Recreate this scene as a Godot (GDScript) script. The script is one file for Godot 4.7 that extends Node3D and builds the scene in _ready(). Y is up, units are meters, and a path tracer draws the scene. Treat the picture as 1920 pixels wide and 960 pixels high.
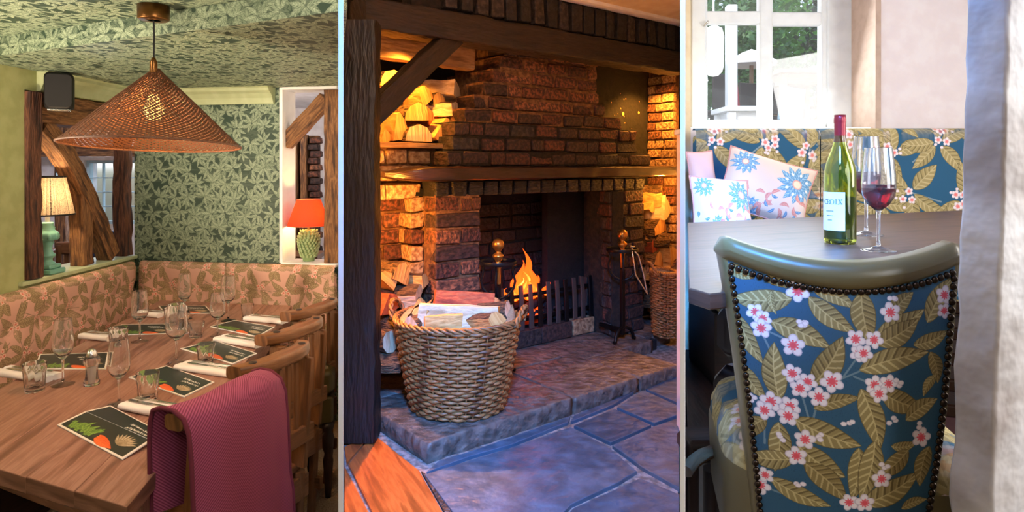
extends Node3D
# Three rooms of an old inn, side by side and divided by thin added white partitions: dining room, inglenook, bar table.
const F := 1200.0      # focal length in pixels of the 1920 x 960 frame
const CX := 960.0
const CY := 310.0      # row of the horizon: the lens is shifted down, the camera is level
const EYE := 1.45
const FLOOR1 := -0.07
const FLOOR2 := 0.0
const FLOOR3 := 0.50
const TABLE1 := 0.65
const TABLE3 := 1.25

var M := {}            # materials
var taken := {}
var rng := RandomNumberGenerator.new()
var noise := FastNoiseLite.new()

# ---------------------------------------------------------------- surveying helpers
func px(x: float, y: float, d: float) -> Vector3:
	return Vector3((x - CX) / F * d, EYE - (y - CY) / F * d, -d)

func at_h(x: float, y: float, h: float) -> Vector3:
	return px(x, y, (EYE - h) * F / (y - CY))

func on_plane(x: float, y: float, p: Vector3, n: Vector3) -> Vector3:
	var r := px(x, y, 1.0) - Vector3(0, EYE, 0)
	var t := (p - Vector3(0, EYE, 0)).dot(n) / r.dot(n)
	return Vector3(0, EYE, 0) + r * t

# ---------------------------------------------------------------- mesh builder
class MB:
	var v := PackedVector3Array()
	var n := PackedVector3Array()
	var uv := PackedVector2Array()
	var ix := PackedInt32Array()
	func p(a: Vector3, b: Vector3, c: Vector2) -> int:
		v.push_back(a); n.push_back(b); uv.push_back(c)
		return v.size() - 1
	func tri(a: int, b: int, c: int) -> void:
		var g := (v[c] - v[a]).cross(v[b] - v[a])
		ix.push_back(a)
		if g.dot(n[a] + n[b] + n[c]) < 0.0:
			ix.push_back(c); ix.push_back(b)
		else:
			ix.push_back(b); ix.push_back(c)
	func quad(a: int, b: int, c: int, d: int) -> void:
		tri(a, b, c); tri(a, c, d)
	func face(pts: Array, uvs := [], nrm := Vector3.ZERO) -> void:    # a flat convex face
		var nn := nrm
		if nn == Vector3.ZERO:
			nn = (pts[2] - pts[0]).cross(pts[1] - pts[0]).normalized()
		var k := v.size()
		var e1: Vector3 = (pts[1] - pts[0]).normalized()
		var e2: Vector3 = nn.cross(e1)
		for i in pts.size():
			p(pts[i], nn, uvs[i] if uvs.size() else Vector2((pts[i] - pts[0]).dot(e1), (pts[i] - pts[0]).dot(e2)))
		for i in range(1, pts.size() - 1):
			tri(k, k + i, k + i + 1)
	func box(t: Transform3D, s: Vector3, bev := 0.004) -> void:
		var h := s * 0.5
		var b := minf(bev, minf(h.x, minf(h.y, h.z)) * 0.8)
		var long := s.max_axis_index()
		var id := {}
		for ax in 3:
			var a1 := (ax + 1) % 3
			var a2 := (ax + 2) % 3
			for sg in [-1.0, 1.0]:
				for c1 in [-1.0, 1.0]:
					for c2 in [-1.0, 1.0]:
						var q := Vector3.ZERO
						q[ax] = sg * h[ax]
						q[a1] = c1 * (h[a1] - b)
						q[a2] = c2 * (h[a2] - b)
						var nn := Vector3.ZERO
						nn[ax] = sg
						var u := Vector2(q[a1], q[a2])
						if a1 == long:
							u = Vector2(q[a2], q[a1])
						if ax == long:
							u = Vector2(q[a1], q[a2]) * 0.3
						id[Vector4i(ax, int(sg), int(c1), int(c2))] = p(t * q, (t.basis * nn).normalized(), u + Vector2(0.13 * ax, 0.31 * sg))
				quad(id[Vector4i(ax, int(sg), -1, -1)], id[Vector4i(ax, int(sg), 1, -1)], id[Vector4i(ax, int(sg), 1, 1)], id[Vector4i(ax, int(sg), -1, 1)])
		for ax in 3:       # edges along ax, between faces a1 and a2
			var a1 := (ax + 1) % 3
			var a2 := (ax + 2) % 3
			for s1 in [-1, 1]:
				for s2 in [-1, 1]:
					# face a1: its axes are a2, ax ; face a2: its axes are ax, a1
					quad(id[Vector4i(a1, s1, s2, -1)], id[Vector4i(a1, s1, s2, 1)], id[Vector4i(a2, s2, 1, s1)], id[Vector4i(a2, s2, -1, s1)])
		for sx in [-1, 1]:
			for sy in [-1, 1]:
				for sz in [-1, 1]:
					tri(id[Vector4i(0, sx, sy, sz)], id[Vector4i(1, sy, sz, sx)], id[Vector4i(2, sz, sx, sy)])
	# a skin over rings of equally many points
	func loft(rings: Array, closed := true, cap0 := true, cap1 := true, toward := Vector3.ZERO, us := -1.0) -> void:
		var R := rings.size()
		var C: int = rings[0].size()
		var k := v.size()
		var W := C + 1 if closed else C
		var s := 0.0
		var vl := 0.0
		var lens := PackedFloat32Array()
		lens.push_back(0.0)
		var mid: PackedVector3Array = rings[R / 2]
		for j in range(1, W):
			lens.push_back(lens[j - 1] + mid[j % C].distance_to(mid[j - 1]))
		var nn := PackedVector3Array()
		nn.resize(R * C)
		for i in R:
			var cen := Vector3.ZERO
			if closed:
				for j in C:
					cen += rings[i][j]
				cen /= C
			var up: PackedVector3Array = rings[mini(i + 1, R - 1)]
			var dn: PackedVector3Array = rings[maxi(i - 1, 0)]
			var me: PackedVector3Array = rings[i]
			for j in C:
				var a: Vector3 = me[(j + 1) % C] if closed else me[mini(j + 1, C - 1)]
				var b: Vector3 = me[(j - 1 + C) % C] if closed else me[maxi(j - 1, 0)]
				var q := (a - b).cross(up[j] - dn[j])
				if q.length_squared() < 1e-20:      # a pole
					q = (me[0] - cen) if not closed else (dn[j] - up[j] if i < R / 2 else up[j] - dn[j])
					if closed:
						q = (me[j] - _cen(rings[mini(i + 1, R - 1) if i == 0 else maxi(i - 1, 0)]))
				else:
					s += q.dot(me[j] - cen if closed else toward)
				nn[i * C + j] = q.normalized()
		var sg := -1.0 if s < 0.0 else 1.0
		for i in R:
			if i > 0:
				vl += (rings[i][0] as Vector3).distance_to(rings[i - 1][0])
			for j in W:
				var m := nn[i * C + j % C]
				var pole := closed and (rings[i][0] as Vector3).distance_squared_to(rings[i][C / 2]) < 1e-14
				p(rings[i][j % C], m if pole else m * sg, Vector2(lens[j] if us < 0.0 else us * j / (W - 1), vl))
		for i in R - 1:
			for j in W - 1:
				quad(k + i * W + j, k + i * W + j + 1, k + (i + 1) * W + j + 1, k + (i + 1) * W + j)
		if closed and cap0:
			_cap(rings[0], rings[1])
		if closed and cap1:
			_cap(rings[R - 1], rings[R - 2])
	func _cen(r: PackedVector3Array) -> Vector3:
		var c := Vector3.ZERO
		for q in r:
			c += q
		return c / r.size()
	func _cap(r: PackedVector3Array, inner: PackedVector3Array) -> void:
		var c := _cen(r)
		var a := Vector3.ZERO
		for j in r.size():
			a += (r[j] - c).cross(r[(j + 1) % r.size()] - c)
		if a.length_squared() < 1e-18:
			return
		a = a.normalized()
		if a.dot(c - _cen(inner)) < 0.0:
			a = -a
		var e1 := (r[0] - c).normalized()
		var e2 := a.cross(e1)
		var k := p(c, a, Vector2.ZERO)
		for q in r:
			p(q, a, Vector2((q - c).dot(e1), (q - c).dot(e2)))
		for j in r.size():
			tri(k, k + 1 + j, k + 1 + (j + 1) % r.size())
	func tube(pts: Array, rad, segs := 8, caps := true, up := Vector3.UP) -> void:
		var rings := []
		var N := pts.size()
		var t0: Vector3 = (pts[1] - pts[0]).normalized()
		var side := t0.cross(up)
		if side.length() < 0.05:
			side = t0.cross(Vector3.RIGHT)
		side = side.normalized()
		for i in N:
			var t: Vector3 = (pts[mini(i + 1, N - 1)] - pts[maxi(i - 1, 0)]).normalized()
			side = (side - t * side.dot(t)).normalized()
			var o := t.cross(side)
			var r: float = rad[i] if rad is Array else rad
			var ring := PackedVector3Array()
			for j in segs:
				var a := TAU * j / segs
				ring.push_back(pts[i] + (side * cos(a) + o * sin(a)) * r)
			rings.push_back(ring)
		loft(rings, true, caps, caps)
	func lathe(t: Transform3D, prof: Array, segs := 24, caps := true, fx := 1.0, fz := 1.0) -> void:   # prof: [radius, height] from the bottom up
		var rings := []
		for q in prof:
			var ring := PackedVector3Array()
			for j in segs:
				var a := TAU * j / segs
				ring.push_back(t * Vector3(cos(a) * q[0] * fx, q[1], sin(a) * q[0] * fz))
			rings.push_back(ring)
		loft(rings, true, caps, caps)
	# an outline in x, z pulled from y0 to y1 with a chamfer
	func slab(poly: PackedVector2Array, y0: float, y1: float, bev := 0.004, t := Transform3D.IDENTITY) -> void:
		var N := poly.size()
		var area := 0.0
		for i in N:
			area += poly[i].cross(poly[(i + 1) % N])
		var sg := 1.0 if area > 0.0 else -1.0
		var inn := PackedVector2Array()
		for i in N:
			var e0 := (poly[i] - poly[(i - 1 + N) % N]).normalized()
			var e1 := (poly[(i + 1) % N] - poly[i]).normalized()
			var m := (e0.orthogonal() + e1.orthogonal()).normalized()
			inn.push_back(poly[i] + m * sg * bev)
			if not Geometry2D.is_point_in_polygon(inn[i], poly):
				inn[i] = poly[i] - m * sg * bev
		var idx := Geometry2D.triangulate_polygon(inn)
		for side in [1.0, -1.0]:
			var k := v.size()
			var yy: float = y1 if side > 0.0 else y0
			for q in inn:
				p(t * Vector3(q.x, yy, q.y), (t.basis * Vector3(0, side, 0)).normalized(), q)
			for i in range(0, idx.size(), 3):
				tri(k + idx[i], k + idx[i + 1], k + idx[i + 2])
		for i in N:
			var j := (i + 1) % N
			var e := (poly[j] - poly[i]).normalized()
			var o2 := Vector2(e.y, -e.x) * (1.0 if area > 0.0 else -1.0)
			var o := (t.basis * Vector3(o2.x, 0, o2.y)).normalized()
			var L := poly[i].distance_to(poly[j])
			var k := v.size()
			for w in [[y0 + bev, 0], [y1 - bev, 0]]:
				p(t * Vector3(poly[i].x, w[0], poly[i].y), o, Vector2(w[0], 0))
				p(t * Vector3(poly[j].x, w[0], poly[j].y), o, Vector2(w[0], L))
			quad(k, k + 1, k + 3, k + 2)
			var u := (t.basis * Vector3.UP).normalized()
			var a := p(t * Vector3(inn[i].x, y1, inn[i].y), u, Vector2(y1, 0))
			var b := p(t * Vector3(inn[j].x, y1, inn[j].y), u, Vector2(y1, L))
			quad(k + 2, k + 3, b, a)
			a = p(t * Vector3(inn[i].x, y0, inn[i].y), -u, Vector2(y0, 0))
			b = p(t * Vector3(inn[j].x, y0, inn[j].y), -u, Vector2(y0, L))
			quad(k, k + 1, b, a)
	func mesh() -> ArrayMesh:
		var a := []
		a.resize(Mesh.ARRAY_MAX)
		a[Mesh.ARRAY_VERTEX] = v; a[Mesh.ARRAY_NORMAL] = n; a[Mesh.ARRAY_TEX_UV] = uv; a[Mesh.ARRAY_INDEX] = ix
		var m := ArrayMesh.new()
		m.add_surface_from_arrays(Mesh.PRIMITIVE_TRIANGLES, a)
		return m

func T(o: Vector3, b := Basis.IDENTITY) -> Transform3D:
	return Transform3D(b, o)

func look(x: Vector3, y: Vector3) -> Basis:          # basis whose x and y axes point so (y made square to x)
	x = x.normalized()
	y = (y - x * y.dot(x)).normalized()
	return Basis(x, y, x.cross(y))

# ---------------------------------------------------------------- naming, tagging, committing
func numbered(c: String) -> String:
	var k: int = taken.get(c, 0)
	taken[c] = k + 1
	return c if k == 0 else "%s_%03d" % [c, k]

func tag(o: Node3D, label: String, category: String, group := "") -> Node3D:
	o.set_meta("label", label); o.set_meta("category", category)
	if group: o.set_meta("group", group)
	return o

func thing(called: String, label: String, category: String, at := Vector3.ZERO, turn := 0.0, group := "") -> Node3D:
	var o := Node3D.new()
	o.name = numbered(called)
	add_child(o)
	o.position = at
	o.rotation.y = turn
	tag(o, label, category, group)
	return o

func inst(called: String, mesh: Mesh, mat: Material, parent: Node = self, t := Transform3D.IDENTITY) -> MeshInstance3D:
	var o := MeshInstance3D.new()
	o.name = numbered(called) if parent == self else called
	o.mesh = mesh
	o.material_override = mat
	o.transform = t
	parent.add_child(o, true)
	return o

func obj(called: String, b: MB, mat: Material, parent: Node = self, t := Transform3D.IDENTITY) -> MeshInstance3D:
	return inst(called, b.mesh(), mat, parent, t)

func struct(called: String, b: MB, mat: Material, parent: Node = self) -> MeshInstance3D:
	var o := obj(called, b, mat, parent)
	o.set_meta("kind", "structure")
	return o

func dup(src: Node3D, at: Transform3D, label := "") -> Node3D:
	var called: String = RegEx.create_from_string("_\\d{3}$").sub(src.name, "")
	var r: Node3D = src.duplicate()
	r.name = numbered(called)
	add_child(r)
	r.transform = at
	if label: r.set_meta("label", label)
	return r

# ---------------------------------------------------------------- shapes used in several places
func rrect(w: float, h: float, r: float, per := 3) -> PackedVector2Array:     # rounded rectangle outline
	var o := PackedVector2Array()
	for c in 4:
		var cx := (w / 2 - r) * (1 if c == 0 or c == 3 else -1)
		var cy := (h / 2 - r) * (1 if c < 2 else -1)
		for k in per:
			var a := PI / 2 * (c + float(k) / (per - 1))
			o.push_back(Vector2(cx + cos(a) * r, cy + sin(a) * r))
	return o

func dense(poly: PackedVector2Array, step: float) -> PackedVector2Array:
	var o := PackedVector2Array()
	for i in poly.size():
		var a := poly[i]
		var b := poly[(i + 1) % poly.size()]
		var k := maxi(1, int(a.distance_to(b) / step))
		for j in k:
			o.push_back(a.lerp(b, float(j) / k))
	return o

# a hewn timber through the given points: w across, h along «up»
func timber(pts: Array, w: float, h: float, up: Vector3, rough := 0.006, seed := 1, step := 0.05, mb: MB = null) -> MB:
	var b := mb if mb else MB.new()
	var prof := dense(rrect(w, h, minf(w, h) * 0.1, 3), 0.035)
	var cur: Array = []
	for i in pts.size() - 1:
		var k := maxi(1, int((pts[i + 1] - pts[i]).length() / step))
		for j in k:
			cur.push_back(pts[i].lerp(pts[i + 1], float(j) / k))
	cur.push_back(pts[-1])
	var rings := []
	noise.seed = seed
	noise.frequency = 1.0
	for i in cur.size():
		var t: Vector3 = (cur[mini(i + 1, cur.size() - 1)] - cur[maxi(i - 1, 0)]).normalized()
		var o := (up - t * up.dot(t)).normalized()
		var s := t.cross(o)
		var ring := PackedVector3Array()
		for q in prof:
			var p: Vector3 = cur[i] + s * q.x + o * q.y
			var f := noise.get_noise_3d(p.x * 9 + seed, p.y * 9, p.z * 9) + 0.6 * noise.get_noise_3d(p.x * 30, p.y * 30 + seed, p.z * 30)
			ring.push_back(p + (s * q.x + o * q.y).normalized() * f * rough)
		rings.push_back(ring)
	b.loft(rings)
	return b

# a rough brick of unit variants: size given, dents by seed; few triangles
func brick_mesh(s: Vector3, seed: int, rough := 0.006) -> ArrayMesh:
	var b := MB.new()
	var r := RandomNumberGenerator.new()
	r.seed = seed
	b.box(Transform3D(), s, minf(0.009, s.y * 0.16))
	var moved := {}
	for i in b.v.size():
		var key := Vector3(signf(b.v[i].x), signf(b.v[i].y), signf(b.v[i].z))
		if not moved.has(key):
			moved[key] = Vector3(r.randf_range(-1, 1), r.randf_range(-1, 1) * 0.6, r.randf_range(-1, 1)) * rough
		b.v[i] += moved[key] + Vector3(r.randf_range(-1, 1), r.randf_range(-1, 1), r.randf_range(-1, 1)) * rough * 0.3
	return b.mesh()

# ---------------------------------------------------------------- painted prints (fabric, wallpaper)
class Canvas:
	var w: int
	var h: int
	var d := PackedByteArray()
	var wrap := true
	func _init(ww: int, hh: int, c: Color) -> void:
		w = ww; h = hh
		d.resize(w * h * 3)
		for i in w * h:
			d[i * 3] = c.r8; d[i * 3 + 1] = c.g8; d[i * 3 + 2] = c.b8
	func put(x: int, y: int, c: Color, a := 1.0) -> void:
		if wrap:
			x = posmod(x, w); y = posmod(y, h)
		elif x < 0 or y < 0 or x >= w or y >= h:
			return
		var i := (y * w + x) * 3
		if a >= 1.0:
			d[i] = c.r8; d[i + 1] = c.g8; d[i + 2] = c.b8
		else:
			d[i] = int(lerpf(d[i], c.r8, a)); d[i + 1] = int(lerpf(d[i + 1], c.g8, a)); d[i + 2] = int(lerpf(d[i + 2], c.b8, a))
	# pal: [dark, mid, light, outline]
	func leaf(a: Vector2, b: Vector2, hw: float, bend: float, pal: Array, veins := 7.0) -> void:
		var ax := b - a
		var L := ax.length()
		var u := ax / L
		var o := u.orthogonal()
		var m := hw + absf(bend) + 2.0
		var lo := a.min(b) - Vector2(m, m)
		var hi := a.max(b) + Vector2(m, m)
		for y in range(int(lo.y), int(hi.y) + 1):
			for x in range(int(lo.x), int(hi.x) + 1):
				var q := Vector2(x, y) - a
				var t := q.dot(u) / L
				if t <= 0.0 or t >= 1.0:
					continue
				var s := q.dot(o) - bend * 4.0 * t * (1.0 - t)
				var ww := hw * pow(sin(PI * pow(t, 0.8)), 0.85)
				if absf(s) > ww:
					continue
				var e := s / maxf(ww, 0.01)
				var c: Color = pal[1]
				var st := fposmod(t * veins - absf(e) * 1.1 + (0.4 if e > 0.0 else 0.0), 1.0)
				if absf(s) < maxf(0.7, hw * 0.05):
					c = pal[2]
				elif st < 0.34 - 0.1 * absf(e):
					c = pal[0] if e > 0.0 else pal[2]
				elif e > 0.0 and st > 0.75:
					c = pal[2].lerp(pal[1], 0.5)
				if ww - absf(s) < maxf(0.8, hw * 0.06):
					c = pal[3]
				put(x, y, c)
	func blob(c: Vector2, rx: float, ry: float, ang: float, col: Color, edge: Color) -> void:
		var m := maxf(rx, ry) + 1
		var cs := cos(ang)
		var sn := sin(ang)
		for y in range(int(c.y - m), int(c.y + m) + 1):
			for x in range(int(c.x - m), int(c.x + m) + 1):
				var q := Vector2(x, y) - c
				var e := Vector2((q.x * cs + q.y * sn) / rx, (-q.x * sn + q.y * cs) / ry).length()
				if e < 1.0:
					put(x, y, col.lerp(edge, smoothstep(0.6, 1.0, e)))
	func flower(c: Vector2, r: float, ang: float, white: Color, shade: Color, heart: Color) -> void:
		for k in 5:
			var a := ang + TAU * k / 5
			blob(c + Vector2(cos(a), sin(a)) * r * 0.58, r * 0.46, r * 0.4, a, white, shade)
		blob(c, r * 0.34, r * 0.34, 0, heart, heart.lerp(white, 0.3))
		for k in 9:
			var a := ang + TAU * k / 9 + 0.2
			blob(c + Vector2(cos(a), sin(a)) * r * 0.4, r * 0.08, r * 0.08, 0, heart, heart)
	func line(a: Vector2, b: Vector2, r: float, col: Color) -> void:
		var L := maxf(1.0, a.distance_to(b))
		for k in int(L) + 1:
			var q := a.lerp(b, k / L)
			blob(q, r, r, 0, col, col)
	func tex() -> ImageTexture:
		return ImageTexture.create_from_image(Image.create_from_data(w, h, false, Image.FORMAT_RGB8, d))

# ---------------------------------------------------------------- materials
func ramp(cols: Array, offs: Array) -> Gradient:
	var g := Gradient.new()
	g.colors = PackedColorArray(cols)
	g.offsets = PackedFloat32Array(offs)
	return g

func ntex(seed: int, freq: float, cols: Array, offs: Array, size := 256, kind := FastNoiseLite.TYPE_SIMPLEX_SMOOTH, oct := 5, warp := 0.0) -> NoiseTexture2D:
	var f := FastNoiseLite.new()
	f.seed = seed
	f.frequency = freq
	f.noise_type = kind
	f.fractal_octaves = oct
	if warp > 0.0:
		f.domain_warp_enabled = true
		f.domain_warp_amplitude = warp
		f.domain_warp_frequency = freq * 1.5
	var t := NoiseTexture2D.new()
	t.width = size
	t.height = size
	t.seamless = true
	t.noise = f
	if cols.size():
		t.color_ramp = ramp(cols, offs)
	return t

func mat(called: String, c: Color, rough := 0.7, metal := 0.0) -> StandardMaterial3D:
	var m := StandardMaterial3D.new()
	m.resource_name = called
	m.albedo_color = c
	m.roughness = rough
	m.metallic = metal
	M[called] = m
	return m

func bump(m: StandardMaterial3D, t: Texture2D, cm: float) -> StandardMaterial3D:
	m.heightmap_enabled = true
	m.heightmap_texture = t
	m.heightmap_scale = cm
	return m

func tri(m: StandardMaterial3D, s: Vector3, world := false) -> StandardMaterial3D:
	m.uv1_triplanar = true
	m.uv1_world_triplanar = world
	m.uv1_scale = s
	return m

func wood(called: String, dark: Color, mid: Color, light: Color, seed: int, rough := 0.55, sc := Vector3(5, 0.6, 1), cm := 0.1) -> StandardMaterial3D:
	var m := mat(called, Color.WHITE, rough)
	m.albedo_texture = ntex(seed, 0.012, [dark, mid, light, mid, light], [0.15, 0.4, 0.55, 0.68, 0.9], 256, FastNoiseLite.TYPE_SIMPLEX_SMOOTH, 6, 25.0)
	m.uv1_scale = sc
	if cm > 0.0:
		bump(m, M_bump, cm)
	return m

var M_bump: NoiseTexture2D
var M_fine: NoiseTexture2D

func mottled(called: String, a: Color, b: Color, c: Color, seed: int, sc: float, rough := 0.85, cm := 0.25, freq := 0.02) -> StandardMaterial3D:
	var m := mat(called, Color.WHITE, rough)
	m.albedo_texture = ntex(seed, freq, [a, b, c], [0.25, 0.5, 0.75], 256)
	tri(m, Vector3(sc, sc, sc))
	if cm > 0.0:
		bump(m, M_bump, cm)
	return m

func glow(called: String, c: Color, e: float) -> StandardMaterial3D:
	var m := mat(called, c, 0.8)
	m.emission_enabled = true
	m.emission = c
	m.emission_energy_multiplier = e
	return m

func glass(called: String, alpha := 0.08, tint := Color(1, 1, 1)) -> StandardMaterial3D:
	var m := mat(called, Color(tint.r, tint.g, tint.b, alpha), 0.02)
	m.transparency = BaseMaterial3D.TRANSPARENCY_ALPHA
	m.metallic_specular = 0.6
	return m

# ================================================================ the scene
func _ready() -> void:
	rng.seed = 7
	noise.noise_type = FastNoiseLite.TYPE_SIMPLEX_SMOOTH
	set_camera()
	set_light()
	make_materials()
	shell()
	dining_room()
	inglenook()
	bar_room()

func set_camera() -> void:
	var c := Camera3D.new()
	c.name = "camera"
	c.projection = Camera3D.PROJECTION_FRUSTUM
	c.near = 0.05
	c.far = 60.0
	c.size = 960.0 / F * c.near
	c.frustum_offset = Vector2(0, -(480.0 - CY) / F * c.near)
	c.position = Vector3(0, EYE, 0)
	add_child(c)
	c.current = true

func area(called: String, at: Vector3, toward: Vector3, size: Vector2, e: float, c: Color) -> void:
	var l := AreaLight3D.new()
	l.name = called
	l.area_size = size
	l.light_energy = e
	l.light_color = c
	l.shadow_enabled = true
	l.area_range = 20.0
	add_child(l, true)
	l.look_at_from_position(at, toward, Vector3.UP if absf((toward - at).normalized().y) < 0.98 else Vector3.FORWARD)

func bulb(called: String, at: Vector3, e: float, c: Color, size := 0.03, parent: Node = self) -> OmniLight3D:
	var l := OmniLight3D.new()
	l.name = called
	l.light_energy = e
	l.light_color = c
	l.light_size = size
	l.omni_range = 15.0
	l.omni_attenuation = 2.0
	l.shadow_enabled = true
	parent.add_child(l, true)
	l.position = at
	return l

func spot(called: String, at: Vector3, toward: Vector3, e: float, c: Color, angle := 45.0, size := 0.04) -> void:
	var l := SpotLight3D.new()
	l.name = called
	l.light_energy = e
	l.light_color = c
	l.light_size = size
	l.spot_range = 15.0
	l.spot_attenuation = 2.0
	l.spot_angle = angle
	l.spot_angle_attenuation = 0.6
	l.shadow_enabled = true
	add_child(l, true)
	l.look_at_from_position(at, toward, Vector3.UP if absf((toward - at).normalized().y) < 0.98 else Vector3.FORWARD)

func set_light() -> void:
	var w := WorldEnvironment.new()
	w.name = "surroundings"
	var e := Environment.new()
	var s := Sky.new()
	var m := ProceduralSkyMaterial.new()
	m.sky_top_color = Color(0.7, 0.8, 0.94)
	m.sky_horizon_color = Color(0.95, 0.96, 0.97)
	m.ground_horizon_color = Color(0.75, 0.78, 0.72)
	m.ground_bottom_color = Color(0.4, 0.42, 0.38)
	m.sky_energy_multiplier = 1.5
	s.sky_material = m
	e.background_mode = Environment.BG_SKY
	e.sky = s
	e.tonemap_mode = Environment.TONE_MAPPER_LINEAR
	e.tonemap_exposure = 1.0
	e.sdfgi_enabled = true
	e.ssao_enabled = true
	e.ssil_enabled = true
	w.environment = e
	add_child(w)
	var sun := DirectionalLight3D.new()
	sun.name = "sun"
	sun.light_energy = 1.3
	sun.light_color = Color(1, 0.97, 0.9)
	sun.light_angular_distance = 0.6
	sun.shadow_enabled = true
	add_child(sun)
	sun.look_at_from_position(Vector3.ZERO, Vector3(0.35, -0.75, 0.1), Vector3.UP)
	# dining room: unseen downlights, placed to light table and benches
	spot("unseen_downlight", Vector3(-0.55, 1.95, -1.3), px(430, 640, 2.4), 0.62, Color(1, 0.92, 0.86), 70.0, 0.06)
	spot("unseen_downlight", Vector3(-1.75, 1.95, -1.6), Vector3(-1.9, 0.6, -3.0), 0.62, Color(1, 0.92, 0.86), 70.0, 0.06)
	spot("unseen_downlight", Vector3(-1.35, 1.88, -3.2), Vector3(-1.5, 0.8, -3.9), 0.3, Color(1, 0.92, 0.86), 75.0, 0.06)
	bulb("added_room_fill", Vector3(-1.5, 1.55, -0.9), 0.2, Color(1, 0.9, 0.78), 0.06)  # added fill that brightens ceiling and walls, without a fixture
	spot("added_uplight_fill", Vector3(-2.2, 1.1, -1.9), Vector3(-1.2, 2.0, -2.9), 3.2, Color(1, 0.9, 0.78), 60.0, 0.1)  # added fill thrown up at the ceiling, no fixture stands here
	# blue daylight from out of view, placed overhead to light the slate floor
	spot("unseen_front_daylight", Vector3(0.1, 2.6, -0.35), Vector3(0.4, 0.0, -3.35), 62.0, Color(0.27, 0.6, 1.0), 23.0, 0.25)
	area("added_front_fill", Vector3(-0.3, 2.7, 0.9), Vector3(-0.4, 0.6, -1.6), Vector2(1.2, 0.8), 1.6, Color(1, 0.93, 0.85))  # added fill from the front, also brightens the partition ends
	# inglenook: unseen warm lamps, placed to light logs, boards and bricks
	spot("unseen_alcove_lamp", inn(0.36, 0.84, 2.16), inn(0.2, 1.2, 1.4), 1.9, Color(1, 0.64, 0.22), 66.0, 0.03)
	spot("unseen_alcove_lamp", inn(0.3, 0.84, 2.28), Vector3(-0.5, 0.0, -2.93), 12.0, Color(1, 0.64, 0.26), 14.0, 0.02)
	bulb("unseen_alcove_light", inn(-0.08, 0.55, 1.2), 1.4, Color(1, 0.64, 0.24), 0.02)
	spot("unseen_alcove_lamp", inn(2.72, 0.8, 2.28), inn(2.85, 1.0, 0.9), 3.8, Color(1, 0.64, 0.24), 55.0, 0.03)
	bulb("unseen_alcove_light", inn(2.7, 0.72, 1.29), 0.3, Color(1, 0.64, 0.24), 0.02)
	area("unseen_front_light", Vector3(0.0, 2.6, -1.5), Vector3(0.25, 1.0, -4.2), Vector2(0.3, 0.3), 3.2, Color(1, 0.84, 0.68))  # out of view, placed to brighten piers, beam and bricks from the front
	# bar room: daylight from out of view on the right, placed to light post and chair
	spot("side_daylight", Vector3(1.9, 2.2, 1.5), Vector3(0.85, 1.15, -1.3), 3.0, Color(0.97, 0.98, 1.0), 24.0, 0.4)
	area("unseen_right_daylight", Vector3(1.6, 1.65, -0.5), Vector3(0.62, 1.35, -0.95), Vector2(0.6, 0.9), 1.5, Color(0.93, 0.96, 1.0))  # out of view, placed to brighten the right face of the white post
	area("side_daylight", Vector3(2.9, 1.9, -1.2), Vector3(1.0, 1.2, -2.2), Vector2(1.0, 1.2), 4.2, Color(1.0, 0.99, 0.98))  # out of view, placed to brighten the wall beside the window
	area("back_window_daylight", Vector3(1.4, 2.05, -3.47), Vector3(1.2, 1.1, -1.0), Vector2(0.75, 0.7), 1.0, Color(0.92, 0.97, 1.0))

# a point of the inglenook: a along the hearth, b into the wall, y up
func inn(a: float, b: float, y: float) -> Vector3:
	return Vector3(-0.371 + 0.78 * a - 0.626 * b, y, -(3.18 + 0.626 * a + 0.78 * b))

func inn_basis() -> Basis:     # x along the hearth, y up, z out of the wall
	return look(Vector3(0.78, 0, -0.626), Vector3.UP)

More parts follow.
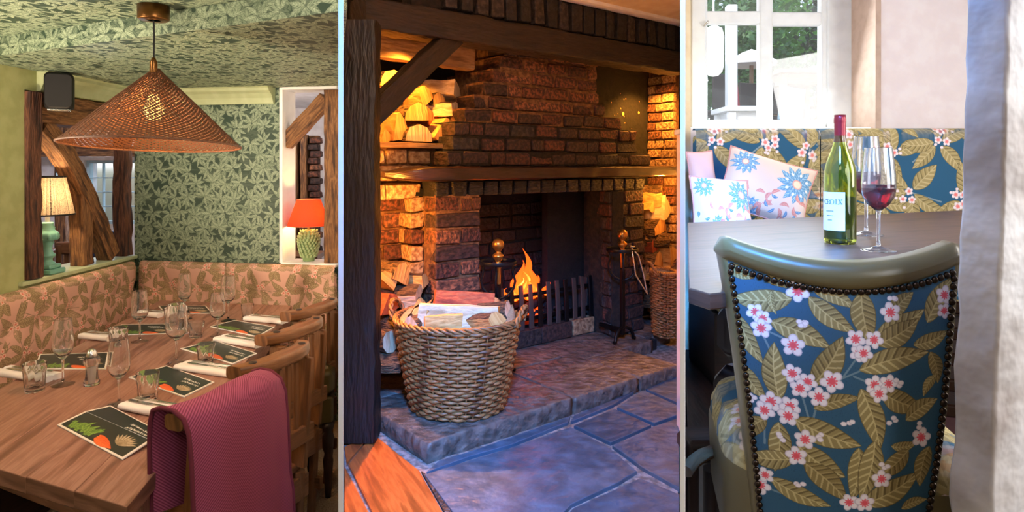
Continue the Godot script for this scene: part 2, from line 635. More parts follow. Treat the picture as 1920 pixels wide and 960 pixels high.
func make_materials() -> void:
	M_bump = ntex(11, 0.03, [], [], 256)
	M_fine = ntex(12, 0.12, [], [], 256)
	# paints and plaster
	mottled("green_paint", Color(0.62, 0.64, 0.42), Color(0.65, 0.67, 0.45), Color(0.67, 0.69, 0.47), 1, 2.0, 0.7, 0.05)
	mottled("pale_green_paint", Color(0.68, 0.72, 0.55), Color(0.7, 0.74, 0.57), Color(0.72, 0.76, 0.6), 2, 2.0, 0.55, 0.05)
	mottled("white_plaster", Color(0.86, 0.84, 0.82), Color(0.9, 0.88, 0.87), Color(0.92, 0.91, 0.9), 3, 1.5, 0.85, 0.2)
	mottled("white_paint", Color(0.92, 0.92, 0.91), Color(0.94, 0.94, 0.93), Color(0.95, 0.95, 0.94), 4, 1.5, 0.5, 0.03)
	mottled("cream_plaster", Color(0.88, 0.78, 0.62), Color(0.9, 0.81, 0.66), Color(0.92, 0.84, 0.7), 5, 1.2, 0.85, 0.2)
	mottled("blush_plaster", Color(0.93, 0.87, 0.86), Color(0.94, 0.88, 0.87), Color(0.95, 0.9, 0.89), 6, 1.4, 0.85, 0.1)
	mottled("shaded_taupe", Color(0.74, 0.62, 0.54), Color(0.77, 0.65, 0.57), Color(0.79, 0.67, 0.59), 7, 2.0, 0.6, 0.03)  # taupe carries the shade of the window reveal
	mottled("carpet", Color(0.55, 0.46, 0.34), Color(0.64, 0.55, 0.43), Color(0.7, 0.61, 0.5), 8, 7.0, 0.95, 0.5, 0.1)
	M["partition_white"] = mat("partition_white", Color(0.99, 0.99, 0.99), 0.8)
	# woods
	wood("oak_beam", Color(0.22, 0.13, 0.07), Color(0.42, 0.28, 0.16), Color(0.58, 0.41, 0.25), 21, 0.75, Vector3(8, 1.1, 1), 0.6)
	wood("red_oak_beam", Color(0.17, 0.09, 0.06), Color(0.31, 0.18, 0.12), Color(0.44, 0.28, 0.19), 22, 0.75, Vector3(9, 1.1, 1), 0.6)
	wood("table_pine", Color(0.4, 0.26, 0.2), Color(0.53, 0.37, 0.305), Color(0.6, 0.445, 0.38), 23, 0.45, Vector3(5, 0.5, 1), 0.05)
	wood("chair_oak", Color(0.33, 0.2, 0.1), Color(0.43, 0.27, 0.14), Color(0.5, 0.33, 0.19), 24, 0.4, Vector3(6, 0.8, 1), 0.04)
	wood("dark_wood", Color(0.07, 0.035, 0.03), Color(0.13, 0.065, 0.05), Color(0.19, 0.1, 0.07), 25, 0.5, Vector3(5, 0.7, 1), 0.08)
	wood("black_beam", Color(0.022, 0.014, 0.013), Color(0.055, 0.034, 0.03), Color(0.09, 0.056, 0.045), 26, 0.5, Vector3(4, 0.7, 1), 0.7)
	wood("soot_beam", Color(0.05, 0.032, 0.022), Color(0.11, 0.07, 0.045), Color(0.17, 0.11, 0.07), 27, 0.6, Vector3(4, 0.7, 1), 0.6)
	wood("pale_timber", Color(0.38, 0.27, 0.17), Color(0.5, 0.37, 0.24), Color(0.58, 0.45, 0.31), 28, 0.7, Vector3(4, 0.7, 1), 0.3)
	wood("mantel_wood", Color(0.07, 0.035, 0.025), Color(0.14, 0.075, 0.05), Color(0.2, 0.11, 0.07), 29, 0.3, Vector3(5, 0.6, 1), 0.2)
	wood("floor_plank", Color(0.45, 0.22, 0.09), Color(0.6, 0.31, 0.13), Color(0.68, 0.38, 0.17), 30, 0.38, Vector3(4, 0.45, 1), 0.03)
	wood("split_wood", Color(0.62, 0.42, 0.2), Color(0.78, 0.57, 0.31), Color(0.86, 0.68, 0.42), 31, 0.8, Vector3(7, 1.2, 1), 0.4)
	wood("split_wood_pale", Color(0.7, 0.55, 0.38), Color(0.82, 0.69, 0.52), Color(0.9, 0.79, 0.64), 32, 0.8, Vector3(7, 1.2, 1), 0.4)
	wood("split_wood_red", Color(0.45, 0.17, 0.08), Color(0.6, 0.26, 0.12), Color(0.7, 0.36, 0.19), 33, 0.8, Vector3(7, 1.2, 1), 0.4)
	wood("bark", Color(0.13, 0.085, 0.05), Color(0.3, 0.21, 0.13), Color(0.45, 0.34, 0.23), 34, 0.95, Vector3(6, 3, 1), 1.5)
	wood("dining_walnut", Color(0.24, 0.145, 0.11), Color(0.32, 0.205, 0.155), Color(0.38, 0.255, 0.2), 35, 0.4, Vector3(5, 0.6, 1), 0.02)
	# masonry
	for k in 5:
		var t: Array = [[0.30, 0.16, 0.11], [0.36, 0.2, 0.13], [0.25, 0.135, 0.1], [0.42, 0.26, 0.17], [0.2, 0.125, 0.105]][k]
		var c := Color(t[0], t[1], t[2])
		mottled("brick_%d" % k, c * 0.6, c, c * 1.35, 40 + k, 3.5, 0.75, 0.6, 0.03)
		mottled("light_brick_%d" % k, Color(0.62, 0.45, 0.3) * (0.7 + 0.06 * k), Color(0.74, 0.58, 0.4) * (0.75 + 0.06 * k), Color(0.84, 0.7, 0.52) * (0.75 + 0.06 * k), 50 + k, 3.0, 0.85, 0.8, 0.03)
	for k in 3:
		var c: Color = Color(0.12, 0.095, 0.085) * [1.0, 1.35, 0.75][k]
		mottled("soot_brick_%d" % k, c * 0.6, c, c * 1.5, 60 + k, 3.0, 0.7, 0.7, 0.03)
	mottled("mortar", Color(0.33, 0.22, 0.13), Color(0.42, 0.29, 0.17), Color(0.5, 0.36, 0.23), 65, 3.0, 0.95, 0.5)
	mottled("dark_mortar", Color(0.06, 0.045, 0.035), Color(0.1, 0.075, 0.055), Color(0.15, 0.11, 0.08), 66, 3.0, 0.95, 0.5)
	mottled("soot", Color(0.018, 0.013, 0.01), Color(0.035, 0.026, 0.02), Color(0.06, 0.045, 0.033), 67, 2.0, 0.9, 0.5)
	for k in 4:
		var c: Color = [Color(0.25, 0.33, 0.4), Color(0.22, 0.3, 0.38), Color(0.29, 0.34, 0.39), Color(0.23, 0.3, 0.36)][k]
		mottled("slate_%d" % k, c * 0.88, c, c * 1.12, 70 + k, 1.3, 0.42, 0.6, 0.02)
	mottled("hearth_stone", Color(0.29, 0.26, 0.235), Color(0.35, 0.315, 0.29), Color(0.42, 0.385, 0.355), 75, 1.6, 0.45, 1.6, 0.02)
	mottled("hearth_edge", Color(0.13, 0.09, 0.075), Color(0.25, 0.19, 0.165), Color(0.4, 0.34, 0.31), 76, 3.5, 0.7, 2.0, 0.03)
	mottled("grout", Color(0.4, 0.36, 0.33), Color(0.5, 0.46, 0.43), Color(0.6, 0.55, 0.52), 77, 3.0, 0.95, 0.5)
	mottled("dark_gap", Color(0.05, 0.035, 0.03), Color(0.08, 0.06, 0.045), Color(0.12, 0.09, 0.065), 78, 3.0, 0.95, 0.5)
	# metals, glass, cloth
	mat("brass", Color(0.72, 0.52, 0.24), 0.28, 0.9)
	mat("antique_brass", Color(0.42, 0.28, 0.13), 0.35, 0.85)
	mat("iron", Color(0.1, 0.105, 0.115), 0.38, 0.7)
	mat("dark_iron", Color(0.03, 0.03, 0.032), 0.5, 0.6)
	mat("ash_iron", Color(0.24, 0.21, 0.19), 0.7, 0.3)
	mat("steel", Color(0.8, 0.79, 0.77), 0.2, 1.0)
	mat("stud_metal", Color(0.25, 0.2, 0.16), 0.25, 0.9)
	mat("black_plastic", Color(0.02, 0.019, 0.019), 0.7)
	mat("white_linen", Color(0.87, 0.84, 0.82), 0.9)
	var cg := mat("clear_glass", Color(1, 1, 1, 0.01), 0.0)
	cg.refraction_enabled = true
	cg.refraction_scale = 0.05
	glass("window_glass", 0.03)
	wood("wicker", Color(0.36, 0.21, 0.1), Color(0.5, 0.32, 0.16), Color(0.6, 0.42, 0.24), 80, 0.5, Vector3(8, 3, 1), 0.0)
	wood("wicker_pale", Color(0.55, 0.42, 0.27), Color(0.66, 0.53, 0.37), Color(0.76, 0.64, 0.48), 81, 0.5, Vector3(8, 3, 1), 0.0)
	make_prints()

func shell_box(called: String, a: Vector3, b: Vector3, m: String) -> void:
	var k := MB.new()
	k.box(T((a + b) / 2), (b - a).abs(), 0.002)
	struct(called, k, M[m])

# a wall along the line from a to b (x, depth), thickening to the left of the direction a -> b, with at most one hole [s0, y0, s1, y1]; one piece for each side of the hole
func wall_panel(called: String, a: Vector2, b: Vector2, y0: float, y1: float, thick: float, m: Material, hole := []) -> void:
	var L := a.distance_to(b)
	var u := Vector3(b.x - a.x, 0, -(b.y - a.y)).normalized()
	var t := Transform3D(look(u, Vector3.UP), Vector3(a.x, 0, -a.y))
	var rects := [[0.0, y0, L, y1]]
	if hole.size():
		rects = [[0.0, y0, hole[0], y1], [hole[2], y0, L, y1], [hole[0], y0, hole[2], hole[1]], [hole[0], hole[3], hole[2], y1]]
	for r in rects:
		if r[2] - r[0] > 0.001 and r[3] - r[1] > 0.001:
			var k := MB.new()
			k.box(t * T(Vector3((r[0] + r[2]) / 2, (r[1] + r[3]) / 2, -thick / 2)), Vector3(r[2] - r[0], r[3] - r[1], thick), 0.0)
			struct(called, k, m)

func partition(called: String, s: float, d0: float, d1: float, y0: float, y1: float) -> void:
	var k := MB.new()
	var u := Vector3(s, 0, -1).normalized()
	var w := 9.6 / F * d0 / u.length() * absf(u.z)
	var a := u * d0 / absf(u.z)
	var b := u * d1 / absf(u.z)
	k.box(Transform3D(look(u, Vector3.UP), (a + b) / 2 + Vector3(0, (y0 + y1) / 2, 0)), Vector3((b - a).length(), y1 - y0, w), 0.0005)
	struct(called, k, M["partition_white"])

func shell() -> void:
	var plan := [Vector2(-6.2, -2.7), Vector2(3.6, -2.7), Vector2(3.6, 3.6), Vector2(0.99, 3.6), Vector2(1.77, 6.6), Vector2(-6.2, 6.6)]
	var k := MB.new()
	k.slab(poly_xd(plan), 2.75, 2.95, 0.002)
	struct("ceiling", k, M["white_plaster"])
	k = MB.new()
	k.slab(poly_xd(plan), -0.3, FLOOR1 - 0.001, 0.002)
	struct("floor", k, M["carpet"])
	shell_box("wall_front", Vector3(-6.2, -0.2, 2.5), Vector3(3.6, 2.95, 2.7), "white_plaster")
	shell_box("wall_right", Vector3(3.4, -0.2, 2.6), Vector3(3.6, 2.95, -3.6), "white_plaster")
	# added white dividers between the three views: boards on edge, seen end on
	partition("wall_added_divider", -0.2675, 1.1, 6.5, FLOOR1, 2.75)
	partition("wall_added_divider", 0.2667, 0.8, 6.5, FLOOR1, 2.75)
	rooms_shell()

# ---------------------------------------------------------------- printed cloth and wallpaper
func star(c: Canvas, at: Vector2, r: float, a0: float, n: int, pal: Array, hw := 0.155) -> void:
	for k in n:
		var a := a0 + (k - (n - 1) / 2.0) * (TAU * 0.8 / n)
		var L := r * (1.0 - 0.25 * absf(k - (n - 1) / 2.0) / n)
		var d := Vector2(cos(a), sin(a))
		c.leaf(at + d * r * 0.06, at + d * L, r * hw, r * 0.05 * (1 if k % 2 else -1), pal, 5.0)

func spray(c: Canvas, at: Vector2, r: float, n: int, white: Color, shade: Color, heart: Color, rr: RandomNumberGenerator) -> void:
	for k in n:
		var a := TAU * k / n + rr.randf()
		c.flower(at + Vector2(cos(a), sin(a)) * r * 1.15 * (0.9 + 0.3 * rr.randf()), r * rr.randf_range(0.8, 1.0), rr.randf() * TAU, white, shade, heart)
	for k in 3:
		var a := rr.randf() * TAU
		c.blob(at + Vector2(cos(a), sin(a)) * r * 2.3, r * 0.35, r * 0.3, 0, white, shade)

func floral(seed: int, ground: Color, pal: Array, white: Color, shade: Color, heart: Color, twig: Color, size := 640, scale := 1.0, grid := 4) -> ImageTexture:
	var c := Canvas.new(size, size, ground)
	var r := RandomNumberGenerator.new()
	r.seed = seed
	var spots := []
	for gy in grid:
		for gx in grid:
			spots.push_back(Vector2((gx + 0.5 * (gy % 2) + r.randf_range(0.2, 0.6)) * size / grid, (gy + r.randf_range(0.2, 0.6)) * size / grid))
	var u := size / 640.0 * scale
	for s in spots:
		for k in 2:
			var a := r.randf() * TAU
			c.line(s, s + Vector2(cos(a), sin(a)) * 90 * u, 2.2 * u, twig)
	for s in spots:
		var a0 := r.randf() * TAU
		for k in 5:
			var a := a0 + TAU * k / 5 + r.randf_range(-0.35, 0.35)
			var d := Vector2(cos(a), sin(a))
			var L := r.randf_range(75, 120) * u
			c.leaf(s + d * 12 * u, s + d * (L + 12 * u), r.randf_range(17, 25) * u, r.randf_range(-14, 14) * u, pal, 7.0)
	for s in spots:
		spray(c, s + Vector2(r.randf_range(-20, 20), r.randf_range(-20, 20)) * u, 14 * u, r.randi_range(3, 4), white, shade, heart, r)
	return c.tex()

func make_prints() -> void:
	var r := RandomNumberGenerator.new()
	r.seed = 5
	# leafy green wallpaper
	var c := Canvas.new(768, 768, Color(0.17, 0.25, 0.2))
	var pal := [Color(0.33, 0.4, 0.31), Color(0.5, 0.57, 0.47), Color(0.64, 0.69, 0.59), Color(0.17, 0.23, 0.18)]
	var pal2 := [Color(0.28, 0.35, 0.27), Color(0.42, 0.49, 0.4), Color(0.54, 0.6, 0.5), Color(0.17, 0.22, 0.17)]
	for k in 90:
		star(c, Vector2(r.randf() * 768, r.randf() * 768), r.randf_range(50, 66), r.randf() * TAU, 5, pal2)
	for gy in 9:
		for gx in 8:
			star(c, Vector2((gx + 0.5 * (gy % 2) + r.randf_range(-0.2, 0.2)) * 96, (gy + r.randf_range(-0.2, 0.2)) * 85.3), r.randf_range(58, 72), r.randf() * TAU, 7, pal)
	var paper := c.tex()
	var m := mat("leaf_wallpaper", Color.WHITE, 0.55)
	m.albedo_texture = paper
	tri(m, Vector3(1.25, 1.25, 1.25))
	# cloths
	m = mat("pink_floral", Color.WHITE, 0.8)
	m.albedo_texture = floral(3, Color(0.8, 0.62, 0.54), [Color(0.46, 0.38, 0.26), Color(0.57, 0.48, 0.34), Color(0.68, 0.58, 0.44), Color(0.44, 0.36, 0.24)], Color(0.9, 0.74, 0.66), Color(0.82, 0.6, 0.52), Color(0.82, 0.38, 0.32), Color(0.56, 0.47, 0.38), 512, 1.1, 4)
	tri(m, Vector3(1.9, 1.9, 1.9))
	m = mat("blue_floral", Color.WHITE, 0.75)
	m.albedo_texture = floral(9, Color(0.09, 0.34, 0.48), [Color(0.5, 0.44, 0.26), Color(0.67, 0.59, 0.38), Color(0.79, 0.71, 0.51), Color(0.45, 0.4, 0.24)], Color(0.97, 0.91, 0.91), Color(0.85, 0.75, 0.78), Color(0.96, 0.5, 0.48), Color(0.5, 0.58, 0.62), 768, 1.0, 5)
	tri(m, Vector3(0.9, 0.9, 0.9))
	# cushion: faded blue flowers and coral on cream
	c = Canvas.new(512, 384, Color(0.9, 0.8, 0.73))
	c.wrap = false
	var blue := Color(0.42, 0.62, 0.76)
	var coral := Color(0.87, 0.56, 0.5)
	var pale := Color(0.7, 0.8, 0.85)
	for f in [[Vector2(95, 95), 80.0], [Vector2(400, 150), 120.0], [Vector2(190, 350), 60.0]]:
		for k in 12:
			var a := TAU * k / 12
			var d := Vector2(cos(a), sin(a))
			c.leaf(f[0] + d * f[1] * 0.2, f[0] + d * f[1], f[1] * 0.16, 4, [blue.darkened(0.15), blue, pale, blue.darkened(0.2)], 4)
		for k in 8:
			var a := TAU * k / 8 + 0.2
			c.blob(f[0] + Vector2(cos(a), sin(a)) * f[1] * 0.55, f[1] * 0.1, f[1] * 0.07, a, Color(0.93, 0.9, 0.87), pale)
		c.blob(f[0], f[1] * 0.24, f[1] * 0.24, 0, Color(0.95, 0.85, 0.72), coral)
	for k in 16:
		var a := Vector2(r.randf_range(120, 480), r.randf_range(200, 380))
		var d := Vector2.from_angle(r.randf() * TAU) * 55
		c.leaf(a, a + d, 11, 12, [coral.darkened(0.1), coral, coral.lightened(0.2), coral.darkened(0.1)], 4)
	for k in 14:
		var a := Vector2(r.randf_range(20, 500), r.randf_range(250, 380))
		var d := Vector2.from_angle(r.randf() * TAU) * 40
		c.leaf(a, a + d, 8, 6, [Color(0.25, 0.4, 0.55), Color(0.33, 0.5, 0.65), pale, Color(0.3, 0.45, 0.6)], 4)
	m = mat("cushion_print", Color.WHITE, 0.85)
	m.albedo_texture = c.tex()

# ================================================================ rooms: shells
var A1 := Vector2(-2.377, 4.03)       # corner of the dining room (x, depth)
var B1 := Vector2(-1.03, 3.81)        # where its back wall meets the partition

func back_s(x: float) -> float:       # distance along the dining room's back wall of the sight line through column x
	var k := (x - CX) / F
	var u := (B1 - A1).normalized()
	return (k * A1.y - A1.x) / (u.x - k * u.y)

func back_t() -> Transform3D:         # frame of that wall: x along, y up, z into the room
	return Transform3D(look(Vector3(B1.x - A1.x, 0, A1.y - B1.y), Vector3.UP), Vector3(A1.x, 0, -A1.y))

func poly_xd(pts: Array) -> PackedVector2Array:
	var o := PackedVector2Array()
	for q in pts:
		o.push_back(Vector2(q.x, -q.y))
	return o

func rooms_shell() -> void:
	# dining room
	wall_panel("wall_left", Vector2(-2.377, -2.5), A1, FLOOR1, 2.1, 0.16, M["green_paint"], [5.62, 0.885, 6.53, 1.82])
	var s0 := back_s(532)
	wall_panel("wall_back", A1, B1, FLOOR1, 2.1, 0.14, M["leaf_wallpaper"], [s0, 0.862, A1.distance_to(B1), 1.925])
	var k := MB.new()
	var line := [Vector2(-2.46, 2.864), Vector2(-0.50, 1.942)]
	k.slab(poly_xd([line[0], line[1], Vector2(-1.06, 3.96), Vector2(-2.46, 4.19)]), 1.92, 2.0, 0.002)
	struct("ceiling", k, M["leaf_wallpaper"])
	k = MB.new()
	k.slab(poly_xd([Vector2(-2.46, 0.7), Vector2(-0.19, 0.7), Vector2(-0.53, 1.99), Vector2(-1.06, 3.96), Vector2(-2.46, 4.19)]), 2.0, 2.08, 0.002)
	struct("ceiling", k, M["leaf_wallpaper"])
	k = MB.new()      # closes the step from the vestibule's ceiling
	k.box(T(Vector3(-1.32, 2.42, -0.66)), Vector3(2.3, 0.7, 0.06), 0.0)
	struct("wall_front", k, M["white_plaster"])
	# cornices
	var prof := [[0.0, 0.0], [0.02, 0.0], [0.025, 0.02], [0.03, 0.035], [0.05, 0.06], [0.075, 0.075], [0.078, 0.09], [0.09, 0.098], [0.0, 0.098]]
	for c in [[Vector2(-2.377, 3.2), A1], [A1, A1 + (B1 - A1).normalized() * back_s(516)]]:
		k = MB.new()
		var rings := []
		var u := Vector3(c[1].x - c[0].x, 0, -(c[1].y - c[0].y)).normalized()
		var o := u.cross(Vector3.UP)
		for e in c:
			var ring := PackedVector3Array()
			for q in prof:
				for rep in 2:
					ring.push_back(Vector3(e.x, 1.822 + q[1], -e.y) + o * q[0])
			rings.push_back(ring)
		k.loft(rings)
		struct("trim_1" if c[1] == A1 else "trim_2", k, M["pale_green_paint"])
	# sill boards
	k = MB.new()
	k.box(T(Vector3(-2.46, 0.875, -3.56)), Vector3(0.21, 0.022, 0.96), 0.004)
	struct("trim_3", k, M["pale_green_paint"])
	k = MB.new()
	var t := back_t()
	k.box(t * T(Vector3((s0 + 1.36) / 2, 0.856, -0.06)), Vector3(1.36 - s0, 0.02, 0.19), 0.004)
	struct("trim_4", k, M["white_paint"])
	k = MB.new()       # white lining of the opening
	k.box(t * T(Vector3(s0 - 0.008, 1.39, -0.06)), Vector3(0.022, 1.06, 0.16), 0.003)
	k.box(t * T(Vector3((s0 + 1.36) / 2, 1.915, -0.06)), Vector3(1.36 - s0, 0.022, 0.16), 0.003)
	struct("trim_5", k, M["white_paint"])
	# side rooms beyond the openings
	shell_box("wall_outer", Vector3(-6.2, -0.2, 2.6), Vector3(-6.0, 2.95, -6.7), "white_plaster")
	var wx0 := (158.0 - CX) / F * 6.4
	var wx1 := (264.0 - CX) / F * 6.4
	wall_panel("wall_far", Vector2(-6.1, 6.4), Vector2(-2.6, 6.4), FLOOR1, 2.8, 0.2, M["white_plaster"], [wx0 + 6.1, 0.86, wx1 + 6.1, 1.5])
	wall_panel("wall_far", Vector2(-2.6, 6.4), Vector2(1.75, 6.4), FLOOR1, 2.8, 0.2, M["white_plaster"], [2.6 - 2.285, 0.95, 2.6 - 2.16, 1.52])
	pane_window("window_1", Vector3((wx0 + wx1) / 2, 1.18, -6.46), wx1 - wx0, 0.64, 4, 4, Color(0.72, 0.85, 0.9))
	pane_window("window_2", Vector3(-2.222, 1.235, -6.46), 0.125, 0.57, 1, 2, Color(0.45, 0.62, 0.72))
	k = MB.new()
	k.slab(poly_xd([Vector2(-6.0, 3.2), Vector2(-2.55, 3.2), Vector2(-2.55, 4.2), Vector2(-1.05, 3.98), Vector2(-1.72, 6.4), Vector2(-6.0, 6.4)]), 2.02, 2.1, 0.002)
	struct("ceiling", k, M["white_plaster"])
	k = MB.new()
	k.slab(poly_xd([Vector2(-6.0, 3.0), Vector2(-2.55, 3.0), Vector2(-2.55, 4.2), Vector2(-1.1, 3.98), Vector2(-1.7, 6.4), Vector2(-6.0, 6.4)]), FLOOR1, FLOOR1 + 0.01, 0.002)
	struct("floor", k, M["dark_wood"])
	# bar room: raised floor, thick wall with a window recess
	k = MB.new()
	k.slab(poly_xd([Vector2(0.17, 0.55), Vector2(3.4, 0.55), Vector2(3.4, 3.4), Vector2(0.92, 3.4)]), -0.1, FLOOR3, 0.004)
	struct("floor", k, M["dark_wood"])
	var r0 := (1295.0 - CX) / F * 3.3
	var r1 := (1641.0 - CX) / F * 3.3
	wall_panel("wall_window", Vector2(r0, 3.3), Vector2(3.5, 3.3), FLOOR1, 2.8, 0.28, M["blush_plaster"], [0.0, 1.64, r1 - r0, 2.5])
	k = MB.new()
	k.slab(poly_xd([Vector2(0.889, 3.3), Vector2(r0, 3.3), Vector2(r0 + 0.03, 3.58), Vector2(0.965, 3.58)]), FLOOR1, 2.75, 0.001)
	struct("wall_window", k, M["cream_plaster"])
	k = MB.new()
	k.box(T(Vector3(r1 + 0.006, 2.07, -3.45)), Vector3(0.03, 0.9, 0.34), 0.004)
	struct("trim_6", k, M["shaded_taupe"])

# a window of small panes in the plane z = at.z: frame, glazing bars and a pane of glass for each light
func pane_window(called: String, at: Vector3, w: float, h: float, nx: int, ny: int, c: Color, bar := 0.022) -> void:
	var o := Node3D.new()
	o.name = called
	add_child(o)
	o.position = at
	o.set_meta("kind", "structure")
	var m := mat(called + "_paint", c, 0.5)
	var k := MB.new()
	for s in [-1, 1]:
		k.box(T(Vector3(s * (w / 2 - bar * 0.7), 0, 0)), Vector3(bar * 1.4, h, 0.06), 0.003)
		k.box(T(Vector3(0, s * (h / 2 - bar * 0.7), 0)), Vector3(w - bar * 2.8, bar * 1.4, 0.06), 0.003)
	obj("window_frame", k, m, o)
	var iw := (w - bar * 2.8)
	var ih := (h - bar * 2.8)
	for i in range(1, nx):
		k = MB.new()
		k.box(T(Vector3(-iw / 2 + iw * i / nx, 0, 0)), Vector3(bar if i * 2 == nx else bar * 0.5, ih, 0.04), 0.003)
		obj("glazing_bar", k, m, o)
	for j in range(1, ny):
		k = MB.new()
		k.box(T(Vector3(0, -ih / 2 + ih * j / ny, 0)), Vector3(iw, bar * 0.5, 0.036), 0.003)
		obj("glazing_bar", k, m, o)
	for i in nx:
		for j in ny:
			k = MB.new()
			k.box(T(Vector3(-iw / 2 + iw * (i + 0.5) / nx, -ih / 2 + ih * (j + 0.5) / ny, 0)), Vector3(iw / nx - 0.002, ih / ny - 0.002, 0.004), 0.0)
			obj("pane", k, M["window_glass"], o)

# ================================================================ dining room
func dining_room() -> void:
	timbers1()
	banquettes()
	dining_table()
	pendant()
	sill_lamps()
	settings1()
	chairs1()
	side_rooms1()

func wall_pt(x: float, y: float, off := 0.0) -> Vector3:      # point of the left wall's face behind pixel (x, y)
	var q := on_plane(x, y, Vector3(-2.377, 0, 0), Vector3.RIGHT)
	return q + Vector3(off, 0, 0)

func timbers1() -> void:
	var o: MeshInstance3D
	o = obj("timber_post", timber([Vector3(-2.41, 0.889, -3.175), Vector3(-2.425, 1.4, -3.17), Vector3(-2.41, 1.815, -3.165)], 0.095, 0.12, Vector3.RIGHT, 0.011, 3), M["red_oak_beam"])
	tag(o, "dark timber post at the near end of the left opening, below the black speaker", "post", "wall timbers")
	o = obj("timber_post", timber([Vector3(-2.43, 0.889, -3.615), Vector3(-2.435, 1.36, -3.605)], 0.085, 0.085, Vector3.RIGHT, 0.01, 4), M["oak_beam"])
	tag(o, "short light brown timber stub on the sill under the curved brace", "post", "wall timbers")
	o = obj("timber_post", timber([Vector3(-2.42, 0.889, -3.985), Vector3(-2.425, 1.3, -3.98), Vector3(-2.42, 1.66, -3.985)], 0.08, 0.08, Vector3.RIGHT, 0.012, 5), M["red_oak_beam"])
	tag(o, "reddish brown timber post beside the green wallpaper at the room's corner", "post", "wall timbers")
	o = obj("timber_brace", timber([Vector3(-2.43, 1.66, -3.28), Vector3(-2.43, 1.58, -3.38), Vector3(-2.43, 1.46, -3.5), Vector3(-2.43, 1.30, -3.62), Vector3(-2.43, 1.10, -3.74), Vector3(-2.43, 0.91, -3.85)], 0.09, 0.1, Vector3(0, 0.6, -0.8), 0.01, 6), M["oak_beam"])
	tag(o, "curved old oak brace leaning across the left opening down to the sill", "brace", "wall timbers")
	o = obj("timber_lintel", timber([Vector3(-2.44, 1.742, -3.2), Vector3(-2.44, 1.738, -4.03)], 0.13, 0.155, Vector3.UP, 0.01, 7), M["oak_beam"])
	tag(o, "horizontal oak beam over the left opening, under the green cornice", "beam", "wall timbers")
	# speaker
	var sp := thing("wall_speaker", "black rounded loudspeaker fixed high on the dark timber post", "speaker", wall_pt(80, 172, 0.085), 0.55)
	var k := MB.new()
	var rings := []
	for q in [[-0.07, 0.9], [-0.06, 0.98], [0.02, 1.0], [0.055, 0.97], [0.068, 0.88]]:
		var ring := PackedVector3Array()
		for p in rrect(0.125 * q[1], 0.185 * q[1], 0.022, 4):
			ring.push_back(Vector3(p.x, p.y, q[0]))
		rings.push_back(ring)
	k.loft(rings)
	obj("cabinet", k, M["black_plastic"], sp)
	k = MB.new()
	k.tube([Vector3(0.0, -0.03, -0.06), Vector3(-0.03, -0.05, -0.1), Vector3(-0.05, -0.03, -0.14)], 0.012, 8)
	obj("bracket", k, M["black_plastic"], sp)
	k = MB.new()
	k.box(T(Vector3(0.0, -0.095, 0.02)), Vector3(0.1, 0.012, 0.07), 0.005)
	obj("foot_strip", k, M["steel"], sp)
	k = MB.new()
	k.tube([Vector3(-0.06, 0.06, -0.03), Vector3(-0.1, 0.02, -0.06), Vector3(-0.1, -0.03, -0.07), Vector3(-0.07, -0.06, -0.05)], 0.003, 6)
	obj("cable", k, mat("grey_cable", Color(0.6, 0.6, 0.6), 0.5), sp)
	# timbers in the back opening
	var t := back_t()
	var s := back_s(621)
	o = obj("timber_post", timber([t * Vector3(s, 0.868, -0.03), t * Vector3(s + 0.004, 1.4, -0.03), t * Vector3(s, 1.9, -0.03)], 0.07, 0.1, Vector3.RIGHT, 0.006, 8), M["oak_beam"])
	tag(o, "thick timber post right of the red lamp in the back opening", "post", "wall timbers")
	o = obj("timber_brace", timber([t * Vector3(back_s(527), 1.585, -0.05), t * Vector3(back_s(570), 1.73, -0.05), t * Vector3(back_s(606), 1.852, -0.05)], 0.07, 0.09, Vector3.UP, 0.006, 9), M["oak_beam"])
	tag(o, "diagonal timber brace high in the back opening above the red lamp", "brace", "wall timbers")

# a padded backrest panel: width w, height h; x along, z outwards; dimples at the buttons
func tufted(w: float, h: float, buttons: Array, depth := 0.075) -> MB:
	var k := MB.new()
	var rows := []
	var NX := int(w / 0.028)
	var NY := 22
	for j in NY + 1:
		var ring := PackedVector3Array()
		for i in NX + 1:
			var x := w * i / NX
			var a := float(j) / NY           # 0 low front .. 1 rear of the top roll
			var y: float
			var z: float
			if a < 0.7:
				y = (h - 0.045) * a / 0.7
				z = depth
			else:
				var g := (a - 0.7) / 0.3 * PI * 0.75
				y = h - 0.045 + sin(g) * 0.045
				z = depth - 0.045 + cos(g) * 0.045
			var e := minf(x, w - x)
			var dent := 0.02 * exp(-e * e / 0.0009)
			for b in buttons:
				var dd := Vector2(x - b.x, y - b.y).length()
				dent += 0.022 * exp(-dd * dd / 0.0016) + 0.006 * exp(-absf(x - b.x) / 0.012) * clampf((b.y - y) * 8.0 + 0.3, 0, 1)
			z -= dent if a < 0.8 else dent * 0.4
			ring.push_back(Vector3(x, y, z))
		rows.push_back(ring)
	k.loft(rows, false, false, false, Vector3(0, 0.3, 1))
	# back
	k.box(T(Vector3(w / 2, h / 2 - 0.02, -0.005 + depth * 0.25)), Vector3(w - 0.01, h - 0.05, depth * 0.5), 0.01)
	return k

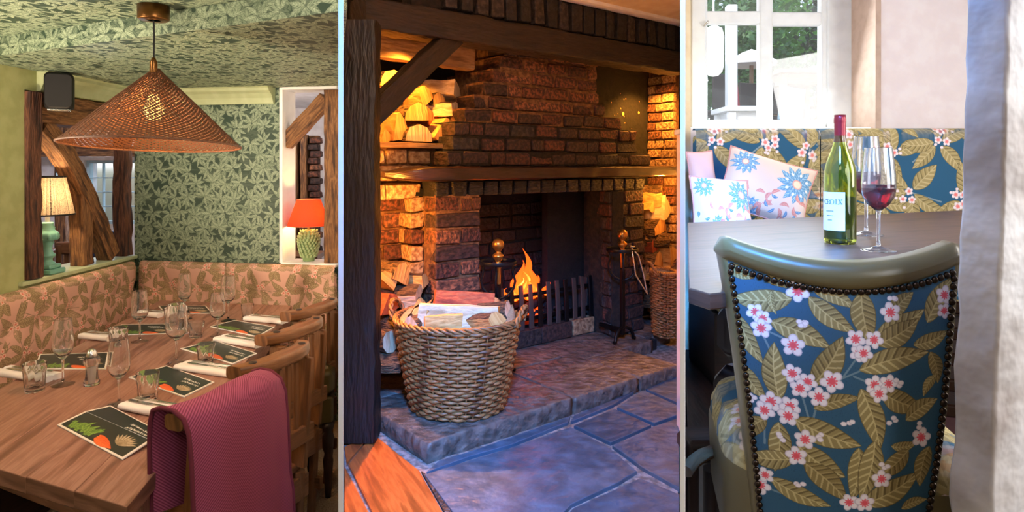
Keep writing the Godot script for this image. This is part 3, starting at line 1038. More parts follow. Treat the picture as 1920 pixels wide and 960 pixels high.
func banquettes() -> void:
	var y0 := 0.36
	# left bench
	var o := thing("banquette", "pink floral buttoned banquette along the left wall, under the sill", "bench seat", Vector3.ZERO, 0, "pink banquettes")
	o.position = Vector3(-2.375, FLOOR1, -1.5)
	o.rotation.y = PI / 2
	var bt := []
	for i in 13:
		for j in 2:
			bt.push_back(Vector2(0.12 + i * 0.2 + 0.1 * j, 0.13 + 0.2 * j))
	var L := 2.43
	var k := tufted(L, 0.5, bt)
	obj("backrest", k, M["pink_floral"], o, T(Vector3(0.0, y0 + 0.07, 0.012)))
	for b in bt:
		if b.x < L:
			k = MB.new()
			k.lathe(T(Vector3(b.x, b.y + y0 + 0.07, 0.062), Basis(Vector3.RIGHT, PI / 2)), [[0.0, -0.005], [0.009, -0.003], [0.0085, 0.002], [0.0, 0.005]], 8)
			obj("button", k, mat("button_cloth", Color(0.2, 0.14, 0.1), 0.8) if not M.has("button_cloth") else M["button_cloth"], o)
	k = MB.new()
	k.box(T(Vector3(L / 2, 0.36, 0.21)), Vector3(L, 0.13, 0.36), 0.03)
	obj("seat", k, M["pink_floral"], o)
	k = MB.new()
	k.box(T(Vector3(L / 2, 0.15, 0.19)), Vector3(L, 0.3, 0.3), 0.005)
	obj("plinth", k, M["dark_wood"], o)
	# back bench
	o = thing("banquette", "pink floral buttoned banquette along the green papered back wall", "bench seat", Vector3.ZERO, 0, "pink banquettes")
	o.transform = back_t() * T(Vector3(0.0, FLOOR1, 0))
	L = 1.365
	bt = []
	for i in 6:
		for j in 2:
			bt.push_back(Vector2(0.2 + i * 0.21 + 0.105 * j, 0.13 + 0.2 * j))
	for seg in [[0.085, 0.665], [0.668, L]]:
		var own := []
		for b in bt:
			if b.x > seg[0] + 0.03 and b.x < seg[1] - 0.03:
				own.push_back(Vector2(b.x - seg[0], b.y))
		k = tufted(seg[1] - seg[0], 0.5, own)
		obj("backrest", k, M["pink_floral"], o, T(Vector3(seg[0], y0 + 0.07, 0.012)))
		for b in own:
			k = MB.new()
			k.lathe(T(Vector3(b.x + seg[0], b.y + y0 + 0.07, 0.062), Basis(Vector3.RIGHT, PI / 2)), [[0.0, -0.005], [0.009, -0.003], [0.0085, 0.002], [0.0, 0.005]], 8)
			obj("button", k, M["button_cloth"], o)
	k = MB.new()
	k.box(T(Vector3(L / 2 + 0.2, 0.36, 0.2)), Vector3(L - 0.42, 0.13, 0.32), 0.03)
	obj("seat", k, M["pink_floral"], o)
	k = MB.new()
	k.box(T(Vector3(L / 2 + 0.2, 0.15, 0.17)), Vector3(L - 0.42, 0.3, 0.26), 0.005)
	obj("plinth", k, M["dark_wood"], o)

var TQ := {}       # corners of the dining table

func dining_table() -> void:
	var nr := at_h(238, 951, TABLE1)       # near right
	var fr := at_h(547, 573, TABLE1)
	var side := (fr - nr).normalized()
	var lm := at_h(150, 630, TABLE1)
	var nl := lm - side * (lm.z - (nr.z - 0.25)) / side.z
	nl = at_h(-30, 898, TABLE1)
	var fl := at_h(300, 563, TABLE1)
	nl = fl - side * ((fl - nl).length() * 0.86)
	TQ = {"nr": nr, "fr": fr, "nl": nl, "fl": fl}
	var o := thing("dining_table", "long plank topped wooden dining table laid with menus and glasses", "table")
	o.position = Vector3((nr.x + fl.x) / 2, FLOOR1, (nr.z + fl.z) / 2)
	var q := o.position
	var N := 5
	for i in N:
		var k := MB.new()
		var a0 := float(i) / N
		var a1 := float(i + 1) / N
		var pts := []
		for p in [nr.lerp(nl, a0), nr.lerp(nl, a1), fr.lerp(fl, a1), fr.lerp(fl, a0)]:
			pts.push_back(Vector2(p.x - q.x, p.z - q.z))
		var c: Vector2 = (pts[0] + pts[1] + pts[2] + pts[3]) / 4
		for j in 4:
			pts[j] += (c - pts[j]).normalized() * 0.0012
		# build along the plank, so that the grain runs lengthwise
		var ang := atan2(side.x, side.z)
		var bs := Basis(Vector3.UP, ang)
		var loc := PackedVector2Array()
		for p in pts:
			var v3 := bs.inverse() * Vector3(p.x, 0, p.y)
			loc.push_back(Vector2(v3.x, v3.z))
		k.slab(loc, 0.676, 0.72, 0.003, T(Vector3.ZERO, bs))
		obj("plank", k, M["table_pine"], o)
	for e in [[nr, Vector2(1, 1)], [nl, Vector2(-1, 1)], [fr, Vector2(1, -1)], [fl, Vector2(-1, -1)]]:
		var k := MB.new()
		var c := (nr + fr + nl + fl) / 4
		var p: Vector3 = e[0] + (c - e[0]).normalized() * 0.16
		k.box(T(Vector3(p.x - q.x, 0.335, p.z - q.z), Basis(Vector3.UP, atan2(side.x, side.z))), Vector3(0.075, 0.67, 0.075), 0.006)
		obj("leg", k, M["table_pine"], o)
	for e in [[nr, fr], [nl, fl], [nr, nl], [fr, fl]]:
		var k := MB.new()
		var c := (nr + fr + nl + fl) / 4
		var p0: Vector3 = e[0] + (c - e[0]).normalized() * 0.15
		var p1: Vector3 = e[1] + (c - e[1]).normalized() * 0.15
		var m := (p0 + p1) / 2 - q
		k.box(T(Vector3(m.x, 0.62, m.z), look(p1 - p0, Vector3.UP)), Vector3((p1 - p0).length() - 0.05, 0.1, 0.025), 0.003)
		obj("apron", k, M["table_pine"], o)

func pendant() -> void:
	var c := px(288, 272, 2.2)
	var R := 0.277
	var H := 0.265
	var top := 1.998
	var o := thing("pendant_lamp", "large conical woven wicker pendant lamp hanging over the dining table", "pendant lamp", Vector3(c.x, c.y, c.z))
	# canopy and cord
	var k := MB.new()
	var y := top - c.y
	k.lathe(T(Vector3(0, 0, 0)), [[0.0, y - 0.05], [0.044, y - 0.05], [0.05, y - 0.045], [0.05, y], [0.0, y]], 28)
	obj("ceiling_rose", k, M["antique_brass"], o)
	k = MB.new()
	k.tube([Vector3(0, y - 0.05, 0), Vector3(0.002, (y + H) / 2, 0), Vector3(0, H + 0.02, 0)], 0.003, 8)
	obj("cord", k, M["black_plastic"], o)
	k = MB.new()
	k.lathe(T(Vector3(0, 0, 0)), [[0.0, H - 0.03], [0.013, H - 0.03], [0.012, H + 0.02], [0.006, H + 0.035], [0.0, H + 0.035]], 14)
	obj("holder", k, M["antique_brass"], o)
	# the shade: woven rows between radial canes, leaning a little towards the table
	var sh := Node3D.new()
	sh.name = "woven_shade"
	o.add_child(sh)
	sh.rotation = Vector3(deg_to_rad(-3.6), 0, 0)
	var r := RandomNumberGenerator.new()
	r.seed = 3
	k = MB.new()
	var ROWS := 62
	var N := 132
	for i in ROWS:
		var f := (i + 0.5) / ROWS                      # 0 at the apex
		var rr := R * (0.035 + 0.965 * pow(f, 1.06))
		var yy := H * (1.0 - f)
		var hh := H / ROWS
		var dense := 0.998 if f > 0.66 else 0.88 if f < 0.2 else 0.955
		var n := maxi(24, int(N * minf(1.0, 0.25 + f)))
		var full := (0.46 if f < 0.5 else 0.5)
		for j in n:
			if r.randf() > dense:
				continue
			var a0 := TAU * j / n
			var a1 := TAU * (j + 1) / n
			var am := (a0 + a1) / 2
			var out := 0.0016 * (1 if (i + j) % 2 else -1)
			var sl := Vector2(R, -H).normalized()      # down the slope
			var pts := []
			for g in [[a0, -full, 0.0], [am, -full, out], [a1, -full, 0.0], [a1, full, 0.0], [am, full, out], [a0, full, 0.0]]:
				var q: float = rr + sl.x * g[1] * hh * 1.45 + g[2] * 0.7
				pts.push_back(Vector3(cos(g[0]) * q, yy + sl.y * g[1] * hh * 1.45 + g[2], sin(g[0]) * q))
			var nn := Vector3(cos(am) * H, R, sin(am) * H).normalized()
			k.face([pts[0], pts[1], pts[4], pts[5]], [], nn)
			k.face([pts[1], pts[2], pts[3], pts[4]], [], nn)
	var ws := wood("shade_cane", Color(0.24, 0.13, 0.07), Color(0.34, 0.2, 0.11), Color(0.42, 0.27, 0.16), 83, 0.6, Vector3(30, 30, 1), 0.0)
	ws.backlight_enabled = true
	ws.backlight = Color(0.03, 0.016, 0.008)
	var ob := obj("weave", k, ws, sh)
	ob.set_meta("kind", "stuff")
	k = MB.new()
	for j in 66:
		var a := TAU * j / 66
		var d := Vector3(cos(a), 0, sin(a))
		k.tube([d * R * 0.03 + Vector3(0, H * 1.0, 0), d * R * 0.52 + Vector3(0, H * 0.5, 0), d * R + Vector3(0, 0, 0)], 0.0011, 4, false)
	ob = obj("ribs", k, ws, sh)
	ob.set_meta("kind", "stuff")
	k = MB.new()
	var rim := []
	for j in 49:
		var a := TAU * j / 48
		rim.push_back(Vector3(cos(a) * R, 0.0, sin(a) * R))
	k.tube(rim, 0.004, 6, false)
	obj("rim", k, ws, sh)
	k = MB.new()
	k.lathe(T(Vector3.ZERO), [[0.0, 0.085], [0.02, 0.09], [0.032, 0.11], [0.032, 0.13], [0.02, 0.155], [0.013, 0.175], [0.0, 0.175]], 16)
	obj("light_bulb", k, glow("bulb_glow", Color(1, 0.75, 0.45), 2.5), o)
	bulb("bulb_light", Vector3(0, 0.12, 0), 0.55, Color(1, 0.74, 0.46), 0.03, o)

func sill_lamps() -> void:
	# blue-green turned lamp with a string shade
	var b := Vector3(-2.42, 0.887, -3.335)
	var o := thing("table_lamp", "table lamp with turned blue-green base and dark-edged string shade on the left sill", "lamp", b)
	var k := MB.new()
	k.box(T(Vector3(0, 0.013, 0)), Vector3(0.115, 0.026, 0.115), 0.006)
	k.box(T(Vector3(0, 0.037, 0)), Vector3(0.09, 0.022, 0.09), 0.006)
	obj("plinth", k, mat("lamp_green", Color(0.47, 0.7, 0.62), 0.35), o)
	k = MB.new()
	k.lathe(Transform3D(Basis.IDENTITY.scaled(Vector3(1, 0.87, 1)), Vector3(0, 0.006, 0)), [[0.036, 0.045], [0.036, 0.055], [0.024, 0.065], [0.021, 0.08], [0.034, 0.095], [0.036, 0.105], [0.024, 0.118], [0.02, 0.14], [0.022, 0.16], [0.03, 0.178], [0.026, 0.186], [0.044, 0.2], [0.05, 0.22], [0.046, 0.238], [0.03, 0.255], [0.033, 0.265], [0.026, 0.285], [0.028, 0.292], [0.024, 0.3], [0.0, 0.302]], 24)
	obj("column", k, M["lamp_green"], o)
	for j in 8:
		var a := TAU * j / 8
		k = MB.new()
		k.lathe(T(Vector3(cos(a) * 0.043, 0.192, sin(a) * 0.043)), [[0.0, -0.02], [0.009, -0.012], [0.011, 0.004], [0.006, 0.018], [0.0, 0.022]], 8)
		obj("carved_leaf", k, M["lamp_green"], o)
	k = MB.new()
	k.lathe(T(Vector3.ZERO), [[0.011, 0.26], [0.011, 0.34]], 12)
	obj("candle_tube", k, M["white_paint"], o)
	var sh := mat("string_shade", Color.WHITE, 0.9)
	var c := Canvas.new(256, 64, Color(0.86, 0.78, 0.68))
	var r := RandomNumberGenerator.new()
	r.seed = 8
	for x in 256:
		var g := r.randf()
		for y in 64:
			var f := 1.0 - 0.35 * g - (0.25 if r.randf() < 0.3 else 0.0) - (0.45 if (x % 64) < 5 and r.randf() < 0.7 else 0.0)
			c.put(x, y, Color(0.86 * f, 0.78 * f, 0.68 * f))
	sh.albedo_texture = c.tex()
	sh.uv1_scale = Vector3(1, 7, 1)
	sh.backlight_enabled = true
	sh.backlight = Color(0.75, 0.7, 0.62)
	k = MB.new()
	k.loft(ring_pair(0.118, 0.305, 0.078, 0.505, 72, 0.0015), true, false, false, Vector3.ZERO, 2.0)
	obj("shade", k, sh, o)
	for e in [[0.119, 0.307], [0.079, 0.503]]:
		k = MB.new()
		var ring := []
		for j in 37:
			ring.push_back(Vector3(cos(TAU * j / 36) * e[0], e[1], sin(TAU * j / 36) * e[0]))
		k.tube(ring, 0.0045, 6, false)
		obj("shade_binding", k, M["black_plastic"], o)
	k = MB.new()
	k.lathe(T(Vector3.ZERO), [[0.0, 0.37], [0.02, 0.385], [0.024, 0.41], [0.0, 0.435]], 12)
	obj("light_bulb", k, M["bulb_glow"], o)
	bulb("bulb_light", Vector3(0, 0.405, 0), 0.16, Color(1, 0.86, 0.68), 0.02, o)
	# green scale-leaf lamp with the pleated red shade
	var t := back_t()
	var g := t * Vector3(back_s(570), 0.868, -0.06)
	o = thing("table_lamp", "table lamp with knobbly green base and pleated orange-red shade in the back opening", "lamp", g)
	var green := mat("glazed_green", Color(0.5, 0.6, 0.4), 0.22)
	var prof := [[0.034, 0.0], [0.036, 0.01], [0.046, 0.04], [0.056, 0.085], [0.06, 0.12], [0.056, 0.15], [0.042, 0.18], [0.02, 0.193], [0.0, 0.195]]
	k = MB.new()
	k.lathe(T(Vector3.ZERO), prof, 24)
	obj("base", k, green, o)
	k = MB.new()
	for row in 10:
		var y := 0.03 + row * 0.0165
		var rad := 0.04
		for i in prof.size() - 1:
			if y >= prof[i][1] and y <= prof[i + 1][1]:
				rad = lerpf(prof[i][0], prof[i + 1][0], (y - prof[i][1]) / (prof[i + 1][1] - prof[i][1]))
		var n := maxi(9, int(TAU * rad / 0.0205))
		for j in n:
			var a := TAU * (j + 0.5 * (row % 2)) / n
			var d := Vector3(cos(a), 0, sin(a))
			var bs := look(d.cross(Vector3.UP), Vector3.UP + d * 0.55)
			k.lathe(T(d * rad + Vector3(0, y - 0.006, 0), bs), [[0.0065, 0.0], [0.0095, 0.007], [0.006, 0.0165], [0.0, 0.021]], 6, true, 1.0, 0.65)
	var leaves := obj("scale_leaves", k, mat("scale_green", Color(0.62, 0.7, 0.5), 0.25), o)
	leaves.set_meta("kind", "stuff")
	k = MB.new()
	k.lathe(T(Vector3.ZERO), [[0.008, 0.19], [0.008, 0.25]], 10)
	obj("stem", k, M["brass"], o)
	k = MB.new()
	k.loft(ring_pair(0.124, 0.215, 0.067, 0.375, 160, 0.0028), true, false, false, Vector3.ZERO, 1.0)
	var red := mat("red_pleat", Color(0.8, 0.17, 0.07), 0.8)
	red.backlight_enabled = true
	red.backlight = Color(0.6, 0.2, 0.1)
	obj("shade", k, red, o)
	var bind := mat("binding", Color(0.75, 0.4, 0.28), 0.8)
	for e in [[0.125, 0.216, 0.003], [0.068, 0.374, 0.0035]]:
		k = MB.new()
		var ring := []
		for j in 37:
			ring.push_back(Vector3(cos(TAU * j / 36) * e[0], e[1], sin(TAU * j / 36) * e[0]))
		k.tube(ring, e[2], 6, false)
		obj("shade_binding", k, bind, o)
	k = MB.new()
	k.lathe(T(Vector3.ZERO), [[0.0, 0.25], [0.018, 0.262], [0.022, 0.29], [0.0, 0.31]], 12)
	obj("light_bulb", k, M["bulb_glow"], o)
	bulb("bulb_light", Vector3(0, 0.285, 0), 0.17, Color(1, 0.78, 0.5), 0.02, o)

func ring_pair(r0: float, y0: float, r1: float, y1: float, n: int, pleat: float) -> Array:
	var rings := []
	for i in 5:
		var f := i / 4.0
		var ring := PackedVector3Array()
		for j in n:
			var a := TAU * j / n
			var q := lerpf(r0, r1, f) + pleat * (1 if j % 2 else -1)
			ring.push_back(Vector3(cos(a) * q, lerpf(y0, y1, f), sin(a) * q))
		rings.push_back(ring)
	return rings

# ---------------------------------------------------------------- table settings
func wine_glass_parts(o: Node3D, h: float, bowl: float, m: Material) -> void:
	var k := MB.new()
	var s := h
	k.lathe(T(Vector3.ZERO), [[0.0, 0.0], [s * 0.155, 0.0], [s * 0.158, s * 0.008], [s * 0.09, s * 0.022], [s * 0.022, s * 0.045], [s * 0.0165, s * 0.1], [s * 0.0155, s * 0.3], [s * 0.02, s * 0.375], [s * 0.03, s * 0.389], [0.0, s * 0.389]], 28, false)
	obj("foot_and_stem", k, m, o)
	k = MB.new()
	k.lathe(T(Vector3.ZERO), [[0.0, s * 0.391], [s * 0.03, s * 0.393], [bowl * 0.62, s * 0.45], [bowl * 0.93, s * 0.53], [bowl, s * 0.62], [bowl * 0.97, s * 0.74], [bowl * 0.88, s * 0.88], [bowl * 0.8, s * 0.995], [bowl * 0.785, s], [bowl * 0.765, s * 0.995], [bowl * 0.845, s * 0.88], [bowl * 0.935, s * 0.74], [bowl * 0.965, s * 0.62], [bowl * 0.89, s * 0.53], [bowl * 0.56, s * 0.456], [0.0, s * 0.415]], 32, false)
	obj("bowl", k, m, o)

func tumbler_parts(o: Node3D, h: float, r0: float, r1: float, m: Material) -> void:
	var k := MB.new()
	var rings := []
	for q in [[0.0, 0.0, 0], [r0, 0.0, 0], [r0 * 1.02, 0.004, 1], [lerpf(r0, r1, 0.35), h * 0.35, 1], [lerpf(r0, r1, 0.72), h * 0.72, 1], [r1, h * 0.86, 0], [r1, h, 0], [r1 * 0.965, h * 1.003, 0], [r1 * 0.94, h, 0], [r1 * 0.92, h * 0.84, 0], [r0 * 0.95, h * 0.2, 0], [r0 * 0.8, h * 0.15, 0], [0.0, h * 0.14, 0]]:
		var ring := PackedVector3Array()
		for j in 40:
			var a := TAU * j / 40
			var f: float = 1.0 + q[2] * 0.035 * cos(a * 10.0)
			ring.push_back(Vector3(cos(a) * q[0] * f, q[1], sin(a) * q[0] * f))
		rings.push_back(ring)
	k.loft(rings, true, false, false)
	obj("tumbler_body", k, m, o)

func card_tex(seed: int) -> StandardMaterial3D:
	var c := Canvas.new(192, 128, Color(0.86, 0.82, 0.78))
	c.wrap = false
	for y in range(5, 123):
		for x in range(5, 187):
			c.put(x, y, Color(0.13, 0.155, 0.14))
	var r := RandomNumberGenerator.new()
	r.seed = seed
	for j in 40:        # greens
		var a := Vector2(r.randf_range(14, 84), r.randf_range(100, 122))
		c.leaf(a, a + Vector2(r.randf_range(-14, 14), r.randf_range(-26, -6)), 4, 2, [Color(0.25, 0.4, 0.12), Color(0.36, 0.5, 0.17), Color(0.5, 0.62, 0.28), Color(0.3, 0.42, 0.15)], 3)
	for j in 3:         # carrot
		c.leaf(Vector2(96, 100 + j * 6), Vector2(150, 118), 9, -2, [Color(0.8, 0.28, 0.08), Color(0.86, 0.36, 0.14), Color(0.9, 0.45, 0.22), Color(0.75, 0.26, 0.08)], 9)
	for j in 9:         # pale roots
		var d := Vector2.from_angle(-2.4 + j * 0.24)
		c.leaf(Vector2(152, 104), Vector2(152, 104) + d * 36, 4, 2, [Color(0.5, 0.42, 0.3), Color(0.62, 0.54, 0.42), Color(0.75, 0.68, 0.56), Color(0.5, 0.42, 0.3)], 3)
	var ink := Color(0.85, 0.84, 0.8)
	for row in 2:       # hand lettering
		var p := Vector2(108 + row * 8, 38 + row * 17)
		for j in 24:
			var up := r.randf_range(3.0, 7.5) if j % 2 else -r.randf_range(0.0, 4.0)
			var q := Vector2(108 + row * 8 + j * 2.5 + r.randf_range(-1.2, 1.2), 38 + row * 17 - up)
			if j % 6 == 5:
				p = q + Vector2(2, 4)
			c.line(p, q, 1.0, ink)
			p = q
	var m := mat("menu_print", Color.WHITE, 0.35)
	m.albedo_texture = c.tex()
	m.texture_repeat = false
	return m

# a card whose four corners lie at these pixels (far left, far right, near right, near left of the print), raised by lift at its last edge
func card(o: Node3D, corners: Array, lift := [0.0, 0.0, 0.0, 0.0], part := "leaf_of_card", clip := [0.0, 1.0]) -> void:
	var p := []
	for i in 4:
		p.push_back(at_h(corners[i].x, corners[i].y, TABLE1 + 0.004 + lift[i]) - o.position)
	var n: Vector3 = (p[1] - p[0]).cross(p[3] - p[0]).normalized()
	if n.y < 0.0:
		n = -n
	var k := MB.new()
	var dn: Vector3 = -n * 0.0016
	k.face([p[0], p[1], p[2], p[3]].map(func(q): return q + dn * 2), [], -n)
	for i in 4:
		var a: Vector3 = p[i]
		var b: Vector3 = p[(i + 1) % 4]
		var out := (b - a).cross(n).normalized()
		if out.dot(a - (p[0] + p[2]) / 2) < 0.0:
			out = -out
		k.face([a, b, b + dn * 2, a + dn * 2], [], out)
	obj(part, k, M["white_paint"], o)
	k = MB.new()
	k.face(p, [Vector2(0, clip[0]), Vector2(1, clip[0]), Vector2(1, clip[1]), Vector2(0, clip[1])], n)
	obj("printed_face", k, M["menu_print"], o)

func menu(corners: Array, label: String) -> void:
	var c := Vector3.ZERO
	for q in corners:
		c += at_h(q.x, q.y, TABLE1 + 0.001) / corners.size()
	var o := thing("menu_card", label, "menu", c, 0, "menus on the dining table")
	card(o, corners)

func settings1() -> void:
	card_tex(4)
	# the near menu stands a little open
	var c := at_h(215, 815, TABLE1 + 0.001)
	var o := thing("menu_card", "folded dark menu at the table's near end, standing a little open", "menu", c, 0, "menus on the dining table")
	card(o, [Vector2(160, 771), Vector2(283, 826), Vector2(229, 861), Vector2(107, 796)], [0.012, 0.012, 0.0, 0.0], "leaf_of_card", [0.48, 1.0])
	card(o, [Vector2(207, 760), Vector2(320, 819), Vector2(284, 825), Vector2(160, 771)], [0.014, 0.03, 0.013, 0.013], "leaf_of_card", [0.0, 0.48])
	menu([Vector2(312, 685), Vector2(402, 716), Vector2(345, 744), Vector2(241, 707)], "dark menu card behind the tumbler nearest to the burgundy throw")
	menu([Vector2(402, 638), Vector2(482, 662), Vector2(437, 682), Vector2(338, 653)], "dark menu card with a carrot, between the two rolled napkins at the right")
	menu([Vector2(440, 600), Vector2(515, 613), Vector2(483, 631), Vector2(393, 612)], "dark menu card by the farthest carver chairs")
	menu([Vector2(74, 664), Vector2(205, 660), Vector2(199, 691), Vector2(64, 691)], "dark menu card behind the glass pepper mill on the table's left side")
	menu([Vector2(228, 608), Vector2(309, 607), Vector2(322, 625), Vector2(205, 628)], "dark menu card under the middle glass on the left side of the table")
	menu([Vector2(297, 573), Vector2(386, 573), Vector2(399, 587), Vector2(308, 587)], "small dark menu card lying at the far end of the table")
	# napkins with a knife and a fork
	var spots := [
		[Vector2(242, 762), Vector2(322, 778), "rolled white napkin beside the near folded menu"],
		[Vector2(342, 689), Vector2(440, 704), "rolled white napkin close to the burgundy throw's top"],
		[Vector2(414, 637), Vector2(492, 651), "rolled white napkin in front of the second carver chair"],
		[Vector2(466, 599), Vector2(537, 606), "rolled white napkin in front of the far carver chair"],
		[Vector2(4, 700), Vector2(100, 714), "folded white napkin at the left edge by the short tumbler"],
		[Vector2(160, 632), Vector2(214, 637), "folded white napkin on the left side behind the pepper mill"],
		[Vector2(268, 590), Vector2(306, 594), "folded white napkin on the far left beside the thin stemmed glass"],
	]
	var i := 0
	for s in spots:
		var a := at_h(s[0].x, s[0].y, TABLE1)
		var b := at_h(s[1].x, s[1].y, TABLE1)
		var u := (b - a).normalized()
		var L := (b - a).length()
		var t := Transform3D(look(u, Vector3.UP), (a + b) / 2 + Vector3(0, 0.0, 0))
		o = thing("napkin", s[2], "napkin", t.origin, 0, "napkins on the dining table")
		o.transform = t
		var k := MB.new()
		for z in [-0.02, 0.02]:
			var rings := []
			for q in 9:
				var f := q / 8.0
				var ring := PackedVector3Array()
				for p in rrect(0.042, 0.021, 0.0099, 5):
					ring.push_back(Vector3((f - 0.5) * L, 0.0115 + p.y * (1.0 - 0.12 * sin(f * 6.0 + i)), z + p.x * (1.0 + 0.1 * sin(f * 5 + i))))
				rings.push_back(ring)
			k.loft(rings)
		obj("rolled_cloth", k, M["white_linen"], o)
		var place: String = s[2].split("napkin ")[1]
		for w in 2:
			var cu := thing("knife" if w == 0 else "fork", "%s lying on the white napkin %s" % ["steel knife" if w == 0 else "steel fork", place], "cutlery", t * Vector3(0, 0.0235, 0.004 - 0.024 * w), 0, "cutlery on the napkins")
			cu.basis = t.basis * Basis(Vector3.UP, 0.04 * w)
			var l := minf(0.2, L * 0.95)
			k = MB.new()
			k.box(T(Vector3(l * 0.27, 0.002, 0)), Vector3(l * 0.46, 0.004, 0.009), 0.0018)
			obj("handle", k, M["steel"], cu)
			k = MB.new()
			if w == 0:
				k.box(T(Vector3(-l * 0.22, 0.0016, 0.001)), Vector3(l * 0.54, 0.0016, 0.014), 0.0007)
				obj("blade", k, M["steel"], cu)
			else:
				k.box(T(Vector3(-l * 0.1, 0.002, 0)), Vector3(l * 0.3, 0.003, 0.005), 0.001)
				k.box(T(Vector3(-l * 0.29, 0.002, 0)), Vector3(l * 0.1, 0.002, 0.016), 0.001)
				obj("neck", k, M["steel"], cu)
				for q in 4:
					k = MB.new()
					k.box(T(Vector3(-l * 0.41, 0.002, (q - 1.5) * 0.0046)), Vector3(l * 0.16, 0.002, 0.002), 0.0006)
					obj("tine", k, M["steel"], cu)
		i += 1
	# wine glasses: base pixel, top row, bowl width in pixels
	var gl := [
		[118, 721, 598, 38, "empty wine glass nearest to the left bench, by the short tumbler"],
		[223, 758, 636, 41, "tall empty wine glass at the corner of the near folded menu"],
		[262, 640, 545, 33, "empty wine glass standing on the left side menu in the middle"],
		[331, 681, 570, 42, "empty wine glass at the middle of the table beside its glass pepper mill"],
		[346, 598, 513, 27, "empty wine glass at the far end near the corner of the benches"],
		[408, 630, 550, 31, "empty wine glass right of the middle, at the corner of the far carver chair's menu"],
		[428, 601, 517, 30, "farthest right empty wine glass before the back bench's seam"],
	]
	for g in gl:
		var b := at_h(g[0], g[1], TABLE1)
		var s := -b.z / F
		o = thing("wine_glass", g[4], "wine glass", b, 0, "empty wine glasses on the dining table")
		wine_glass_parts(o, (g[1] - g[2]) * s, g[3] * s * 0.5 / 1.1, M["clear_glass"])
	var tu := [
		[65, 733, 675, 42, "short water tumbler at the left edge, before the folded napkin"],
		[277, 752, 693, 43, "short water tumbler between the near napkin and the dark menu behind"],
		[222, 650, 609, 36, "short water tumbler left of the middle, beside the folded napkin"],
		[386, 680, 639, 35, "short water tumbler standing before the second rolled napkin"],
		[368, 632, 598, 31, "short water tumbler in the middle, behind the other one at the right"],
		[322, 610, 572, 29, "short water tumbler at the far left behind the middle wine glass"],
		[464, 597, 565, 25, "short water tumbler at the far right beside the last napkin"],
	]
	for g in tu:
		var b := at_h(g[0], g[1], TABLE1)
		var s := -b.z / F
		o = thing("tumbler", g[4], "glass", b, 0, "water tumblers on the dining table")
		tumbler_parts(o, (g[1] - g[2] - 5) * s, g[3] * s * 0.36, g[3] * s * 0.46, M["clear_glass"])
	for g in [[172, 721, 653, 29, "clear glass salt mill with a shiny steel cap on the near left"], [345, 624, 570, 22, "second clear glass pepper mill in the middle of the table"]]:
		var b := at_h(g[0], g[1], TABLE1)
		var s := -b.z / F
		var h: float = (g[1] - g[2]) * s
		var r: float = g[3] * s * 0.46
		o = thing("pepper_mill", g[4], "mill", b, 0, "glass mills on the dining table")
		var k := MB.new()
		k.lathe(T(Vector3.ZERO), [[0.0, 0.0], [r, 0.0], [r, h * 0.1], [r * 0.8, h * 0.2], [r * 0.72, h * 0.4], [r * 0.78, h * 0.52], [r, h * 0.6], [r * 1.05, h * 0.68], [r * 0.9, h * 0.76], [r * 0.76, h * 0.78], [r * 0.74, h * 0.6], [r * 0.6, h * 0.52], [r * 0.6, h * 0.06], [0.0, h * 0.055]], 24, false)
		obj("body", k, M["clear_glass"], o)
		k = MB.new()
		k.lathe(T(Vector3.ZERO), [[0.0, h * 0.06], [r * 0.57, h * 0.065], [r * 0.57, h * 0.5], [0.0, h * 0.51]], 16)
		obj("peppercorns" if g[0] > 300 else "salt", k, mat("pepper", Color(0.12, 0.08, 0.06), 0.9) if g[0] > 300 else mat("salt", Color(0.8, 0.76, 0.72), 0.9), o)
		k = MB.new()
		k.lathe(T(Vector3.ZERO), [[r * 0.5, h * 0.56], [r * 0.66, h * 0.7], [r * 0.72, h * 0.8], [r * 0.6, h * 0.92], [r * 0.3, h * 0.98], [0.0, h]], 20)
		obj("cap", k, M["steel"], o)

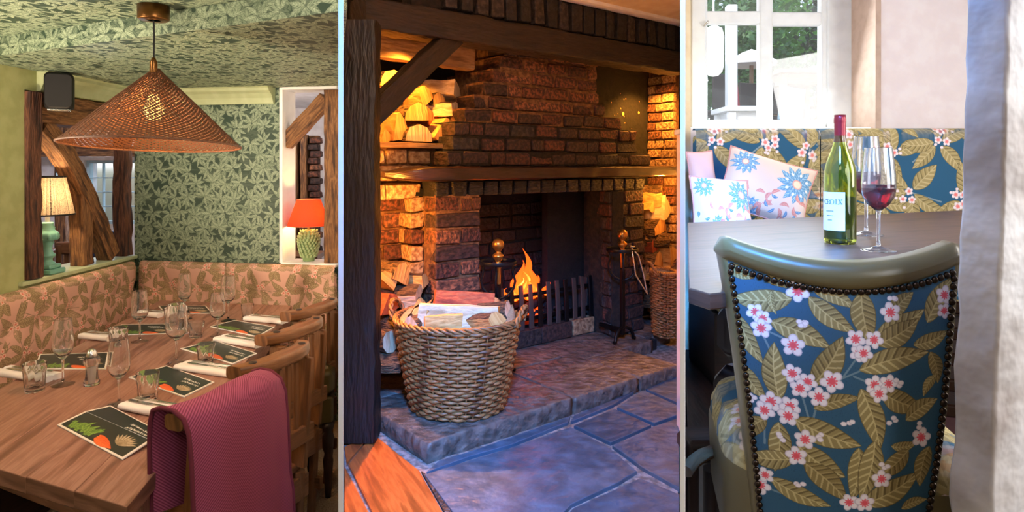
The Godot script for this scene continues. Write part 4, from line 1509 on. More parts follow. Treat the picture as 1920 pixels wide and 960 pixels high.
# ---------------------------------------------------------------- carver chairs
func carver(label: String) -> Node3D:       # faces -z, origin on the floor under the seat
	var o := thing("carver_chair", label, "chair", Vector3.ZERO, 0, "oak carver chairs along the table")
	var m: Material = M["chair_oak"]
	var k := MB.new()
	k.box(T(Vector3(0, 0.43, -0.02)), Vector3(0.3, 0.035, 0.33), 0.012)
	obj("seat", k, m, o)
	for s in [-1, 1]:
		k = MB.new()
		k.box(T(Vector3(s * 0.125, 0.21, -0.15)), Vector3(0.035, 0.42, 0.035), 0.005)
		obj("leg", k, m, o)
		# rear legs rake out behind and carry the back
		k = MB.new()
		k.tube([Vector3(s * 0.13, 0.0, 0.125), Vector3(s * 0.128, 0.42, 0.15)], 0.024, 4)
		obj("leg", k, m, o)
		k = MB.new()
		k.box(Transform3D(look(Vector3(0, 0.4, 0.03), Vector3(0, 0, 1)), Vector3(s * 0.128, 0.635, 0.16)), Vector3(0.4, 0.062, 0.022), 0.004)
		obj("back_post", k, m, o)
		k = MB.new()       # side stretcher and brace
		k.box(Transform3D(look(Vector3(0, 0, 1), Vector3.UP), Vector3(s * 0.13, 0.19, 0.01)), Vector3(0.34, 0.05, 0.02), 0.003)
		obj("stretcher", k, m, o)
	for y in [0.56, 0.36]:
		k = MB.new()
		k.box(T(Vector3(0, y, 0.175 if y > 0.5 else 0.15)), Vector3(0.33, 0.06 if y > 0.5 else 0.085, 0.02), 0.003)
		obj("cross_board", k, m, o)
	for j in 5:
		k = MB.new()
		k.box(T(Vector3((j - 2) * 0.042, 0.7, 0.168)), Vector3(0.02, 0.25, 0.012), 0.003)
		obj("slat", k, m, o)
	k = MB.new()
	var rings := []
	for i in 17:
		var f := i / 8.0 - 1.0
		var ring := PackedVector3Array()
		var zz := 0.175 - 0.075 * f * f + 0.03 * absf(f)
		for p in rrect(0.074 - 0.012 * absf(f), 0.042, 0.014, 4):
			ring.push_back(Vector3(f * 0.168, 0.862 + p.y - 0.004 * f * f, zz + p.x))
		rings.push_back(ring)
	k.loft(rings)
	obj("top_rail", k, m, o)
	for s in [-1, 1]:
		k = MB.new()
		k.lathe(T(Vector3(s * 0.12, 0.88, 0.163)), [[0.013, 0.0], [0.013, 0.0045], [0.0, 0.006]], 12)
		obj("plug", k, M["dark_wood"], o)
	return o

func chair_at(x: float, y: float, d: float) -> Transform3D:       # rail middle seen at pixel (x, y), at this depth
	var q := px(x, y, d)
	var turn := atan2(0.94, 0.35)
	var b := Basis(Vector3.UP, turn)
	return Transform3D(b, Vector3(q.x, FLOOR1, q.z) - b * Vector3(0, 0, 0.14))

func chairs1() -> void:
	var c0 := carver("second oak carver chair from the front, right behind the burgundy throw")
	c0.transform = chair_at(512, 665, 2.19)
	dup(c0, chair_at(425, 727, 1.80), "nearest oak carver chair, its back covered by a burgundy throw")
	dup(c0, chair_at(549, 626, 2.57), "third oak carver chair from the front, between two bare ones")
	dup(c0, chair_at(585, 585, 2.95), "farthest oak carver chair beside the back bench")
	# burgundy throw over the near chair's back
	var b := Basis(Vector3.UP, atan2(0.94, 0.35))
	var t := chair_at(425, 727, 1.80)
	var o := thing("throw_blanket", "burgundy ribbed throw draped over the nearest chair's back", "throw", t.origin)
	o.transform = t
	var path := []          # cross-section: (z, y)
	for q in [[0.105, 0.62], [0.1, 0.72], [0.098, 0.8], [0.1, 0.86], [0.11, 0.895], [0.14, 0.905], [0.18, 0.903], [0.215, 0.885], [0.232, 0.85], [0.24, 0.78], [0.246, 0.66], [0.255, 0.5], [0.262, 0.34], [0.268, 0.2], [0.272, 0.08]]:
		path.push_back(Vector2(q[0], q[1]))
	var rows := []
	var inner := []
	for i in path.size() * 3 - 2:
		var p: Vector2 = path[i / 3].lerp(path[mini(i / 3 + 1, path.size() - 1)], (i % 3) / 3.0)
		var row := PackedVector3Array()
		for j in 33:
			var f := j / 16.0 - 1.0
			var bow := -0.058 * f * f + 0.018 * absf(f)
			var w := 0.006 * sin(f * 7.0 + 1.0) * clampf((0.9 - p.y) * 1.6, 0, 1) + 0.004 * sin(f * 15.0 + p.y * 5.0) * clampf((0.9 - p.y), 0, 1)
			row.push_back(Vector3(f * 0.178, p.y - 0.012 * f * f + 0.004 * sin(f * 4.0), p.x + bow * (1.0 if p.y > 0.6 else 0.8) + (w if p.x > 0.17 else -w * 0.2)))
		rows.push_back(row)
	var k := MB.new()
	k.loft(rows, false, false, false, Vector3(0, 0.3, 1))
	var m := mat("burgundy_rib", Color(0.42, 0.12, 0.2), 0.95)
	var c := Canvas.new(96, 96, Color.WHITE)
	for y in 96:
		for x in 96:
			var f := fposmod((x + y) / 16.0, 1.0)
			var v := 0.62 + 0.38 * sin(f * PI)
			c.put(x, y, Color(0.34, 0.08, 0.17).lerp(Color(0.62, 0.3, 0.42), pow(v, 3.0)))
	m.albedo_color = Color.WHITE
	m.albedo_texture = c.tex()
	m.uv1_scale = Vector3(20, 20, 1)
	bump(m, m.albedo_texture, 0.25)
	obj("cloth", k, m, o)
	# hem: rolled edges give the cloth its thickness
	for e in [0, 32]:
		var edge := []
		for r in rows:
			edge.push_back(r[e])
		k = MB.new()
		k.tube(edge, 0.006, 6, true, Vector3.RIGHT)
		obj("hem", k, mat("burgundy_hem", Color(0.38, 0.12, 0.19), 0.95), o)
	# green leather seat by the back bench
	var g := px(602, 655, 3.05)
	o = thing("leather_stool", "green leather upholstered seat on dark turned legs beside the far chair", "stool", Vector3(g.x, FLOOR1, g.z), 0.26)
	var gl := mat("green_leather", Color(0.22, 0.19, 0.06), 0.32)
	k = MB.new()
	k.box(T(Vector3(0.0, 0.53, 0)), Vector3(0.13, 0.12, 0.34), 0.03)
	obj("cushion", k, gl, o)
	k = MB.new()
	k.box(T(Vector3(0.0, 0.405, 0)), Vector3(0.12, 0.13, 0.32), 0.015)
	obj("base", k, gl, o)
	for s in [[-1, 1], [1, 1], [-1, -1], [1, -1]]:
		k = MB.new()
		k.lathe(T(Vector3(s[0] * 0.035, 0, s[1] * 0.13)), [[0.0, 0.0], [0.013, 0.0], [0.015, 0.03], [0.02, 0.12], [0.024, 0.17], [0.016, 0.2], [0.026, 0.23], [0.028, 0.27], [0.018, 0.3], [0.026, 0.32], [0.026, 0.345], [0.0, 0.345]], 14)
		obj("leg", k, M["dark_wood"], o)

# ---------------------------------------------------------------- what the openings show
func simple_chair(called: String, at: Vector3, turn: float, label: String, m: Material, slats := 5) -> void:
	var o := thing(called, label, "chair", at, turn, "chairs in the side rooms")
	var k := MB.new()
	k.box(T(Vector3(0, 0.45, 0)), Vector3(0.42, 0.04, 0.42), 0.01)
	obj("seat", k, m, o)
	for s in [[-1, -1], [1, -1], [-1, 1], [1, 1]]:
		k = MB.new()
		var h := 0.45 if s[1] < 0 else 0.9
		k.box(T(Vector3(s[0] * 0.185, h / 2, s[1] * 0.185)), Vector3(0.04, h, 0.04), 0.006)
		obj("leg", k, m, o)
	k = MB.new()
	k.box(T(Vector3(0, 0.87, 0.185)), Vector3(0.42, 0.1, 0.035), 0.012)
	obj("top_rail", k, m, o)
	for j in slats:
		k = MB.new()
		k.box(T(Vector3((j - (slats - 1) / 2.0) * 0.32 / slats, 0.65, 0.185)), Vector3(0.2 / slats, 0.36, 0.015), 0.003)
		obj("slat", k, m, o)

func plain_table(called: String, at: Vector3, w: float, d: float, h: float, label: String, top: Material, leg: Material, turn := 0.0) -> void:
	var o := thing(called, label, "table", at, turn)
	var k := MB.new()
	k.box(T(Vector3(0, h - 0.02, 0)), Vector3(w, 0.04, d), 0.006)
	obj("tabletop", k, top, o)
	k = MB.new()
	k.box(T(Vector3(0, h - 0.09, 0)), Vector3(w - 0.1, 0.1, d - 0.1), 0.004)
	obj("apron", k, top, o)
	for s in [[-1, -1], [1, -1], [-1, 1], [1, 1]]:
		k = MB.new()
		k.box(T(Vector3(s[0] * (w / 2 - 0.05), (h - 0.04) / 2, s[1] * (d / 2 - 0.05))), Vector3(0.06, h - 0.04, 0.06), 0.006)
		obj("leg", k, leg, o)

func side_rooms1() -> void:
	bulb("unseen_side_room_light", Vector3(-4.6, 1.85, -4.3), 1.0, Color(0.95, 0.93, 1.0), 0.08)  # unseen lights without fixtures, placed to brighten the side rooms
	bulb("unseen_side_room_light", Vector3(-2.3, 1.9, -4.9), 0.7, Color(1, 0.93, 0.9), 0.08)
	area("side_daylight", Vector3(-4.0, 1.2, -6.3), Vector3(-3.6, 0.9, -4.0), Vector2(0.5, 0.6), 1.6, Color(0.85, 0.9, 1.0))
	var o: MeshInstance3D
	o = obj("ceiling_beam", timber([Vector3(-5.6, 1.58, -6.0), Vector3(-2.9, 1.58, -6.0)], 0.12, 0.1, Vector3.UP, 0.008, 12, 0.12), M["oak_beam"])
	tag(o, "brown beam across the side room above its pale blue window", "beam")
	o = obj("timber_post", timber([Vector3(-4.13, FLOOR1, -5.9), Vector3(-4.13, 2.0, -5.9)], 0.12, 0.1, Vector3.RIGHT, 0.008, 13, 0.12), M["oak_beam"])
	tag(o, "dark post in the side room, left of the pale blue window", "post")
	o = obj("timber_post", timber([Vector3(-4.27, 0.9, -5.6), Vector3(-4.27, 2.0, -5.6)], 0.06, 0.08, Vector3.RIGHT, 0.006, 14, 0.12), M["oak_beam"])
	tag(o, "thin brown post in the side room above the string shade", "post")
	plain_table("side_table", Vector3(-4.3, FLOOR1, -5.4), 0.8, 0.4, 0.8, "brown wooden table in the side room behind the string shade lamp", M["chair_oak"], M["white_paint"])
	simple_chair("dark_chair", Vector3(-3.72, FLOOR1, -4.72), PI + 0.3, "dark wooden chair in the side room, right of the blue-green lamp", M["dark_wood"])
	simple_chair("dark_chair", Vector3(-4.25, FLOOR1, -4.75), PI - 0.2, "dark wooden chair in the side room, behind the blue-green lamp's base", M["dark_wood"])
	simple_chair("slatted_chair", Vector3(-3.42, FLOOR1, -5.25), 0.25, "brown slatted chair in the side room between stub and brace", M["chair_oak"], 6)
	simple_chair("blue_chair", Vector3(-3.68, FLOOR1 + 0.011, -5.95), 0.0, "dark blue spindle chair in the side room below the window", mat("navy_paint", Color(0.05, 0.06, 0.16), 0.5), 7)
	var p := thing("panel_leg_table", "lilac panelled stand with a white leg beside the stub post", "stand", Vector3(-3.36, FLOOR1, -4.5), 0.3)
	var k := MB.new()
	k.box(T(Vector3(0, 0.42, 0)), Vector3(0.13, 0.84, 0.12), 0.006)
	obj("panel", k, mat("lilac_paint", Color(0.55, 0.4, 0.62), 0.6), p)
	k = MB.new()
	k.box(T(Vector3(0.085, 0.45, 0.05)), Vector3(0.022, 0.9, 0.022), 0.003)
	obj("leg", k, M["white_paint"], p)
	var w := thing("tumbler", "small water glass on the side room's table behind the lamp", "glass", Vector3(-4.1, FLOOR1 + 0.8, -5.35))
	tumbler_parts(w, 0.1, 0.032, 0.042, M["clear_glass"])
	var pic := thing("framed_picture", "small pale framed picture on the dark post in the side room", "picture", Vector3(-4.11, 1.32, -5.83))
	k = MB.new()
	k.box(T(Vector3(0, 0, 0)), Vector3(0.1, 0.14, 0.012), 0.003)
	obj("frame", k, M["black_plastic"], pic)
	k = MB.new()
	k.box(T(Vector3(0, 0, 0.007)), Vector3(0.08, 0.12, 0.004), 0.001)
	obj("print", k, mat("pale_print", Color(0.7, 0.85, 0.9), 0.6), pic)
	var j := thing("teapot", "small white pot on the sill between lamp and stub post", "pot", Vector3(-2.45, 0.887, -3.41))
	k = MB.new()
	k.lathe(T(Vector3.ZERO), [[0.0, 0.0], [0.012, 0.0], [0.02, 0.01], [0.018, 0.022], [0.006, 0.027], [0.004, 0.032], [0.0, 0.033]], 14)
	obj("pot_body", k, M["white_paint"], j)
	# brick wall with timbers beyond the back opening
	var wall := thing("timbered_brick_wall", "old brick wall with upright timbers beyond the back opening", "wall", Vector3(-1.88, FLOOR1, -5.5))
	wall.set_meta("kind", "structure")
	k = MB.new()
	k.box(T(Vector3(0.03, 0.9, -0.05)), Vector3(0.36, 1.75, 0.06), 0.0)
	obj("mortar_bed", k, M["mortar"], wall)
	var variants := []
	for v in 4:
		variants.push_back(brick_mesh(Vector3(0.098, 0.052, 0.06), 300 + v, 0.005))
	for row in 30:
		for col in 4:
			if col == 1 or col == 2:
				continue
			inst("brick", variants[(row + col) % 4], M["brick_%d" % ((row * 2 + col) % 5)], wall, T(Vector3(-0.13 + col * 0.105 + (0.012 if row % 2 else -0.012), 0.05 + row * 0.058, 0.0)))
	obj("timber_upright", timber([Vector3(0.0, 0.02, 0.02), Vector3(0.0, 1.78, 0.02)], 0.1, 0.08, Vector3.BACK, 0.01, 15, 0.12), M["pale_timber"], wall)
	obj("timber_upright", timber([Vector3(0.1, 0.02, 0.015), Vector3(0.1, 1.78, 0.015)], 0.055, 0.07, Vector3.BACK, 0.01, 16, 0.12), M["oak_beam"], wall)
	plain_table("far_table", Vector3(-1.66, FLOOR1, -4.8), 0.45, 0.3, 0.86, "brown wooden table behind the red shaded lamp", M["chair_oak"], M["chair_oak"], 0.1)
	simple_chair("oak_chair", Vector3(-1.66, FLOOR1, -4.3), 0.2, "oak chair seen behind the knobbly green lamp base", M["chair_oak"], 3)
	w = thing("salt_jar", "small white jar on the far table right of the red lamp", "jar", Vector3(-1.52, FLOOR1 + 0.86, -4.7))
	k = MB.new()
	k.lathe(T(Vector3.ZERO), [[0.0, 0.0], [0.03, 0.0], [0.03, 0.09], [0.024, 0.1], [0.0, 0.1]], 14)
	obj("jar_body", k, M["white_paint"], w)
	obj("door_lining", timber([Vector3(-2.07, 1.3, -5.75), Vector3(-2.07, 1.45, -5.75)], 0.05, 0.05, Vector3.RIGHT, 0.002, 17), M["pale_timber"], wall, T(Vector3(1.88, -FLOOR1, 5.5)))

# ================================================================ inglenook
func inn_a(x: float, b: float) -> float:          # where the sight line through column x meets the upright plane b
	var k := (x - CX) / F
	return (k * (3.18 + 0.78 * b) + 0.371 + 0.626 * b) / (0.78 - 0.626 * k)

func inn_px(x: float, y: float, b: float) -> Vector3:
	var q := inn(inn_a(x, b), b, 0)
	return px(x, y, -q.z)

func il(a: float, y: float, b: float) -> Vector3:   # the same place in the inglenook's own axes
	return Vector3(a, y, -b)

func inn_t() -> Transform3D:
	return Transform3D(inn_basis(), inn(0, 0, 0))

func inn_node(called: String) -> Node3D:
	var o := Node3D.new()
	o.name = numbered(called)
	add_child(o)
	o.transform = inn_t()
	o.set_meta("kind", "structure")
	return o

var BR := []      # brick variants, 0.215 x 0.09 x 0.11
var HB := []      # soldier bricks

# one course of bricks in the plane z = -b, from a0 to a1; the first brick is cut to «first»
func course(parent: Node3D, a0: float, a1: float, y: float, h: float, b: float, depth: float, first: float, mats: Array, r: RandomNumberGenerator, len := 0.225, t := Transform3D.IDENTITY) -> void:
	var a := a0
	var l := first
	var gap := 0.014
	while a < a1 - 0.03:
		l = minf(l, a1 - a)
		if a1 - a - l < 0.06:
			l = a1 - a
		var s := Vector3((l - gap) / 0.215, (h - gap) / 0.09, depth / 0.11)
		var at := Vector3(a + l / 2, y + h / 2 + r.randf_range(-0.003, 0.003), -b - depth / 2 + r.randf_range(-0.006, 0.008))
		var bs := Basis(Vector3(0, 0, 1), r.randf_range(-0.015, 0.015)).scaled_local(s)
		inst("brick", BR[r.randi() % BR.size()], M[mats[r.randi() % mats.size()]], parent, t * Transform3D(bs, at))
		a += l
		l = len * r.randf_range(0.92, 1.08) if r.randf() > 0.25 else len * 0.55

func core(parent: Node3D, called: String, a0: float, a1: float, y0: float, y1: float, b0: float, b1: float, m: String) -> void:
	var k := MB.new()
	k.box(T(Vector3((a0 + a1) / 2, (y0 + y1) / 2, -(b0 + b1) / 2)), Vector3(a1 - a0, y1 - y0, b1 - b0), 0.002)
	obj(called, k, M[m], parent)

func inglenook() -> void:
	for v in 7:
		BR.push_back(brick_mesh(Vector3(0.215, 0.09, 0.11), 500 + v, 0.008))
	for v in 4:
		HB.push_back(brick_mesh(Vector3(0.1, 0.2, 0.09), 520 + v, 0.009))
	floor2()
	hearth()
	masonry2()
	timbers2()
	fire()
	firedogs()
	log_piles()
	baskets()

func floor2() -> void:
	var o := Node3D.new()
	o.name = numbered("floor")
	add_child(o)
	o.set_meta("kind", "structure")
	var k := MB.new()
	k.slab(poly_xd([Vector2(-0.28, 1.12), Vector2(0.28, 1.12), Vector2(1.6, 6.1), Vector2(-1.62, 6.1)]), -0.069, -0.02, 0.001)
	obj("bed", k, M["grout"], o)
	var sl := [
		[[822, 863], [880, 846], [960, 818], [1069, 780], [1066, 790], [960, 832], [880, 855], [800, 884]],
		[[1076, 778], [1150, 749], [1196, 729], [1150, 758], [1070, 790]],
		[[796, 889], [960, 838], [1070, 800], [1139, 836], [1194, 882], [1160, 903], [1072, 944], [1030, 990], [872, 990]],
		[[1076, 797], [1152, 766], [1221, 796], [1145, 829]],
		[[1157, 763], [1206, 731], [1272, 760], [1272, 777], [1226, 793]],
		[[1211, 729], [1276, 702], [1276, 756]],
		[[1148, 834], [1226, 799], [1272, 783], [1276, 914], [1202, 874]],
		[[1036, 992], [1074, 952], [1200, 896], [1276, 926], [1276, 992]],
	]
	var n := 0
	for s in sl:
		var pts := PackedVector2Array()
		for q in s:
			var p := at_h(q[0], q[1], 0.0)
			p.x = minf(p.x, -p.z * 0.2615)
			pts.push_back(Vector2(p.x, p.z))
		k = MB.new()
		k.slab(pts, -0.03, 0.0, 0.005)
		obj("slate", k, M["slate_%d" % (n % 4)], o)
		n += 1
	# dark joint and the boards at the left
	var bd := [
		[[700, 812], [786, 880], [846, 985], [719, 1000], [653, 868]],
		[[646, 872], [714, 1002], [600, 1000]],
		[[646, 836], [696, 812], [650, 866]],
	]
	for s in bd:
		var pts := PackedVector2Array()
		var fr := at_h(719, 1000, 0) - at_h(653, 868, 0)
		var bs := Basis(Vector3.UP, atan2(fr.x, fr.z))
		for q in s:
			var p := at_h(q[0], q[1], 0.0)
			p.x = maxf(p.x, p.z * 0.262)
			p = bs.inverse() * p
			pts.push_back(Vector2(p.x, p.z))
		k = MB.new()
		k.slab(pts, -0.03, -0.004, 0.003, T(Vector3.ZERO, bs))
		obj("floor_plank", k, M["floor_plank"], o)
	k = MB.new()
	var st := PackedVector2Array()
	for q in [[790, 880], [800, 886], [866, 985], [850, 985]]:
		var p := at_h(q[0], q[1], 0.0)
		st.push_back(Vector2(p.x, p.z))
	k.slab(st, -0.03, -0.006, 0.003)
	obj("floor_strip", k, M["hearth_edge"], o)

func hearth() -> void:
	var o := inn_node("hearth")
	noise.seed = 77
	noise.frequency = 1.0
	var n := 0
	for s in [[-0.06, 0.93, 0.0, 0.7], [0.945, 1.53, 0.0, 0.62], [1.545, 1.94, 0.0, 0.5], [0.07, 0.75, 0.71, 1.2], [0.765, 1.45, 0.64, 1.25], [1.465, 2.3, 0.51, 1.25], [2.31, 2.64, 0.6, 1.1]]:
		var k := MB.new()
		var rings := []
		# an outline with a broken front edge, lofted up through four levels
		var out := []
		var NA := 26
		for i in NA + 1:
			out.push_back([lerpf(s[0], s[1], float(i) / NA), s[2], 1.0 if s[2] == 0.0 else 0.0])
		for i in 9:
			out.push_back([s[1], lerpf(s[2], s[3], (i + 1) / 9.0), 0.0])
		for i in NA:
			out.push_back([lerpf(s[1], s[0], float(i + 1) / NA), s[3], 0.0])
		for i in 8:
			out.push_back([s[0], lerpf(s[3], s[2], (i + 1) / 9.0), 1.0 if n == 0 else 0.0])
		for lv in [[-0.018, 0.004], [0.02, 0.0], [0.05, -0.002], [0.078, 0.004], [0.086, 0.016]]:
			var ring := PackedVector3Array()
			for q in out:
				var ca: float = (s[0] + s[1]) / 2.0
				var cb: float = (s[2] + s[3]) / 2.0
				var f: float = 0.012 * noise.get_noise_2d(q[0] * 4.0, n) * q[2] + q[2] * (0.012 * noise.get_noise_3d(q[0] * 26.0, lv[0] * 50.0, n) + 0.008 * noise.get_noise_3d(q[0] * 60.0, lv[0] * 80.0, q[1] * 40.0))
				var ins: float = lv[1] * (1.0 if q[2] > 0.0 else 0.4) + f
				var aa: float = q[0] + ins * signf(ca - q[0]) * (1.0 if q[0] == s[0] or q[0] == s[1] else 0.0)
				var bb: float = q[1] + ins * signf(cb - q[1]) * (1.0 if q[1] == s[2] or q[1] == s[3] else 0.0)
				var y: float = lv[0] + (0.004 * noise.get_noise_2d(q[0] * 3.0, q[1] * 3.0) - 0.003 * (n % 3) if lv[0] > 0.07 else 0.0)
				ring.push_back(il(aa, y, bb))
			rings.push_back(ring)
		# gently uneven top
		for sc in [0.66, 0.33, 0.02]:
			var ring := PackedVector3Array()
			var c := il((s[0] + s[1]) / 2.0, 0.0, (s[2] + s[3]) / 2.0)
			for p in rings[4]:
				var q: Vector3 = c + (p - c) * sc
				q.y = 0.086 - 0.003 * (n % 3) + 0.006 * noise.get_noise_2d(q.x * 5.0, q.z * 5.0) + 0.003 * noise.get_noise_2d(q.x * 16.0, q.z * 16.0)
				ring.push_back(q)
			rings.push_back(ring)
		k.loft(rings)
		obj("hearth_slab", k, M["hearth_stone"], o)
		n += 1
	core(o, "bed", -0.03, 1.92, -0.05, 0.06, 0.02, 0.55, "dark_gap")
	core(o, "bed", 0.12, 2.4, -0.05, 0.06, 0.55, 1.4, "dark_gap")

func masonry2() -> void:
	var r := RandomNumberGenerator.new()
	r.seed = 21
	var all := ["brick_0", "brick_1", "brick_2", "brick_3", "brick_4"]
	var dark := ["soot_brick_0", "soot_brick_1", "soot_brick_2"]
	var purple := ["brick_4", "brick_2", "brick_4", "brick_0", "soot_brick_1"]
	var light := ["light_brick_0", "light_brick_1", "light_brick_2", "light_brick_3"]
	# chimney breast, stepping in course by course
	var o := inn_node("wall_chimney")
	var lx := [838, 848, 852, 872, 888, 905, 924, 938, 944, 946]
	var rx := [1222, 1195, 1194, 1166, 1134, 1124, 1122, 1122, 1122, 1122]
	for c in 10:
		var b: float = [0.73, 0.76, 0.78, 0.81, 0.84, 0.855, 0.86, 0.865, 0.87, 0.87][c]
		var a0 := inn_a(lx[c], b)
		var a1 := inn_a(rx[c], b)
		course(o, a0, a1, 1.445 + 0.098 * c, 0.098, b, 0.2, 0.23 if c % 2 else 0.125, purple if c < 3 else all, r)
		core(o, "mortar_bed", a0 + 0.012, a1 - 0.012, 1.445 + 0.098 * c, 1.445 + 0.098 * (c + 1), b + 0.014, 1.48, "mortar" if c > 2 else "dark_mortar")
	# left pier: front and whitewashed side
	o = inn_node("wall_pier")
	for c in 11:
		var y := 0.085 + 0.106 * c
		if c % 2:
			course(o, 0.45, 0.82, y, 0.106, 0.75, 0.12, 0.37, all, r)
		else:
			course(o, 0.45, 0.82, y, 0.106, 0.75, 0.12, 0.2, all, r, 0.16)
	core(o, "mortar_bed", 0.462, 0.808, 0.085, 1.26, 0.762, 1.2, "mortar")
	for c in 11:      # the side bricks run into the wall
		var t := Transform3D(Basis(Vector3.UP, PI / 2), Vector3(0.45, 0, -0.885))
		course(o, 0.0, 0.17, 0.085 + 0.106 * c, 0.106, -0.004, 0.1, 0.17 if c % 2 else 0.1, ["light_brick_3", "light_brick_2", "brick_1"], r, 0.17, t)
	# right pier and the splayed cheek
	o = inn_node("wall_pier")
	for c in 11:
		var y := 0.085 + 0.106 * c
		course(o, 2.11, 2.49, y, 0.106, 0.75, 0.12, 0.19 if c % 2 else 0.12, ["brick_4", "brick_2", "soot_brick_1", "brick_0"], r, 0.2)
	core(o, "mortar_bed", 2.13, 2.48, 0.085, 1.26, 0.762, 1.1, "dark_mortar")
	var ct := Transform3D(look(Vector3(0.17, 0, -0.62), Vector3.UP), Vector3(2.1, 0, -0.76))
	for c in 11:
		course(o, 0.0, 0.62, 0.085 + 0.106 * c, 0.106, -0.088, 0.1, 0.2 if c % 2 else 0.1, ["soot_brick_1", "brick_2", "soot_brick_0"], r, 0.2, ct)
	var k := MB.new()
	k.box(ct * T(Vector3(0.31, 0.66, 0.055)), Vector3(0.64, 1.16, 0.1), 0.002)
	obj("mortar_bed", k, M["dark_mortar"], o)
	# firebox back, soot black
	o = inn_node("wall_firebox")
	core(o, "fireback", 0.55, 2.45, 0.05, 1.3, 1.4, 1.48, "soot")
	for c in 10:
		course(o, 0.8, 2.25, 0.085 + 0.106 * c, 0.106, 1.385, 0.05, 0.12 if c % 2 else 0.22, ["soot_brick_2", "soot_brick_0", "soot"], r)
	core(o, "flue_roof", 0.4, 2.5, 1.25, 1.3, 0.9, 1.48, "soot")
	# the course over the fire opening
	o = inn_node("wall_lintel")
	core(o, "mortar_bed", 0.46, 2.48, 1.25, 1.345, 0.775, 0.95, "soot")
	var a := 0.46
	while a < 2.4:
		inst("brick", HB[r.randi() % 4], M[dark[r.randi() % 3]], o, Transform3D(Basis.IDENTITY.scaled(Vector3(1.15, 0.46, 1)), il(a + 0.06, 1.297, 0.8)))
		a += 0.128
	# left recess: brick back, then a rough pale corbel carrying the log ledge
	o = inn_node("wall_recess")
	core(o, "mortar_bed", inn_a(650, 1.3), 0.5, 0.06, 1.25, 1.05, 1.3, "mortar")
	for c in 11:
		course(o, inn_a(652, 1.12), 0.46, 0.085 + 0.106 * c, 0.106, 1.03, 0.08, 0.2 if c % 2 else 0.1, ["brick_1", "brick_3", "brick_0"], r, 0.24)
	core(o, "mortar_bed", inn_a(650, 1.5), 0.72, 1.23, 1.56, 0.985, 1.5, "mortar")
	for c in 3:
		var b: float = [0.9, 0.95, 0.96][c]
		course(o, inn_a(653, b + 0.12), 0.44 if c == 0 else 0.66, 1.23 + 0.11 * c, 0.11, b, 0.12, 0.3 if c == 1 else 0.2, light, r, 0.3)
	k = MB.new()
	timber([il(inn_a(653, 1.32), 1.578, 1.1), il(0.3, 1.58, 1.1), il(0.735, 1.576, 1.1)], 0.42, 0.032, Vector3.UP, 0.006, 61, 0.06, k)
	obj("ledge", k, M["pale_timber"], o)
	core(o, "niche_back", inn_a(650, 1.54), 1.6, 1.5, 2.7, 1.46, 1.54, "soot")
	# right side: sooty niche with flaking paint, brick side wall
	o = inn_node("wall_niche")
	core(o, "niche_back", 1.75, 3.1, 0.06, 2.7, 1.13, 1.2, "soot")
	k = MB.new()
	for j in 46:
		var ax := clampf(2.62 + r.randfn() * 0.11, 2.35, 2.93)
		var yy := clampf(1.75 + r.randfn() * 0.14, 1.46, 2.1)
		var pts := []
		var sz := r.randf_range(0.003, 0.008) * (2.2 if j % 9 == 0 else 1.0)
		for q in 6:
			var an := TAU * q / 6
			pts.push_back(il(ax + cos(an) * sz * r.randf_range(0.5, 1.1), yy + sin(an) * sz * r.randf_range(0.6, 1.6), 1.1285))
		k.face(pts, [], Vector3(0, 0, 1))
	obj("paint_flakes", k, mat("flake_paint", Color(0.85, 0.62, 0.35), 0.8), o).set_meta("kind", "stuff")
	o = inn_node("wall_side")
	var a3 := 3.0
	core(o, "mortar_bed", a3 + 0.015, a3 + 0.1, 0.06, 2.45, 0.86, 1.2, "mortar")
	var wt := Transform3D(look(Vector3(0, 0, 1), Vector3.UP), Vector3(a3, 0, -1.13))
	wt = Transform3D(Basis(Vector3(0, 0, 1), Vector3.UP, Vector3(-1, 0, 0)), Vector3(a3, 0, -1.13))
	for c in 26:
		course(o, 0.0, 0.3, 0.085 + 0.084 * c, 0.084, -0.012, 0.05, 0.16 if c % 2 else 0.09, light + ["brick_3"], r, 0.17, wt)
	# upper closing wall over the beam and the alcove's roof
	o = inn_node("wall_upper")
	core(o, "plaster", inn_a(650, 1.5), inn_a(1270, 0.62), 2.61, 2.76, 0.62, 1.5, "soot")
	core(o, "mortar_bed", 0.2, inn_a(1273, 0.62), 2.38, 2.615, 0.6, 0.72, "dark_mortar")
	a = 0.45
	while a < inn_a(1268, 0.56):
		inst("soldier_brick", HB[r.randi() % 4], M[dark[r.randi() % 3]], o, Transform3D(Basis(Vector3(0, 0, 1), r.randf_range(-0.04, 0.04)), il(a, 2.5, 0.6)))
		a += 0.119
	k = MB.new()
	k.slab(poly_xd([Vector2(-0.32, 1.3), Vector2(0.33, 1.3), Vector2(1.48, 5.62), Vector2(1.3, 5.55), Vector2(-0.72, 3.42)]), 2.63, 2.7, 0.002)
	struct("ceiling", k, M["cream_plaster"])
	k = MB.new()
	k.box(inn_t() * T(il(1.45, 2.62, 0.53)), Vector3(2.6, 0.03, 0.09), 0.006)
	struct("trim_7", k, M["white_plaster"])
	# mantel shelf
	var rings := []
	noise.seed = 90
	var aend := inn_a(1274, 0.66)
